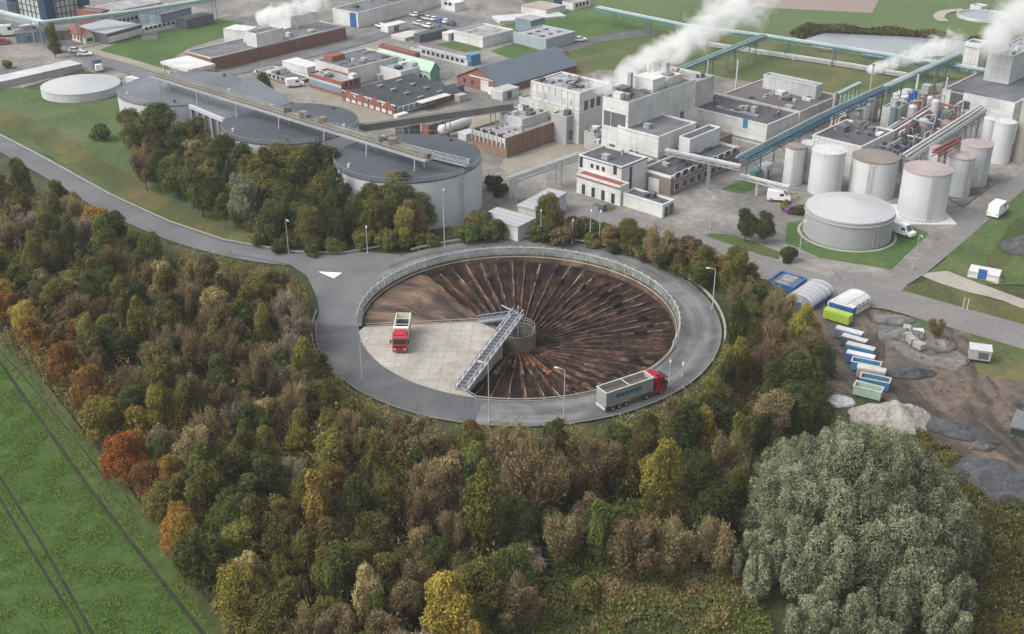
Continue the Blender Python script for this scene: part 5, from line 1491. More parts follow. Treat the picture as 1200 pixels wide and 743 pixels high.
def open_box(t, x0, x1, z0, z1, w, mat, name='body', floor='load', crossbars=3, fill=.55):
    """open tipper body: four walls, rim, floor and load"""
    th = .1
    mb = MB()
    mb.box(x0, x1, -w / 2, -w / 2 + th, z0, z1).box(x0, x1, w / 2 - th, w / 2, z0, z1)
    mb.box(x0, x0 + th, -w / 2 + th, w / 2 - th, z0, z1).box(x1 - th, x1, -w / 2 + th, w / 2 - th, z0, z1)
    mb.box(x0 + th, x1 - th, -w / 2 + th, w / 2 - th, z0, z0 + .1)
    b_ = mb.build(name, M[mat], t)
    mb = MB()
    n = max(6, int((x1 - x0) / .9))
    for k in range(n + 1):
        x = x0 + .05 + (x1 - x0 - .1) * k / n
        for sg in (-1, 1): mb.box(x - .04, x + .04, sg * (w / 2 + .03) - .03, sg * (w / 2 + .03) + .03, z0, z1 - .05)
        mb.box(x - .04, x + .04, -w / 2, w / 2, z0 - .06, z0)
    mb.build('side_rib', M[mat], b_)
    e = .09
    mb = MB().box(x0 - e, x1 + e, -w / 2 - e, -w / 2 + th, z1, z1 + .12).box(x0 - e, x1 + e, w / 2 - th, w / 2 + e, z1, z1 + .12).box(x0 - e, x0 + th, -w / 2 + th, w / 2 - th, z1, z1 + .12).box(x1 - th, x1 + e, -w / 2 + th, w / 2 - th, z1, z1 + .12)
    for k in range(1, crossbars + 1):
        x = x0 + (x1 - x0) * k / (crossbars + 1)
        mb.box(x - .06, x + .06, -w / 2 + th, w / 2 - th, z1 - .02, z1 + .1)
    mb.build('top_rail', M['offwhite'], b_)
    if floor:
        zf = z0 + (z1 - z0) * fill
        mb = MB(); nx, ny = 24, 6; vs = []
        for i in range(nx + 1):
            for j in range(ny + 1):
                x = x0 + th + (x1 - x0 - 2 * th) * i / nx; y = -w / 2 + th + (w - 2 * th) * j / ny
                vs.append((x, y, zf + .2 * mnoise.noise(Vector((x, y * 1.5, 3)))))
        mb.add(vs, [(i * (ny + 1) + j, (i + 1) * (ny + 1) + j, (i + 1) * (ny + 1) + j + 1, i * (ny + 1) + j + 1) for i in range(nx) for j in range(ny)])
        mb.build('load', M[floor], b_)
    return b_


# articulated truck on the ring
ra = at(704, 483); fa = at(777, 458)
ang = atan2(fa.y - ra.y, fa.x - ra.x)
mid = (ra + fa) / 2
t = empty('articulated_truck', (ra.x, ra.y + .0, Z_ROAD), ang, 'red articulated truck pulling open pale trailer along the ring road', 'truck')
LT = (fa - ra).length
open_box(t, 0, LT - 3.2, 1.25, 3.65, 2.5, 'trailer', 'trailer_body', 'load', 1, .72)
MB().box(.1, LT - .6, -.45, .45, .85, 1.2).build('chassis', M['steeldk'], t)
MB().box(-.15, 0.0, -1.2, 1.2, .55, 1.1).build('rear_bumper', M['white'], t)
for sg in (-1, 1):
    MB().box(1.9, LT * .55, sg * 1.266 - .012, sg * 1.266 + .012, 2.25, 2.95).build('side_panel', M['blue_pipe'], t)
    MB().box(-.12, 0.02, sg * .95 - .15, sg * .95 + .15, 1.0, 1.2).build('tail_light', M['red'], t)
for x in (1.4, 2.7, 4.0, LT - 4.3, LT - 1.35):
    for sg in (-1, 1): wheel(x, sg * 1.05, .5, .35, t)
for sg in (-1, 1): MB().box(.8, 4.7, sg * 1.05 - .2, sg * 1.05 + .2, 1.03, 1.1).build('mudguard', M['offwhite'], t)
truck_cab(t, LT - 2.55)
MB().box(LT - 4.9, LT - 2.6, -1.1, 1.1, .7, 1.15).build('tractor_frame', M['steeldk'], t)
# rigid truck on the apron, nose towards the camera
fp = at(469.5, 417.5); t = empty('tipper_truck', (fp.x - .1, fp.y + 9.2, Z_ROAD), radians(-90), 'red cab tipper truck with empty cream body standing on the concrete apron', 'truck')
open_box(t, 0, 6.3, 1.2, 3.2, 2.5, 'cream', 'tipper_body', 'load', 2, .12)
MB().box(.15, 1.5, -1.1, 1.1, 2.0, 2.25).build('dark_slab', M['black'], t)  # black slab set inside the rear end of the body
MB().box(.1, 8.4, -.45, .45, .8, 1.2).build('chassis', M['steeldk'], t)
MB().box(6.15, 6.75, -1.25, 1.25, 3.2, 3.85).build('headboard', M['wht_car'], t)
truck_cab(t, 6.75, h=3.2)
for x in (1.2, 2.5, 7.9):
    for sg in (-1, 1): wheel(x, sg * 1.05, .5, .35, t)


def car(name, label, px, py, deg, paintm='wht_car', kind='car', cat='car', s=1.0, z=.35, group=None):
    p = at(px, py)
    t = empty(name, (p.x, p.y, z), radians(deg), label, cat, group)
    if kind == 'car':
        L, W, H = 4.4 * s, 1.8 * s, 1.45 * s
        body = [(-L / 2, .3), (-L / 2 + .05, .95 * s), (-L * .30, 1.0 * s), (L * .22, .92 * s), (L / 2 - .1, .75 * s), (L / 2, .35)]
        cabp = [(-L * .40, .95 * s), (-L * .30, H), (L * .05, H), (L * .24, .9 * s)]
    else:
        L, W, H = 5.2 * s, 2.0 * s, 2.3 * s
        body = [(-L / 2, .3), (-L / 2, 1.2 * s), (L * .30, 1.2 * s), (L / 2 - .05, 1.0 * s), (L / 2, .35)]
        cabp = [(-L / 2 + .02, 1.2 * s), (-L / 2 + .1, H), (L * .18, H), (L * .34, 1.15 * s)]
    MB().prism(body, -W / 2, W / 2, axis='y').build('body', M[paintm], t)
    mb = MB(); n = 4; wi = W / 2 - .04; wt = W / 2 - (.2 if kind == 'car' else .08)
    vs = [(cabp[0][0], -wi, cabp[0][1]), (cabp[3][0], -wi, cabp[3][1]), (cabp[3][0], wi, cabp[3][1]), (cabp[0][0], wi, cabp[0][1]),
          (cabp[1][0], -wt, cabp[1][1]), (cabp[2][0], -wt, cabp[2][1]), (cabp[2][0], wt, cabp[2][1]), (cabp[1][0], wt, cabp[1][1])]
    mb.add(vs, [(0, 1, 5, 4), (1, 2, 6, 5), (2, 3, 7, 6), (3, 0, 4, 7)])
    mb.build('windows', M['glass'], t) if kind == 'car' else mb.build('cabin', M[paintm], t)
    mb = MB().box(cabp[1][0] - .02, cabp[2][0] + .02, -wt - .01, wt + .01, H, H + .05); mb.build('roof', M[paintm], t)
    if kind != 'car':
        MB().add([(L * .335 + .02, -wi + .1, 1.2 * s), (L * .335 + .02, wi - .1, 1.2 * s), (L * .2, wt - .1, H - .1), (L * .2, -wt + .1, H - .1)], [(0, 1, 2, 3)]).build('windscreen', M['glass'], t)
        for sg in (-1, 1): MB().box(L * .02, L * .2, sg * (W / 2 - .03) - .03, sg * (W / 2 - .03) + .03, 1.25 * s, H - .45).build('side_window', M['glass'], t)
    for x in (-L * .31, L * .31):
        for sg in (-1, 1): wheel(x, sg * (W / 2 - .08), .33 * s, .22, t)
    for sg in (-1, 1):
        MB().box(L / 2 - .08, L / 2 + .02, sg * W * .36 - .15, sg * W * .36 + .15, .55 * s, .72 * s).build('headlight', M['lamp'], t)
        MB().box(-L / 2 - .02, -L / 2 + .06, sg * W * .36 - .12, sg * W * .36 + .12, .65 * s, .85 * s).build('tail_light', M['red'], t)
    return t


car('parked_van', 'white van with dark windscreen on the lawn edge right of grey tank', 1057, 276, -50, kind='van', cat='van')
car('parked_car', 'white car just behind the white van by the grey tank', 1051, 268, -50, s=1.05)
car('parked_van', 'white van parked left of the slim tanks on the yard', 912, 236, -10, kind='van', cat='van')
car('parked_car', 'small dark purple car behind the flower bed left of grey tank', 931, 250, 10, 'purple')
car('parked_van', 'white box van on the grass side of the right-hand road', 1168, 252, 50, kind='van', cat='van', s=1.25)
car('parked_car', 'silver car, left one of two on the top-left road', 89, 62, 4, 'silver')
car('parked_car', 'white car, right one of two on the top-left road', 100, 66, 2, 'wht_car')
car('parked_car', 'white car on the dark track right of the blue-green shed', 680, 49, 15)
car('parked_van', 'white lorry-like van at the far left yard edge', 10, 42, 20, kind='van', cat='van', s=1.5)
car('parked_car', 'dark red car under the white van at left frame edge', 4, 52, 20, 'red', s=1.2)
car('parked_van', 'white van backed against the low building left of the glazed block', 346, 102, 20, kind='van', cat='van')
rr = random.Random(3)
for k, (x, y, c) in enumerate([(486, 20, 'white'), (493, 22, 'dark'), (500, 24, 'silver'), (507, 25, 'white'), (514, 27, 'blue'), (521, 28, 'white'), (528, 30, 'dark'), (490, 30, 'silver'), (501, 33, 'white'), (512, 35, 'dark'), (446, 33, 'white')]):
    nm = ['leftmost in back row', 'second in back row', 'third in back row', 'fourth in back row', 'fifth in back row', 'sixth in back row', 'last in back row', 'first in front row', 'second in front row', 'last in front row', 'alone by the white warehouse'][k]
    car('parked_car', '%s car in the lot below the white warehouse, %s' % (c, nm), x, y, 47 + 90, {'white': 'wht_car', 'dark': 'steeldk', 'silver': 'silver', 'blue': 'blue'}[c], group='cars in the far parking lot')
# delivery lorry seen from behind behind the low white tank
p = at(115, 83); t = empty('box_lorry', (p.x, p.y, .3), radians(-60), 'small lorry with dark box on the road behind low white tank', 'truck')
MB().box(-3, 1.2, -1.15, 1.15, .9, 3.3).build('box_body', M['steeldk'], t); MB().box(1.35, 3.0, -1.1, 1.1, .5, 2.3, taper=.85).build('cab', M['wht_car'], t)
MB().box(-3, 2.8, -.4, .4, .5, .9).build('chassis', M['black'], t)
for x in (-2, 2.1):
    for sg in (-1, 1): wheel(x, sg * .95, .42, .3, t)
# tank trailer
p = at(533, 158); t = empty('tank_trailer', (p.x, p.y, .3), radians(47), 'long white cylindrical tank trailer parked behind the nearest silo', 'trailer')
mb = MB().lathe([(.1, -5.5), (.9, -5.4), (1.25, -5.0), (1.25, 5.0), (.9, 5.4), (.1, 5.5)], 0, 0, 20)
mb.v = [(z, y, 2.2 + x) for x, y, z in mb.v]; mb.build('tank', M['tankwhite'], t, smooth=True)
MB().box(-5, 5, -.5, .5, .7, 1.1).build('chassis', M['steeldk'], t)
for x in (-4, -2.8, 3.6):
    for sg in (-1, 1): wheel(x, sg * .95, .45, .3, t)


# containers and skips
def skip(label, px, py, px2, py2, col, top=None, h=1.6, w=1.8, open_=True, group='row of skips and containers in the mud yard', name='skip'):
    a, b_ = at(px, py), at(px2, py2)
    an = atan2(b_.y - a.y, b_.x - a.x); L = (b_ - a).length
    t = empty(name, (a.x, a.y, .4), an, label, 'container', group)
    if open_:
        open_box(t, 0, L, .1, h, w, col, 'body', 'g_rubble', 0, .35)
    else:
        MB().box(0, L, -w / 2, w / 2, .1, h).build('body', M[col], t)
        mb = MB(); n = int(L / .45)
        for k in range(n): mb.box(L * k / n + .1, L * k / n + .3, -w / 2 - .05, w / 2 + .05, .2, h - .15)
        mb.build('corrugation', M[col], t)
        MB().box(-.05, L + .05, -w / 2 + .25, w / 2 - .25, h, h + .1).build('roof', M[top or col], t)
    MB().box(.3, .5, -w / 2, w / 2, -.1, .1).box(L - .5, L - .3, -w / 2, w / 2, -.1, .1).build('skid', M['steeldk'], t)
    return t


skip('grey-blue closed skip, farthest up the row of containers', 979, 395, 1009, 403, 'strip_blue', 'tanklight', open_=False)
skip('grey skip with pale lid, second from the top of the row', 986, 404, 1014, 412, 'steeldk', 'tanklight', open_=False)
skip('pale-roofed light blue container, third from the top of the row', 991, 413.5, 1023, 421.5, 'skyblue', 'offwhite', open_=False)
skip('blue container with white roof, fourth from the top of the row', 991, 424, 1023, 431, 'blue', 'white', open_=False)
skip('light blue open skip with pale rim, mid row', 997, 433, 1030, 440, 'skyblue')
skip('pinkish white long container below the light blue skip', 1003, 441, 1036, 447, 'pink_top', 'offwhite', open_=False)
skip('bright blue open skip with pale rim, second from the bottom', 1007, 452, 1041, 459, 'skyblue')
skip('green-grey open skip at the bottom of the row', 1000, 462, 1032, 470, 'palegreen')
skip('lime green container in front of the white vaulted shed', 966, 373, 996, 382, 'lime', 'lime', open_=False, group=None, name='site_container', h=1.7)
skip('long white and blue container between lime container and vaulted shed', 972, 366, 1000, 374, 'blue', 'white', open_=False, group=None, name='site_container', h=2.0)
# stone heaps and rubble
def heap(name, label, px, py, rx, ry, h, mat, seed, cat='heap', rot=0.0):
    p = at(px, py); mb = MB(); n, m_ = 14, 40; vs = []
    for j in range(n + 1):
        t = j / n
        for k in range(m_):
            a = 2 * pi * k / m_
            e = 1 + .28 * mnoise.noise(Vector((cos(a) * 1.6, sin(a) * 1.6, seed)))
            x, y = rx * t * e * cos(a), ry * t * e * sin(a)
            z = h * (1 - t ** 1.6) * (1 + .5 * mnoise.noise(Vector((x * .5, y * .5, seed)))) + .25 * mnoise.noise(Vector((x * 1.7, y * 1.7, seed + 4)))
            vs.append((x, y, max(z, -.1) if j < n else -.2))
    mb.add(vs, [(j * m_ + k, (j + 1) * m_ + k, (j + 1) * m_ + (k + 1) % m_, j * m_ + (k + 1) % m_) for j in range(n) for k in range(m_)])
    o = mb.build(name, M[mat] if isinstance(mat, str) else mat)
    o.location = (p.x, p.y, .5); o.rotation_euler = (0, 0, rot)
    return tag(o, label, cat)


M['chalk'] = ground_mat('pale_stone_heap', [(.3, (.25, .235, .205)), (.7, (.44, .42, .38))], .4, 2.2, .6, 1)
heap('stone_heap', 'large pale stone heap at the top of the willow', 1044, 492, 6.6, 4.0, 2.2, 'chalk', 3)
heap('stone_heap', 'small oval grey heap between the dark trees and the pale heap', 984, 473, 2.6, 1.6, 1.0, 'tanklight', 8)
heap('rubble_heap', 'grey rubble heap inside the ring of churned mud', 1062, 396, 3.2, 2.0, 1.2, 'g_rubble', 12)
heap('rubble_heap', 'bluish grey gravel heap beside the curved concrete pieces', 1050, 378, 3.4, 1.6, .9, 'g_rubble', 14)
heap('rubble_heap', 'dark grey gravel pile near the weedy patch at right', 1103, 408, 2.4, 1.8, 1.3, 'g_rubble', 15)
heap('tar_heap', 'large black heap of spoil at the right frame edge', 1180, 568, 9, 5, 1.6, 'g_tar', 21, rot=-.5)
heap('tar_heap', 'flat dark spoil strip above the black heap', 1118, 506, 6.5, 2.2, .7, 'g_tar', 22, rot=-.5)
heap('rubble_heap', 'dark rubble heap on the green verge at far right', 1200, 292, 5, 4, 2.0, 'g_tar', 23)
t = empty('concrete_trough', at(1064, 392, .5), 0, 'curved concrete trough pieces lying in the rubble circle', 'trough')
for k in range(4):
    a = radians(150 + k * 17); a2 = radians(150 + (k + 1) * 17 - 2)
    mb = MB(); c = Vector((6.5, -1.5, 0))
    mb.beam(c + Vector((7 * cos(a), 7 * sin(a), .5)), c + Vector((7 * cos(a2), 7 * sin(a2), .5)), 1.3, 1.0)
    mb.build('segment', M['concrete'], t)
p = at(1075, 391); t = empty('stone_slab', (p.x, p.y, .45), -.2, 'bright white slab lying right of the curved trough', 'slab')
MB().box(-1.1, 1.1, -.6, .6, 0, .4, taper=.9).build('slab', M['white'], t); MB().box(-1.0, 1.0, -.5, .5, -.1, .02).build('base', M['concrete'], t)
p = at(1147, 423); t = empty('generator', (p.x, p.y, .45), -.3, 'grey generator unit with dark hatch on the yellow-green weeds', 'generator')
MB().box(-1.8, 1.6, -1.2, 1.2, .3, 2.1).build('housing', M['tankgrey'], t); MB().box(-.4, 1.2, -1.26, -1.2, .6, 1.8).build('hatch', M['steeldk'], t); MB().box(-1.9, 1.7, -1.3, 1.3, 2.1, 2.25).build('lid', M['tanklight'], t); MB().box(-1.7, 1.5, -1.0, 1.0, 0, .3).build('skid', M['black'], t)
heap('rubble_heap', 'broken pale concrete scraps beside the black heap', 1150, 526, 1.8, 1.0, .9, 'g_rubble', 31)
heap('rubble_heap', 'low dark rubble strip right of the row of containers', 1066, 440, 4.0, 1.6, .7, 'g_tar', 32)
# scattered stones (stuff)
mb = MB(); r_ = random.Random(9)
for k in range(240):
    x, y = r_.uniform(955, 1200), 0
    y = r_.uniform(372 + (x - 955) * .18, 470 + (x - 955) * .2)
    if r_.random() < .3: x, y = r_.uniform(958, 985), r_.uniform(400, 460)
    p = at(x, y); s_ = r_.uniform(.05, .22) * (1.8 if r_.random() < .08 else 1)
    Mx = Matrix.Translation((p.x, p.y, .4 + s_ * .3)) @ Matrix.Rotation(r_.uniform(0, 3), 4, 'Z')
    mb.box(-s_, s_, -s_ * .7, s_ * .7, -s_ * .4, s_ * .5, M=Mx, taper=.6)
tag(mb.build('loose_stones', M['g_rubble']), kind='stuff')

# ---------------- street lamps
LAMPS = [  # foot pixel, top pixel, arm direction (deg), label
    ((338.5, 299), 258, -60, 'street lamp beside the approach road, left of the silo grove'),
    ((431, 299.5), 265, -80, 'street lamp on the verge below the bushes in front of nearest silo'),
    ((521, 290), 222, -80, 'very tall thin lamp pole in front of the nearest silo wall'),
    ((633.5, 286), 246, -90, 'lamp pole at the ring top, in front of the round golden bush'),
    ((670.5, 287), 257, -90, 'shorter lamp pole above the ring, right of the golden bush'),
    ((691, 289), 246, -90, 'left one of the close pair of lamp poles above the ring'),
    ((702, 291), 247, -90, 'right one of the close pair of lamp poles above the ring'),
    ((783, 318), 282, -120, 'lamp pole behind the upper right bend of the ring'),
    ((834.5, 364), 317, 170, 'lamp pole outside the right bend of the ring'),
    ((784, 449), 421, -100, 'short pole on the inner kerb ahead of the articulated truck'),
    ((799.5, 443), 424, -100, 'lowest slim pole on the ring road right of the truck'),
    ((660.5, 497), 435, 160, 'lamp with bent arm on the near ring road left of the truck'),
    ((573, 497), 428, 160, 'tall lamp pole on the near ring road under the bridge'),
    ((424.5, 445), 402, 30, 'lamp with short arm on the left bend by the apron'),
    ((832, 269), 231, -90, 'white lamp pole at the yard corner above the small lawn'),
    ((936.5, 299), 258, -90, 'white lamp pole on the lawn left of the grey gas tank'),
    ((1074, 296), 276, -90, 'short yellowish post on the lawn below the white van'),
    ((1069, 316), 306, -90, 'short white post at the lawn tip near road junction'),
]
lamp_root = []
for (fx, fy), ty, ad, lab in LAMPS:
    p = at(fx, fy); hgt = height_over(fx, ty, fy)
    t = empty('street_lamp', (p.x, p.y, .1), radians(ad), lab, 'street lamp', 'lamp poles round the ring and yard')
    MB().cyl(0, 0, 0, .5, .16, 10).build('base', M['tanklight'], t)
    MB().rod((0, 0, 0), (0, 0, hgt), .1, 8, .065).build('pole', M['tanklight'], t)
    if hgt > 3:
        MB().path([(0, 0, hgt), (.5, 0, hgt + .25), (1.2, 0, hgt + .3)], .05, 6).build('arm', M['tanklight'], t)
        MB().box(1.0, 1.75, -.14, .14, hgt + .24, hgt + .38, taper=.8).build('lamp_head', M['white'], t)
# posts by the verge
for (fx, fy) in ((1128, 363), (1133, 364)):
    p = at(fx, fy); t = empty('marker_post', (p.x, p.y, .1), 0, 'thin white marker post on the rough verge, one of two side by side', 'post', 'pair of white marker posts on the verge')
    MB().cyl(0, 0, 0, 2.2, .08, 8).build('post', M['white'], t); MB().cyl(0, 0, 2.2, 2.3, .11, 8).build('cap', M['white'], t)

# ---------------- small yard clutter
CL = [('small red brick kiosk behind the nearest silo', 'kiosk', 504, 157, 47, (3.5, 2.6, 2.6), 'brick_red', 'roofmid'), ('dark flat shed left of the red kiosk', 'shed', 478, 158, 47, (6, 3, 2.4), 'steeldk', 'roofmid'),
      ('grey shed with pale roof between red kiosk and tank trailer', 'shed', 517, 151, 47, (5, 2.4, 2.2), 'tankgrey', 'tanklight'), ('green covered store bay above the red kiosk', 'shed', 530, 143, 47, (5, 2.2, 2.0), 'green', 'tanklight'),
      ('white flat canopy roof beside the brick warehouse', 'canopy', 592, 114, 47, (7, 4.5, 2.4), 'tanklight', 'white'), ('pale low lid box by the warehouse corner', 'box', 578, 110, 47, (2.4, 2, 1.5), 'cream', 'white'),
      ('blue steel tank box in the courtyard', 'box', 440, 84, 47, (4, 3, 2.6), 'navy', 'skyblue'), ('white round-shouldered box in courtyard corner', 'box', 432, 82, 47, (1.8, 1.8, 3), 'white', 'white'),
      ('pale sheet covered stack in the courtyard', 'stack', 452, 90, 47, (8, 3.5, 1.2), 'tanklight', 'white'), ('blue tarpaulin stack beside the sawtooth factory', 'stack', 430, 92, 47, (5, 2, 1.2), 'skyblue', 'tanklight'),
      ('white hut by the far parking lot', 'hut', 462, 36, 47, (9, 4, 2.2), 'white', 'white'), ('beige hut at the lawn by the far lot', 'hut', 478, 44, 47, (9, 7, .8), 'tanklight', 'offwhite'),
      ('long dark store row behind the beige hut', 'shed', 505, 46, 47, (13, 3, 2.4), 'steeldk', 'roofdark'), ('small white hut right of dark store row', 'hut', 528, 46, 47, (5, 3, 2.2), 'white', 'white'),
      ('white roofed trough left of the long red brick building', 'hut', 325, 90, 47, (6, 2.5, 2), 'cream', 'offwhite'), ('pale crate stack right of the sawtooth factory', 'stack', 540, 118, 47, (3, 2, 1.5), 'tankgrey', 'rooflight'),
      ('dark machine house beside the sawtooth factory end', 'shed', 535, 110, 47, (3.6, 3, 2.2), 'steeldk', 'roofdark'), ('low white wall block under the thin gallery', 'box', 470, 140, 47, (4, 1.6, 1.2), 'white', 'white'),
      ('white open-topped bin behind the nearest silo', 'bin', 548, 163, 47, (4, 3, 1.6), 'white', 'tanklight'), ('teal electrical cabinet under the blue pipes', 'cabinet', 885, 213, 47, (3, 1.5, 2.5), 'teal', 'teal'),
      ('white cabinet beneath blue pipe bridge', 'cabinet', 896, 208, 47, (3.5, 2, 3.0), 'white', 'tanklight'), ('pale skip beside the white van near slim tanks', 'skip', 925, 232, 10, (3, 1.5, 1.0), 'cream', 'g_sand'),
      ('blue tool container in the pipework yard', 'cabinet', 1092, 142, 47, (4, 2.4, 2.4), 'blue', 'skyblue'), ('white tent-like hood over the pipework', 'hood', 1060, 120, 47, (8, 4, 2.6), 'white', 'white'),
      ('small white hood on the plant yard by blue pipes', 'hood', 1000, 146, 20, (4, 2, 5), 'white', 'white'), ('dark blue switch house at the edge of the yard', 'cabinet', 706, 248, 47, (1.4, 1.4, 1.4), 'steeldk', 'roofmid'),
      ('brown rusty crate beside twin cylinders', 'crate', 1190, 180, 47, (2.4, 2, 2.4), 'redsteel', 'brown_top'), ('low pink-grey building foundation at top centre', 'slab', 620, 22, 20, (26, 9, .7), 'offwhite', 'tanklight'),
      ('row of pale parked trailers at the left yard edge', 'trailer', 40, 38, 47, (9, 2.5, 2.6), 'tanklight', 'white'), ('grey blue plant house under navy tower', 'shed', 40, 48, 20, (11, 5, 3.0), 'strip_blue', 'roofmid'),
      ('small brown brick house under the top-left pipe bridge', 'house', 75, 46, 20, (5, 4, 3.0), 'brick_tan', 'roofmid'), ('dark green hedge-like store by top lawn', 'shed', 176, 46, 20, (5, 2, 1.6), 'tankgrey', 'roofdark')]
for lab, cat, x, y, dg, (a, b_, h), wm, rm in CL:
    p = at(x, y); t = empty({'kiosk': 'kiosk', 'canopy': 'yard_canopy', 'box': 'storage_box', 'stack': 'covered_stack', 'slab': 'foundation_slab'}.get(cat, 'yard_' + cat), (p.x, p.y, .3), radians(dg), lab, cat)
    MB().box(-a / 2, a / 2, -b_ / 2, b_ / 2, -.3, h).build('body', M[wm], t)
    MB().box(-a / 2 - .12, a / 2 + .12, -b_ / 2 - .12, b_ / 2 + .12, h, h + .16, taper=.97).build('roof', M[rm], t)
    if h > 1.8:
        MB().box(-a * .2, a * .05, -b_ / 2 - .05, -b_ / 2 + .05, 0, min(2.0, h - .3)).build('door', M['steeldk'], t)
# ================================================================ trees
trng = random.Random(2024)
LM = {}
LM['dark'] = leaf_mat('leaf_dark_green', (0.024, 0.031, 0.009), (0.062, 0.08, 0.022), (0.13, 0.148, 0.046))
LM['olive'] = leaf_mat('leaf_olive', (0.04, 0.04, 0.011), (0.125, 0.118, 0.032), (0.235, 0.205, 0.06))
LM['mid'] = leaf_mat('leaf_mid_green', (0.032, 0.045, 0.011), (0.088, 0.11, 0.028), (0.175, 0.19, 0.054))
LM['yellow'] = leaf_mat('leaf_yellow_green', (0.056, 0.060, 0.015), (0.186, 0.163, 0.039), (0.357, 0.279, 0.070))
LM['gold'] = leaf_mat('leaf_golden', (0.085, 0.065, 0.018), (0.26, 0.19, 0.045), (0.44, 0.33, 0.095))
LM['orange'] = leaf_mat('leaf_orange', (0.075, 0.045, 0.014), (0.24, 0.135, 0.038), (0.4, 0.25, 0.075))
LM['russet'] = leaf_mat('leaf_russet', (0.07, 0.024, 0.01), (0.24, 0.08, 0.028), (0.38, 0.15, 0.052))
LM['brown'] = leaf_mat('leaf_brown_twigs', (0.06, 0.045, 0.022), (0.165, 0.126, 0.066), (0.3, 0.235, 0.13))
LM['grey'] = leaf_mat('twigs_grey', (0.08, 0.066, 0.044), (0.21, 0.175, 0.125), (0.36, 0.31, 0.22))
LM['straw'] = leaf_mat('leaf_straw', (0.087, 0.068, 0.035), (0.264, 0.209, 0.101), (0.449, 0.357, 0.186))
LM['willow'] = leaf_mat('leaf_willow', (0.08, 0.088, 0.048), (0.2, 0.218, 0.132), (0.34, 0.36, 0.24), .15)
LM['under'] = leaf_mat('undergrowth_leaf', (0.034, 0.036, 0.012), (0.1, 0.096, 0.034), (0.2, 0.175, 0.068))
LM['crop'] = leaf_mat('crop_leaf', (0.05, 0.095, 0.018), (0.095, 0.17, 0.034), (0.18, 0.27, 0.062))


def leaf_mesh(name, P, N, size, tint, elong=1.0, seed=0):
    """one small bent leaf-spray quad per point"""
    g = np.random.default_rng(seed)
    n = len(P)
    N = N / np.maximum(np.linalg.norm(N, axis=1, keepdims=True), 1e-6)
    R = g.normal(size=(n, 3))
    U = R - (R * N).sum(1, keepdims=True) * N; U /= np.linalg.norm(U, axis=1, keepdims=True)
    V = np.cross(N, U)
    s = (size * g.uniform(.6, 1.35, n))[:, None]
    a, b, c, d = g.uniform(.7, 1.2, (4, n, 1))
    v0 = P - U * s * elong * a; v1 = P - V * s * b * .75 + N * s * .15; v2 = P + U * s * elong * c; v3 = P + V * s * d * .75 + N * s * .15
    verts = np.stack([v0, v1, v2, v3], 1).reshape(-1, 3)
    me = bpy.data.meshes.new(name)
    me.vertices.add(4 * n); me.vertices.foreach_set('co', verts.astype(np.float32).ravel())
    me.loops.add(4 * n); me.loops.foreach_set('vertex_index', np.arange(4 * n, dtype=np.int32))
    me.polygons.add(n); me.polygons.foreach_set('loop_start', np.arange(0, 4 * n, 4, dtype=np.int32))
    try: me.polygons.foreach_set('loop_total', np.full(n, 4, dtype=np.int32))
    except Exception: pass
    at_ = me.attributes.new('tint', 'FLOAT', 'FACE'); at_.data.foreach_set('value', np.clip(tint, 0, 1).astype(np.float32))
    me.update(calc_edges=True)
    return me


def lobes_points(lobes, n, seed, shell=.16, up=.0, keep=.62):
    """points and normals on a union of ellipsoid lobes [(cx,cy,cz,rx,ry,rz)]"""
    g = np.random.default_rng(seed)
    L = np.array(lobes, float)
    w = (L[:, 3] * L[:, 4] + L[:, 4] * L[:, 5]); w = w / w.sum()
    idx = g.choice(len(L), size=int(n * 2.2), p=w)
    d = g.normal(size=(len(idx), 3)); d[:, 2] += up; d /= np.linalg.norm(d, axis=1, keepdims=True)
    # clumpy outline
    ph = g.uniform(0, 6.3, (len(L), 3))[idx]
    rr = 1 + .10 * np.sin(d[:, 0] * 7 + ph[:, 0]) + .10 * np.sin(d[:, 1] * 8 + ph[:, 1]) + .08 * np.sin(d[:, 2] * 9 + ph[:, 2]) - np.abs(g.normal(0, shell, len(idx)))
    C, R = L[idx, :3], L[idx, 3:]
    P = C + d * R * rr[:, None]
    ok = np.ones(len(P), bool)
    for k in range(len(L)):
        q = ((P - L[k, :3]) / L[k, 3:]); m_ = (np.linalg.norm(q, axis=1) < keep) & (idx != k); ok &= ~m_
    P, d, idx, rr, R = P[ok][:n], d[ok][:n], idx[ok][:n], rr[ok][:n], R[ok][:n]
    N = d / R; N /= np.linalg.norm(N, axis=1, keepdims=True)
    return P, N, idx, rr


def crown(name, lobes, n, size, seed, shell=.16, up=.3, jit=.7, elong=1.0, spread=.16, speck=.2):
    g = np.random.default_rng(seed + 99)
    P, N, idx, rr = lobes_points(lobes, n, seed, shell, up)
    lt = g.uniform(-spread, spread, len(lobes))[idx]
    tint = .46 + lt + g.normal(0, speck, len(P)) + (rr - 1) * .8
    N = N + g.normal(0, jit, N.shape) * .6 + np.array([0, 0, .25])
    return leaf_mesh(name, P, N, size, tint, elong, seed)


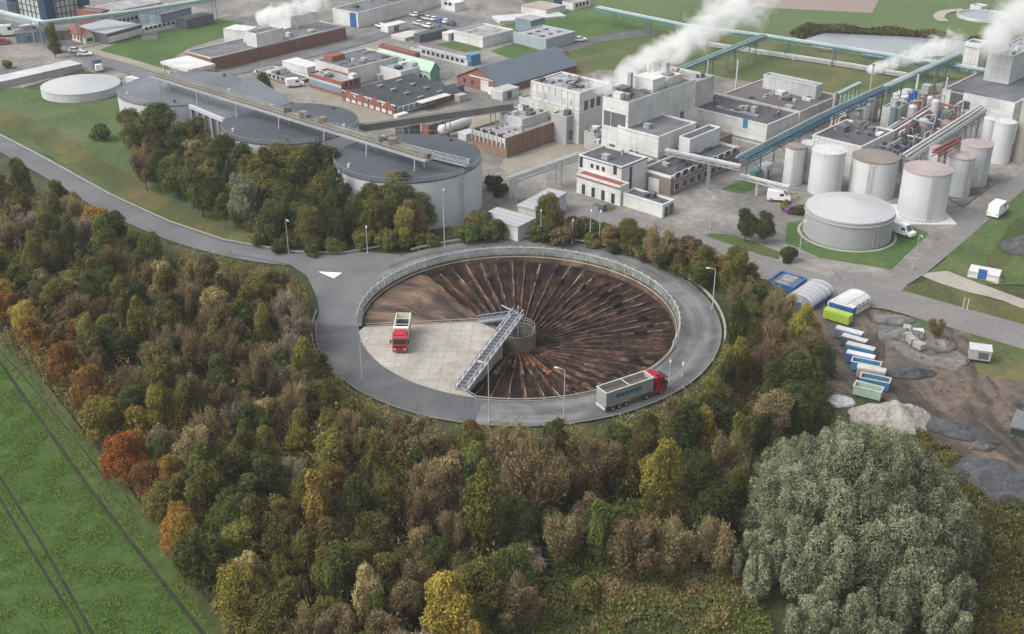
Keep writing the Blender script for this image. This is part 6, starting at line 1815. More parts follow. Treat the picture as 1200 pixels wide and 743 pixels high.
def twig_crown(name, h0, h1, r, n, nl, seed, upright=.8):
    """loose crown of thin rising twigs with few leaves left"""
    g = np.random.default_rng(seed)
    m_ = n
    # main limbs fan out; twigs sit along them
    nlim = 16
    az = g.uniform(0, 2 * np.pi, nlim); rad = r * np.sqrt(g.uniform(.05, 1, nlim)); top = h1 - (rad / r) ** 2 * (h1 - h0) * .45 - g.uniform(0, .12, nlim) * (h1 - h0)
    li = g.integers(0, nlim, m_); t = g.uniform(.25, 1.0, m_)
    x = rad[li] * np.cos(az[li]) * t ** .8; y = rad[li] * np.sin(az[li]) * t ** .8; z = h0 + (top[li] - h0) * t
    P = np.stack([x, y, z], 1) + g.normal(0, r * .12, (m_, 3))
    D = np.stack([np.cos(az[li]), np.sin(az[li]), np.full(m_, 2.4 * upright)], 1) + g.normal(0, .45, (m_, 3)); D /= np.linalg.norm(D, axis=1, keepdims=True)
    L = g.uniform(.35, .95, m_)[:, None] * r / 3
    S = np.cross(D, g.normal(size=(m_, 3))); S /= np.linalg.norm(S, axis=1, keepdims=True); S *= g.uniform(.03, .065, m_)[:, None]
    v = np.stack([P - S, P + S, P + D * L + S * .4, P + D * L - S * .4], 1).reshape(-1, 3)
    # leaves
    li = g.integers(0, m_, nl)
    Q = P[li] + D[li] * (L[li] * g.uniform(.2, 1.1, (nl, 1))) + g.normal(0, .1, (nl, 3))
    N = g.normal(size=(nl, 3)) + np.array([0, 0, .6]); N /= np.linalg.norm(N, axis=1, keepdims=True)
    U = np.cross(N, g.normal(size=(nl, 3))); U /= np.linalg.norm(U, axis=1, keepdims=True); V = np.cross(N, U); s = g.uniform(.06, .15, nl)[:, None]
    v2 = np.stack([Q - U * s, Q - V * s, Q + U * s, Q + V * s], 1).reshape(-1, 3)
    verts = np.concatenate([v, v2]); n_ = m_ + nl
    me = bpy.data.meshes.new(name)
    me.vertices.add(4 * n_); me.vertices.foreach_set('co', verts.astype(np.float32).ravel())
    me.loops.add(4 * n_); me.loops.foreach_set('vertex_index', np.arange(4 * n_, dtype=np.int32))
    me.polygons.add(n_); me.polygons.foreach_set('loop_start', np.arange(0, 4 * n_, 4, dtype=np.int32))
    try: me.polygons.foreach_set('loop_total', np.full(n_, 4, dtype=np.int32))
    except Exception: pass
    a_ = me.attributes.new('tint', 'FLOAT', 'FACE')
    a_.data.foreach_set('value', np.clip(np.concatenate([g.normal(.55, .2, m_), g.normal(.6, .2, nl)]), 0, 1).astype(np.float32))
    me.update(calc_edges=True)
    return me


def trunk_mesh(name, h, r, limbs, seed, spread=1.6, z1=None):
    rr = random.Random(seed); mb = MB()
    p = Vector((0, 0, -.3)); n = 5
    for k in range(n):
        q = Vector((rr.uniform(-.12, .12), rr.uniform(-.12, .12), h * (k + 1) / n))
        mb.rod(p, q, r * (1 - .7 * k / n), 7, r * (1 - .7 * (k + 1) / n)); p = q
    for k in range(limbs):
        a = rr.uniform(0, 2 * pi); zb = h * rr.uniform(.3, .9)
        b_ = Vector((0, 0, zb)); L = rr.uniform(.6, 1.0) * spread
        m_ = b_ + Vector((cos(a) * L * .5, sin(a) * L * .5, L * .55)); e = m_ + Vector((cos(a) * L * .45, sin(a) * L * .45, L * .7))
        mb.rod(b_, m_, r * .38, 5, r * .24); mb.rod(m_, e, r * .24, 5, r * .08)
    me = bpy.data.meshes.new(name); me.from_pydata(mb.v, [], mb.f); me.materials.append(M['bark']); me.update()
    return me


def rlobes(seed, r, h0, h1, n, flat=1.0, top=.55):
    g = random.Random(seed); out = [(0, 0, (h0 + h1) / 2, r * .62, r * .62, (h1 - h0) * .44)]
    for k in range(n):
        t = g.random(); z = h0 + (h1 - h0) * (.18 + .68 * t)
        rad = r * (.62 * sqrt(max(0, 1 - (max(0, t - .35) / .75) ** 2))) * g.uniform(.55, 1.1); a = g.uniform(0, 2 * pi) + k * 2.4
        s = r * g.uniform(.28, .46)
        out.append((rad * cos(a), rad * sin(a), z, s, s, s * g.uniform(.75, 1.05) * flat))
    return out


PROTO = {}
def proto(kind, i, me_c, me_t, r, h):
    PROTO.setdefault(kind, []).append((me_c, me_t, r, h))


for i in range(6):   # rounded broadleaf
    h = 9.2; r = 3.5
    proto('round', i, crown('crown', rlobes(10 + i, r, 1.2, h, 22), 15000, .12, 20 + i, shell=.25, jit=1.0), trunk_mesh('trunk', 6, .22, 7, i), r, h)
for i in range(4):   # upright, narrow
    h = 11; r = 2.5
    g = random.Random(40 + i); lob = []
    for k in range(13):
        t = k / 12; rad = r * .48 * sin(pi * (.12 + .8 * t)) * g.uniform(.5, 1.2); a = g.uniform(0, 6.3); s = r * (.30 + .30 * sin(pi * (.1 + .78 * t)))
        lob.append((rad * cos(a), rad * sin(a), 2.2 + (h - 3) * t, s, s, s * 1.35))
    proto('upright', i, crown('crown', lob, 11000, .12, 50 + i, shell=.28, jit=1.0), trunk_mesh('trunk', 8, .18, 8, 30 + i, 1.2), r, h)
for i in range(4):   # loose, airy crowns with gaps
    h = 9.5; r = 3.2
    proto('loose', i, crown('crown', rlobes(70 + i, r, 2.4, h, 22, 1.0)[1:], 12000, .115, 80 + i, shell=.32, jit=1.2, spread=.22), trunk_mesh('trunk', 7, .18, 12, 60 + i, 2.4), r, h)
for i in range(5):   # nearly bare
    proto('bare', i, twig_crown('crown', 1.2, 10, 3.1, 6000, 6500, 90 + i), trunk_mesh('trunk', 7.5, .16, 16, 90 + i, 2.6), 2.6, 10)
for i in range(3):   # bush
    h = 3.6; r = 2.2
    lob = [(x, y, z - .6, a, b, c) for x, y, z, a, b, c in rlobes(110 + i, r, .3, h, 9)]
    proto('bush', i, crown('crown', lob, 5600, .11, 120 + i, spread=.2), trunk_mesh('trunk', 1.8, .08, 6, 100 + i, 1.0), r, h)


def rows(x, y):
    # crop stands in rows parallel to the wheel tracks
    p, q = at(38, 480), at(216, 716); d = (q - p).normalized(); n = (-d.y, d.x)
    t = x * n[0] + y * n[1]; s = x * d.x + y * d.y
    t = round(t / .62) * .62 + trng.gauss(0, .19)
    return s * d.x + t * n[0], s * d.y + t * n[1]


def inside(x, y, poly):
    c = False; j = len(poly) - 1
    for i in range(len(poly)):
        xi, yi = poly[i]; xj, yj = poly[j]
        if (yi > y) != (yj > y) and x < (xj - xi) * (y - yi) / (yj - yi) + xi: c = not c
        j = i
    return c


def project(v):
    dz = v.z - CAM_H
    dep = v.y * cos(PITCH) - dz * sin(PITCH); u = v.y * sin(PITCH) + dz * cos(PITCH)
    return 600 + F_PX * v.x / dep, H_PX / 2 - F_PX * u / dep


TREES = []   # (x, y, crown radius, height, form, colour, zone)


def road_clear(x, y, r, m_=.0):
    d = hypot(x - CX, y - CY)
    if d < R_OUT + .8 + r * .62 + m_: return False
    if y < 235 and -75 < x < -20 and 185 < y and not inside(*project(Vector((x, y, 0))), [(0, 0), (260, 272), (300, 288), (345, 296), (430, 292), (470, 285), (520, 280), (600, 270), (700, 270), (900, 320), (1200, 0)]) and inside(*project(Vector((x, y, 0))), [(230, 278), (430, 290), (480, 285), (450, 330), (430, 390), (368, 392), (350, 330), (300, 312), (250, 300)]): return False
    for p in road_pts:
        if hypot(x - p.x, y - p.y) < 3.8 + r * .7: return False
    return True


def try_tree(px, py, form, colour, zone, s=None, force=False, sep=.74, hz=.62):
    base = {'round': (3.4, 9.2), 'upright': (2.3, 11), 'loose': (3.0, 9.5), 'bare': (2.9, 10), 'bush': (2.1, 3.4)}[form]
    s = s if s is not None else trng.uniform(.62, 1.0)
    r, h = base[0] * s, base[1] * s
    p = at(px, py, h * hz)
    if not force:
        if not road_clear(p.x, p.y, r): return False
        for q in TREES:
            dd = (q[2] + r) * sep
            if abs(q[0] - p.x) < dd and abs(q[1] - p.y) < dd and hypot(q[0] - p.x, q[1] - p.y) < dd: return False
    TREES.append((p.x, p.y, r, h, form, colour, zone, s))
    return True


# trees that stand out, placed first: (px, py of crown, form, colour, size)
SPOTS = [(148, 534, 'round', 'russet', .92, 'field edge'), (172, 560, 'round', 'orange', .75, 'field edge'), (105, 452, 'round', 'orange', .95, 'field edge'), (78, 428, 'round', 'orange', .9, 'field edge'),
         (40, 395, 'loose', 'orange', .9, 'field edge'), (12, 360, 'loose', 'orange', .85, 'field edge'), (28, 376, 'round', 'gold', .7, 'field edge'), (52, 398, 'round', 'orange', .75, 'field edge'), (88, 436, 'loose', 'gold', .7, 'field edge'), (93, 395, 'loose', 'orange', .7, 'field edge'), (132, 470, 'round', 'orange', .7, 'field edge'), (160, 495, 'round', 'gold', .7, 'field edge'), (198, 560, 'loose', 'orange', .7, 'field edge'), (3, 340, 'loose', 'orange', .8, 'field edge'), (118, 492, 'round', 'yellow', .95, 'field edge'), (36, 362, 'round', 'orange', .6, 'field edge'),
         
         (190, 585, 'round', 'olive', 1.0, 'field edge'), (208, 615, 'round', 'orange', .85, 'field edge'), (236, 655, 'round', 'mid', 1.0, 'field edge'), (284, 694, 'round', 'yellow', 1.1, 'field edge'),
         (318, 728, 'round', 'olive', .95, 'field edge'), (270, 600, 'round', 'mid', .95, 'middle of the wood'), (136, 400, 'round', 'dark', .9, 'middle of the wood'),
         (372, 590, 'upright', 'gold', 1.0, 'middle of the wood'), (392, 575, 'loose', 'gold', .8, 'middle of the wood'), (330, 600, 'loose', 'yellow', .8, 'middle of the wood'),
         (523, 712, 'upright', 'gold', 1.05, 'bottom edge'), (432, 700, 'upright', 'straw', .8, 'bottom edge'), (570, 600, 'upright', 'olive', 1.25, 'below the ring'), (552, 505, 'round', 'gold', .55, 'below the ring'),
         (618, 655, 'bush', 'grey', 1.25, 'bottom clearing'), (775, 570, 'upright', 'yellow', 1.15, 'below the ring'), (768, 612, 'round', 'yellow', .95, 'below the ring'), (822, 510, 'upright', 'gold', .85, 'right of the ring'),
         (700, 540, 'bare', 'brown', 1.15, 'below the ring'), (625, 565, 'bare', 'brown', 1.2, 'below the ring'), (600, 530, 'bare', 'brown', 1.05, 'below the ring'), (850, 545, 'bare', 'brown', 1.0, 'right of the ring'),
         (835, 595, 'round', 'dark', 1.1, 'beside the willow'), (815, 560, 'round', 'dark', .9, 'right of the ring'), (650, 512, 'round', 'mid', .62, 'below the ring'), (690, 690, 'bush', 'olive', 1.3, 'bottom clearing'),
         (735, 600, 'bush', 'mid', 1.3, 'below the ring'), (466, 588, 'loose', 'orange', .5, 'middle of the wood'), (955, 385, 'round', 'orange', .6, 'right of the ring'), (940, 440, 'round', 'dark', 1.0, 'right of the ring'), (925, 475, 'round', 'dark', 1.0, 'right of the ring'),
         # grove in front of the silos
         (188, 150, 'round', 'mid', 1.35, 'silo grove'), (226, 160, 'round', 'olive', 1.35, 'silo grove'), (262, 182, 'loose', 'olive', 1.3, 'silo grove'), (336, 190, 'round', 'olive', 1.4, 'silo grove'), (378, 196, 'round', 'dark', 1.45, 'silo grove'), (310, 200, 'upright', 'olive', 1.2, 'silo grove'), (392, 225, 'upright', 'mid', 1.2, 'silo grove'),
         (180, 168, 'round', 'olive', 1.0, 'silo grove'), (212, 168, 'round', 'dark', 1.2, 'silo grove'), (243, 175, 'round', 'olive', 1.2, 'silo grove'), (205, 205, 'round', 'mid', 1.1, 'silo grove'), (168, 195, 'bare', 'brown', 1.0, 'silo grove'),
         (247, 215, 'round', 'olive', 1.2, 'silo grove'), (283, 195, 'round', 'dark', 1.2, 'silo grove'), (300, 185, 'round', 'olive', 1.0, 'silo grove'), (318, 205, 'round', 'dark', 1.1, 'silo grove'), (355, 195, 'round', 'olive', 1.35, 'silo grove'),
         (285, 235, 'round', 'willow', 1.2, 'silo grove'), (340, 235, 'round', 'dark', 1.3, 'silo grove'), (375, 230, 'round', 'olive', 1.3, 'silo grove'), (322, 255, 'round', 'dark', 1.05, 'silo grove'), (365, 265, 'round', 'olive', .9, 'silo grove'), (395, 260, 'round', 'dark', .95, 'silo grove'),
         (228, 195, 'loose', 'brown', 1.1, 'silo grove'), (262, 245, 'loose', 'olive', .8, 'silo grove'), (303, 280, 'bush', 'olive', 1.1, 'silo grove'), (330, 288, 'bush', 'olive', 1.0, 'silo grove'), (365, 292, 'bush', 'mid', 1.0, 'silo grove'), (390, 288, 'bush', 'mid', 1.1, 'silo grove'),
         (425, 222, 'round', 'dark', 1.1, 'grove at the nearest silo'), (450, 225, 'round', 'olive', 1.15, 'grove at the nearest silo'), (470, 235, 'round', 'olive', 1.2, 'grove at the nearest silo'), (440, 250, 'round', 'olive', 1.1, 'grove at the nearest silo'), (475, 262, 'round', 'yellow', .9, 'grove at the nearest silo'),
         (412, 262, 'bush', 'mid', 1.3, 'grove at the nearest silo'), (425, 280, 'bush', 'olive', 1.2, 'grove at the nearest silo'), (455, 283, 'bush', 'olive', 1.2, 'grove at the nearest silo'), (492, 278, 'bush', 'olive', 1.1, 'grove at the nearest silo'), (472, 285, 'bush', 'mid', .9, 'grove at the nearest silo'), (505, 282, 'bush', 'olive', .9, 'grove at the nearest silo'),
         # belt above the ring
         (562, 260, 'bush', 'olive', 1.66, 'belt above the ring'), (578, 270, 'bush', 'mid', 1.41, 'belt above the ring'), (551, 273, 'bush', 'dark', 1.41, 'belt above the ring'), (590, 273, 'bush', 'gold', 0.90, 'belt above the ring'),
         (643, 246, 'round', 'yellow', 0.92, 'belt above the ring'), (648, 260, 'round', 'olive', 0.79, 'belt above the ring'), (632, 273, 'bush', 'mid', 1.28, 'belt above the ring'), (665, 270, 'bush', 'brown', 1.54, 'belt above the ring'), (682, 264, 'bush', 'olive', 1.66, 'belt above the ring'), (700, 270, 'bush', 'dark', 1.54, 'belt above the ring'),
         (716, 276, 'loose', 'straw', 0.64, 'belt above the ring'), (737, 274, 'round', 'olive', 0.79, 'belt above the ring'), (755, 280, 'round', 'dark', 0.79, 'belt above the ring'), (772, 288, 'bare', 'brown', 0.90, 'belt above the ring'), (790, 294, 'round', 'olive', 0.79, 'belt above the ring'), (808, 298, 'loose', 'brown', 0.90, 'belt above the ring'),
         (826, 306, 'round', 'olive', 0.92, 'belt above the ring'), (845, 313, 'round', 'orange', 0.64, 'belt above the ring'), (859, 316, 'loose', 'olive', 1.02, 'belt above the ring'), (577, 213, 'bush', 'dark', 1.2, 'yard beside the nearest silo'), (586, 222, 'bush', 'dark', 1.0, 'yard beside the nearest silo'),
         (655, 278, 'bush', 'brown', 1.2, 'belt above the ring'), (692, 281, 'bush', 'olive', 1.1, 'belt above the ring'), (722, 286, 'bush', 'mid', 1.2, 'belt above the ring'), (745, 290, 'bush', 'olive', 1.3, 'belt above the ring'),
         (763, 296, 'bush', 'brown', 1.3, 'belt above the ring'), (783, 303, 'bush', 'dark', 1.2, 'belt above the ring'), (800, 312, 'bush', 'olive', 1.3, 'belt above the ring'), (820, 322, 'loose', 'dark', .6, 'belt above the ring'), (435, 212, 'round', 'dark', 1.25, 'grove at the nearest silo'), (462, 228, 'round', 'olive', 1.25, 'grove at the nearest silo'),
         # single trees
         (875, 260, 'round', 'dark', .8, 'yard lawn'), (897, 266, 'round', 'dark', .66, 'yard lawn'), (924, 299, 'bush', 'dark', .9, 'yard lawn'), (920, 240, 'bush', 'gold', .7, 'yard lawn'), (936, 245, 'bush', 'olive', .8, 'yard lawn'),
         (118, 153, 'bush', 'dark', 1.5, 'bank'), (61, 42, 'upright', 'olive', 1.1, 'top left road'), (66, 55, 'bush', 'olive', 1.2, 'top left road'), (308, 98, 'round', 'dark', .75, 'behind the silos'), (142, 36, 'bush', 'orange', 1.1, 'top left sheds'),
         (1098, 383, 'bare', 'brown', .45, 'yard road'), 
         (8, 75, 'bush', 'olive', .8, 'top left yard')]
for px, py, form, colour, s, zone in SPOTS:
    try_tree(px, py, form, colour, zone, s, force=True, hz={'bush': .5}.get(form, .6))

GROVES = [('silo grove', [(152, 140), (200, 146), (262, 168), (330, 188), (380, 206), (398, 235), (392, 280), (335, 280), (290, 262), (250, 232), (205, 205), (160, 190)], 22),
          ('grove at the nearest silo', [(402, 215), (430, 212), (490, 235), (505, 275), (470, 286), (405, 285)], 8)]
for zone, poly, cnt in GROVES:
    k = 0
    for it in range(4000):
        if k >= cnt: break
        px, py = trng.uniform(140, 520), trng.uniform(130, 300)
        if not inside(px, py, poly): continue
        colour = trng.choices(['olive', 'dark', 'mid', 'brown'], [11, 5, 5, 3])[0]
        if try_tree(px, py, 'round' if colour != 'brown' else 'loose', colour, zone, trng.uniform(.95, 1.3), sep=.36): k += 1

WOOD = [(-60, 150), (0, 192), (55, 215), (125, 258), (195, 288), (250, 312), (300, 325), (340, 335), (356, 352), (362, 395), (384, 448), (430, 486), (490, 506), (560, 520), (640, 520), (705, 514), (765, 496), (812, 470), (840, 438), (856, 400), (850, 355), (830, 322),
        (800, 300), (840, 305), (880, 312), (915, 335), (945, 380), (962, 410), (975, 445), (968, 478), (930, 502), (885, 520), (872, 570), (868, 610), (850, 640), (800, 640), (770, 655), (720, 650), (700, 665), (650, 640), (640, 690), (560, 720), (560, 800), (330, 800), (290, 735), (262, 690), (220, 640), (172, 570), (130, 510), (95, 455), (45, 405), (0, 365), (-60, 320)]
cols_w = {'left': [('brown', 34), ('olive', 30), ('mid', 12), ('dark', 9), ('straw', 4), ('grey', 6), ('orange', 1), ('yellow', 4)],
          'mid': [('olive', 34), ('mid', 17), ('dark', 10), ('brown', 22), ('yellow', 6), ('straw', 5), ('gold', 3), ('grey', 3), ('orange', 1)],
          'right': [('dark', 18), ('brown', 28), ('olive', 24), ('mid', 8), ('yellow', 5), ('gold', 3), ('orange', 4)]}


def zone_of(px, py):
    if px > 800: return 'wood right of the ring' if py < 520 else 'wood beside the willow'
    if py > 660: return 'bottom edge of the wood'
    if px > 480: return 'wood below the ring'
    if py < 330: return 'wood along the approach road'
    if px > 330 and py < 500: return 'wood left of the ring'
    if px < 230: return 'wood behind the field edge'
    return 'middle of the wood'


n_w = 0
for it in range(60000):
    if n_w >= 250: break
    px, py = trng.uniform(-40, 975), trng.uniform(160, 790)
    if not inside(px, py, WOOD): continue
    key = 'left' if px < 380 and py < 560 else ('right' if px > 790 else 'mid')
    colour = trng.choices([c for c, w in cols_w[key]], [w for c, w in cols_w[key]])[0]
    form = {'brown': trng.choice(['bare', 'bare', 'loose']), 'grey': 'bare', 'straw': 'loose', 'gold': trng.choice(['loose', 'upright']), 'yellow': trng.choice(['loose', 'upright', 'round'])}.get(colour) or trng.choice(['round', 'loose', 'loose', 'upright', 'upright'])
    sep = .70 if it < 9000 else .56
    if try_tree(px, py, form, colour, zone_of(px, py), sep=sep): n_w += 1
print('WOOD TREES', n_w, 'total', len(TREES), 'iter', it)

ORD = ['first', 'second', 'third', 'fourth', 'fifth', 'sixth', 'seventh', 'eighth', 'ninth', 'tenth', 'eleventh', 'twelfth', 'thirteenth', 'fourteenth', 'fifteenth', 'sixteenth', 'seventeenth', 'eighteenth', 'nineteenth', 'twentieth']
COLW = {'dark': 'dark green', 'olive': 'olive green', 'mid': 'mid green', 'yellow': 'yellow-green', 'gold': 'golden yellow', 'orange': 'orange-brown', 'russet': 'russet red', 'brown': 'brown', 'grey': 'grey-pink', 'straw': 'straw coloured', 'willow': 'silvery green'}
FORMW = {'round': 'rounded leafy tree', 'upright': 'narrow upright tree', 'loose': 'loose airy tree', 'bare': 'nearly bare tree', 'bush': 'low bush'}
ZW = {'field edge': 'on the field edge', 'below the ring': 'in the wood below the ring', 'right of the ring': 'in the wood right of the ring', 'silo grove': 'in the grove before the silos', 'grove at the nearest silo': 'in the grove at the nearest silo',
      'belt above the ring': 'in the belt above the ring', 'yard lawn': 'on the yard lawn', 'beside the willow': 'beside the big willow'}
byk = {}
for i, T in enumerate(TREES):
    z = T[6]
    z = ZW.get(z, ('in the ' if z.startswith(('wood', 'middle')) else ('on the ' if z in ('bank', 'bottom clearing') else 'at the ')) + z)
    if z == 'at the behind the silos': z = 'behind the silos'
    byk.setdefault((COLW[T[5]], FORMW[T[4]], z), []).append(i)
labels = {}
for (c, f, z), ids in byk.items():
    ids.sort(key=lambda i: project(Vector((TREES[i][0], TREES[i][1], TREES[i][3] * .6)))[0])
    for k, i in enumerate(ids):
        labels[i] = ('%s %s %s' % (c, f, z)) if len(ids) == 1 else '%s %s %s, %s from the left' % (c, f, z, ORD[min(k, 19)])
proto_objs = {}
NAMES = {'round': 'broadleaf_tree', 'upright': 'upright_tree', 'loose': 'airy_tree', 'bare': 'bare_tree', 'bush': 'bush'}
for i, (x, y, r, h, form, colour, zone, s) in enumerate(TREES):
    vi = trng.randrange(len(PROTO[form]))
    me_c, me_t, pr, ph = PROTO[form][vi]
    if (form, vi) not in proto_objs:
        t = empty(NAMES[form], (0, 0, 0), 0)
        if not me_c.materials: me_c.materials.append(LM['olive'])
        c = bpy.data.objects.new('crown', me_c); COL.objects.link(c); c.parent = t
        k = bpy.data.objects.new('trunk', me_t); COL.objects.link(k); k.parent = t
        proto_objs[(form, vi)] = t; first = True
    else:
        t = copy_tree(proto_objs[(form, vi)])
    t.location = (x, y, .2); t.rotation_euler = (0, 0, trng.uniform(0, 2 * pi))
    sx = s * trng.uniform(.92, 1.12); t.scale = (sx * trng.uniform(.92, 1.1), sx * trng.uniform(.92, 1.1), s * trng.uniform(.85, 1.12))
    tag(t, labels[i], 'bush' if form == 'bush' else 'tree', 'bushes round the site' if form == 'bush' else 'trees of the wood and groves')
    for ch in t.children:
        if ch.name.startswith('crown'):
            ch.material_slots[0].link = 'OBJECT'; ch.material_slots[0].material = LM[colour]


# ---------------- the great willow, bottom right: plumes rising from a broad base
def willow(name, label, cxp, cyp, R, H, seed, n_pl, leaves, z0=0.0, base=None):
    p = at(cxp, cyp, H * .5) if base is None else Vector(base)
    g = random.Random(seed); lob = []
    for k in range(n_pl):
        f = (k + .5) / n_pl; rad = R * .86 * sqrt(f); a = k * 2.39996 + g.uniform(-.3, .3)
        top = H * (1 - .62 * (rad / R) ** 2.0) * g.uniform(.88, 1.08)
        s = R * g.uniform(.11, .17) * (1.1 - .2 * f)
        lob.append((rad * cos(a), rad * sin(a), top * .60, s, s, top * .33))
        lob.append((rad * cos(a) * 1.06, rad * sin(a) * 1.06, top * .84, s * .78, s * .78, top * .14))
        for q in range(3):
            aq = g.uniform(0, 2 * pi); lob.append((rad * cos(a) + s * .7 * cos(aq), rad * sin(a) + s * .7 * sin(aq), top * g.uniform(.4, .9), s * .5, s * .5, s * .6))
        if g.random() < .6:
            a2 = a + g.uniform(-.3, .3); lob.append((rad * 1.1 * cos(a2), rad * 1.1 * sin(a2), top * .45, s * .85, s * .85, top * .22))
    me = crown('crown', lob, leaves, .10, seed, shell=.2, up=.35, jit=.9, elong=1.3, spread=.30, speck=.12)
    me.materials.append(LM['willow'])
    t = empty(name, (p.x, p.y, z0), 0, label, 'tree')
    c = bpy.data.objects.new('crown', me); COL.objects.link(c); c.parent = t
    me_t = trunk_mesh('trunk', H * .55, .55, 14, seed, R * .5)
    k = bpy.data.objects.new('trunk', me_t); COL.objects.link(k); k.parent = t
    return t


willow('willow_tree', 'huge domed silvery green willow filling the lower right', 1012, 590, 14.0, 19.5, 501, 100, 360000)
willow('willow_tree', 'lower willow spreading at the right foot of the huge willow', 1090, 700, 6.5, 10, 502, 26, 45000)
willow('willow_tree', 'small pale willow at the left foot of the huge willow', 905, 655, 5.5, 9, 503, 22, 38000)
willow('willow_tree', 'bushy willow at the bottom edge below the huge willow', 985, 742, 7.5, 9, 504, 28, 50000)
willow('willow_tree', 'round willow shoulder at upper left of the huge willow', 925, 545, 5.0, 9, 505, 18, 30000)


# ---------------- undergrowth (stuff)
TRACKS = [[at(x, y) for x, y in tr] for tr in FIELD_TRACKS]


def on_track(x, y, w):
    for tr in TRACKS:
        for a, b_ in zip(tr[:-1], tr[1:]):
            dx, dy = b_.x - a.x, b_.y - a.y; L2 = dx * dx + dy * dy
            t = max(0, min(1, ((x - a.x) * dx + (y - a.y) * dy) / L2))
            if hypot(x - a.x - dx * t, y - a.y - dy * t) < w: return True
    return False


def scatter(name, poly, n, size, seed, mat, hmax, kind='stuff', clump=.3, avoid_ring=True, gate=True, skip=None):
    g = np.random.default_rng(seed); rr = random.Random(seed)
    W = [at(x, y) for x, y in poly]; WP = [(p.x, p.y) for p in W]
    x0, x1 = min(p[0] for p in WP), max(p[0] for p in WP); y0, y1 = min(p[1] for p in WP), max(p[1] for p in WP)
    pts = []; tries = 0
    while len(pts) < n and tries < n * 12:
        tries += 1
        x, y = rr.uniform(x0, x1), rr.uniform(y0, y1)
        if not inside(x, y, WP): continue
        if avoid_ring and hypot(x - CX, y - CY) < R_OUT + 1.1: continue
        if not avoid_ring:
            x, y = rows(x, y)
            if on_track(x, y, .35): continue
        q = mnoise.noise(Vector((x * clump, y * clump, seed)))
        if gate and q < -.25 and rr.random() < .75: continue
        if skip and inside(x, y, SKIP): continue
        hh = hmax * max(.12, .5 + q) * rr.random() ** .7
        pts.append((x, y, .15 + hh, q))
    A = np.array(pts)
    if avoid_ring:
        R_ = np.array([(p.x, p.y) for p in road_pts])
        d = np.sqrt(((A[:, None, :2] - R_[None]) ** 2).sum(2)).min(1); A = A[d > 4.4]
    P = A[:, :3]; N = g.normal(0, .7, (len(P), 3)) + np.array([0, 0, .9])
    me = leaf_mesh(name, P, N, size, .5 + A[:, 3] * (.5 if gate else .12) + g.normal(0, .2, len(P)), 1.2, seed)
    me.materials.append(mat)
    o = bpy.data.objects.new(name, me); COL.objects.link(o)
    return tag(o, kind=kind)


SKIP = [(p.x, p.y) for p in (at(*q) for q in ((580, 668), (640, 650), (700, 652), (800, 655), (860, 640), (900, 640), (960, 900), (560, 900)))]
UW = [(-60, 180), (0, 215), (60, 240), (130, 275), (200, 300), (262, 318), (340, 330), (362, 360), (372, 400), (392, 450), (440, 490), (490, 512), (560, 522), (640, 522), (705, 516), (765, 496), (812, 470), (845, 430), (858, 385), (850, 345), (820, 312), (780, 296), (840, 306),
      (900, 340), (930, 370), (950, 400), (958, 440), (960, 480), (930, 540), (880, 600), (900, 720), (940, 900), (340, 900), (262, 735), (200, 640), (130, 545), (60, 460), (0, 405), (-60, 370)]
scatter('undergrowth', UW, 130000, .17, 11, LM['under'], 1.6, skip=False)
scatter('thicket', UW, 170000, .16, 31, LM['olive'], 4.6, clump=.33, skip=True)
scatter('thicket', UW, 120000, .15, 32, LM['brown'], 5.2, clump=.4, skip=True)
scatter('thicket', [(152, 165), (210, 180), (262, 205), (330, 225), (400, 250), (500, 262), (505, 288), (400, 293), (330, 293), (285, 272), (250, 250), (200, 222), (160, 205)], 60000, .19, 33, LM['olive'], 4.5, clump=.25)
scatter('thicket', [(622, 262), (640, 262), (740, 280), (800, 296), (850, 315), (880, 345), (850, 345), (800, 306), (730, 290), (640, 284), (622, 284)], 26000, .16, 35, LM['olive'], 3.2, clump=.4)
scatter('margin_grass', [(0, 405), (30, 435), (100, 520), (180, 635), (250, 742), (330, 870), (322, 870), (236, 742), (214, 714), (160, 645), (110, 580), (38, 480), (0, 425)], 22000, .12, 36, LM['mid'], .3, clump=.3, avoid_ring=False)
scatter('clearing_weeds', [(545, 640), (700, 640), (800, 650), (880, 640), (900, 720), (940, 900), (540, 900)], 45000, .15, 12, LM['mid'], 1.2)
scatter('dry_grass', [(700, 660), (800, 670), (880, 650), (880, 700), (840, 740), (760, 720), (690, 760)], 14000, .14, 16, LM['straw'], 1.1)
scatter('bramble', [(1070, 505), (1110, 525), (1150, 560), (1215, 605), (1330, 660), (1330, 900), (1080, 900), (1130, 640)], 14000, .13, 13, LM['mid'], 1.0, clump=.45)
scatter('bramble', [(1070, 505), (1110, 525), (1150, 560), (1215, 605), (1330, 660), (1330, 900), (1080, 900), (1130, 640)], 12000, .13, 23, LM['brown'], .9, clump=.6)
scatter('bramble', [(1070, 505), (1110, 525), (1150, 560), (1215, 605), (1330, 660), (1330, 900), (1080, 900), (1130, 640)], 70000, .15, 17, LM['olive'], 1.3, clump=.35)
scatter('pond_scrub', [(925, 40), (945, 30), (1060, 37), (1150, 46), (1150, 50), (1060, 43), (965, 39), (940, 46)], 9000, .4, 14, LM['under'], 1.8, clump=.1)
scatter('crop_leaves', [(-80, 330), (0, 425), (38, 480), (110, 580), (160, 645), (216, 716), (240, 746), (330, 870), (-100, 870)], 170000, .12, 15, LM['crop'], .22, clump=.3, avoid_ring=False, gate=False)
scatter('rough_grass', [(255, 300), (350, 330), (374, 400), (430, 490), (560, 518), (700, 512), (850, 440), (860, 360), (800, 296), (860, 310), (890, 420), (790, 530), (560, 560), (400, 530), (340, 420)], 26000, .12, 18, LM['mid'], .6)
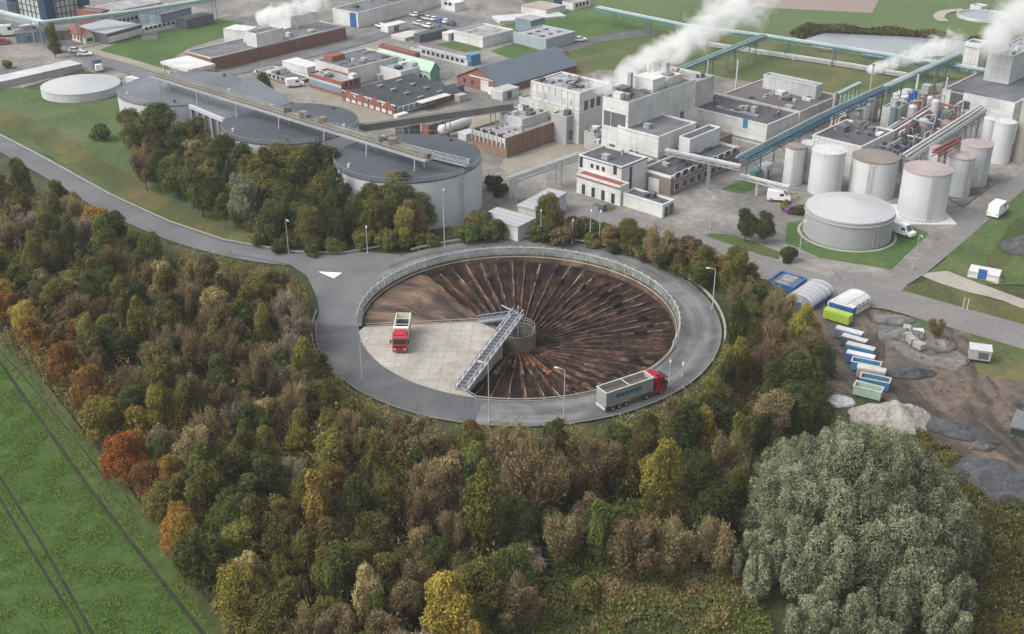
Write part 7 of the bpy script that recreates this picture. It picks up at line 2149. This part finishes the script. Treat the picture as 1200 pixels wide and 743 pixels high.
scatter('hedge_scrub', [(545, 262), (600, 272), (640, 268), (740, 284), (800, 300), (840, 320), (800, 304), (730, 288), (640, 284), (560, 284)], 9000, .16, 19, LM['under'], 1.6)
# ================================================================ steam
def steam(name, label, p0, p1, r0, r1, dens, seed, thr=.48):
    p0, p1 = Vector(p0), Vector(p1); d = p1 - p0; L = d.length
    n, m_ = 14, 18
    prof = []
    mb = MB(); vs = []
    for j in range(n + 1):
        t = j / n; r = (r0 + (r1 - r0) * t)
        r *= 1.0 if 0 < j < n else .05
        for k in range(m_):
            a = 2 * pi * k / m_; vs.append((r * cos(a), r * sin(a), L * t))
    mb.add(vs, [(j * m_ + k, j * m_ + (k + 1) % m_, (j + 1) * m_ + (k + 1) % m_, (j + 1) * m_ + k) for j in range(n) for k in range(m_)])
    mb.f.append(tuple(range(m_ - 1, -1, -1))); mb.f.append(tuple(n * m_ + k for k in range(m_))); mb.mi += [0, 0]
    m = bpy.data.materials.new(name + '_vapour'); m.use_nodes = True; nt = m.node_tree
    nt.nodes.remove(nt.nodes['Principled BSDF'])
    out = nt.nodes['Material Output']
    pv = nt.nodes.new('ShaderNodeVolumePrincipled')
    pv.inputs['Color'].default_value = (.97, .97, .97, 1); pv.inputs['Anisotropy'].default_value = .1
    tc = nt.nodes.new('ShaderNodeTexCoord'); sep = nt.nodes.new('ShaderNodeSeparateXYZ'); nt.links.new(tc.outputs['Object'], sep.inputs[0])
    x, y, z = sep.outputs
    t = mathn(nt, 'DIVIDE', z, L)
    R = mathn(nt, 'MULTIPLY_ADD', t, (r1 - r0), r0)
    mp = nt.nodes.new('ShaderNodeMapping'); mp.inputs['Location'].default_value = (seed * 3.1, seed, 0); nt.links.new(tc.outputs['Object'], mp.inputs['Vector'])
    n1 = noise(nt, mp.outputs['Vector'], 2.2 / (r0 + r1), 7, .66, .8)
    n2 = noise(nt, mp.outputs['Vector'], .55 / (r0 + r1), 2, .5, .2)
    wob = mathn(nt, 'MULTIPLY', mathn(nt, 'SUBTRACT', n2, .5), mathn(nt, 'MULTIPLY', R, 1.6))
    x2 = mathn(nt, 'ADD', x, wob)
    rad = mathn(nt, 'DIVIDE', mathn(nt, 'SQRT', mathn(nt, 'ADD', mathn(nt, 'MULTIPLY', x2, x2), mathn(nt, 'MULTIPLY', y, y))), R)
    edge = mathn(nt, 'SUBTRACT', 1.0, mathn(nt, 'MULTIPLY', rad, 1.05))
    v = mathn(nt, 'ADD', mathn(nt, 'SUBTRACT', n1, thr + .12), mathn(nt, 'MULTIPLY', edge, .42))
    fade = mathn(nt, 'MULTIPLY_ADD', t, -.16, .05)
    v = mathn(nt, 'ADD', v, fade)
    v = mathn(nt, 'MULTIPLY', mathn(nt, 'MAXIMUM', v, 0), dens * 14)
    ends = mathn(nt, 'MULTIPLY', mathn(nt, 'MULTIPLY', t, 14, clamp=True), mathn(nt, 'MULTIPLY', mathn(nt, 'SUBTRACT', 1.0, t), 4, clamp=True))
    v = mathn(nt, 'MULTIPLY', v, ends)
    nt.links.new(v, pv.inputs['Density']); nt.links.new(pv.outputs['Volume'], out.inputs['Volume'])
    o = mb.build(name, m)
    o.location = p0; o.rotation_euler = d.to_track_quat('Z', 'Y').to_euler()
    return tag(o, label, 'steam', kind='stuff')


steam('steam_plume', 'tall white steam plume blowing right from the white process building', at(716, 96, 14), at(925, -26, 40), 3.0, 12, .15, 3)
steam('steam_plume', 'low wisps of steam over the pale roofs of the plant', at(690, 100, 14), at(790, 96, 17), 3.0, 5.5, .16, 5)
steam('steam_plume', 'white steam streak drifting over the pond', at(1014, 84, 7), at(1135, 42, 22), 1.6, 6.5, .26, 8)
steam('steam_plume', 'small steam cloud over the hall at the top left', at(300, 24, 6), at(388, -6, 16), 3.5, 7.5, .20, 11)
steam('steam_plume', 'faint steam at the upper right corner behind the white tower', at(1150, 58, 14), at(1235, -10, 36), 5, 12, .10, 14)

# ================================================================ light, air, camera
w = bpy.data.worlds.new('World'); sc.world = w; w.use_nodes = True
nt = w.node_tree; bg = nt.nodes['Background']
sky = nt.nodes.new('ShaderNodeTexSky'); sky.sky_type = 'NISHITA'; sky.sun_disc = False
SUN_EL, SUN_AZ = radians(48), radians(250)
sky.sun_elevation = SUN_EL; sky.sun_rotation = SUN_AZ
sky.air_density = 1.6; sky.dust_density = 5.0; sky.ozone_density = 1.0; sky.altitude = 0
hs = nt.nodes.new('ShaderNodeHueSaturation'); hs.inputs['Saturation'].default_value = .28
nt.links.new(sky.outputs['Color'], hs.inputs['Color']); nt.links.new(hs.outputs['Color'], bg.inputs['Color'])
bg.inputs['Strength'].default_value = .15
sun = bpy.data.lights.new('sun', 'SUN'); sun.energy = 1.0; sun.angle = radians(32); sun.color = (1, .97, .93)
so = bpy.data.objects.new('sun', sun); COL.objects.link(so)
# sun_rotation is measured clockwise from +Y
dirv = Vector((sin(SUN_AZ) * cos(SUN_EL), cos(SUN_AZ) * cos(SUN_EL), sin(SUN_EL)))
so.rotation_euler = dirv.to_track_quat('Z', 'Y').to_euler()

HAZE = 0.00012
if HAZE:
    m = bpy.data.materials.new('haze_air'); m.use_nodes = True; nt = m.node_tree
    nt.nodes.remove(nt.nodes['Principled BSDF'])
    pv = nt.nodes.new('ShaderNodeVolumePrincipled'); pv.inputs['Color'].default_value = (.86, .91, 1.0, 1); pv.inputs['Density'].default_value = HAZE
    nt.links.new(pv.outputs['Volume'], nt.nodes['Material Output'].inputs['Volume'])
    hz = MB().box(-7000, 7000, -7000, 7000, -8, 100).build('haze', m)
    tag(hz, kind='stuff')

cam = bpy.data.cameras.new('camera'); co = bpy.data.objects.new('camera', cam); COL.objects.link(co)
co.location = (0, 0, CAM_H); co.rotation_euler = (pi / 2 - PITCH, 0, 0)
cam.sensor_width = 36; cam.sensor_fit = 'HORIZONTAL'; cam.lens = 36 * F_PX / W_PX; cam.clip_end = 20000; cam.clip_start = .5
sc.camera = co
vs_ = sc.view_settings; vs_.view_transform = 'Standard'; vs_.look = 'None'; vs_.gamma = 1; vs_.exposure = 0.68
sc.display_settings.display_device = 'sRGB'
cy = sc.cycles
cy.use_denoising = True; cy.max_bounces = 5; cy.diffuse_bounces = 3; cy.glossy_bounces = 2; cy.transparent_max_bounces = 6; cy.volume_bounces = 3
cy.volume_step_rate = 2.0; cy.volume_max_steps = 128
cy.use_adaptive_sampling = True; cy.adaptive_threshold = .02
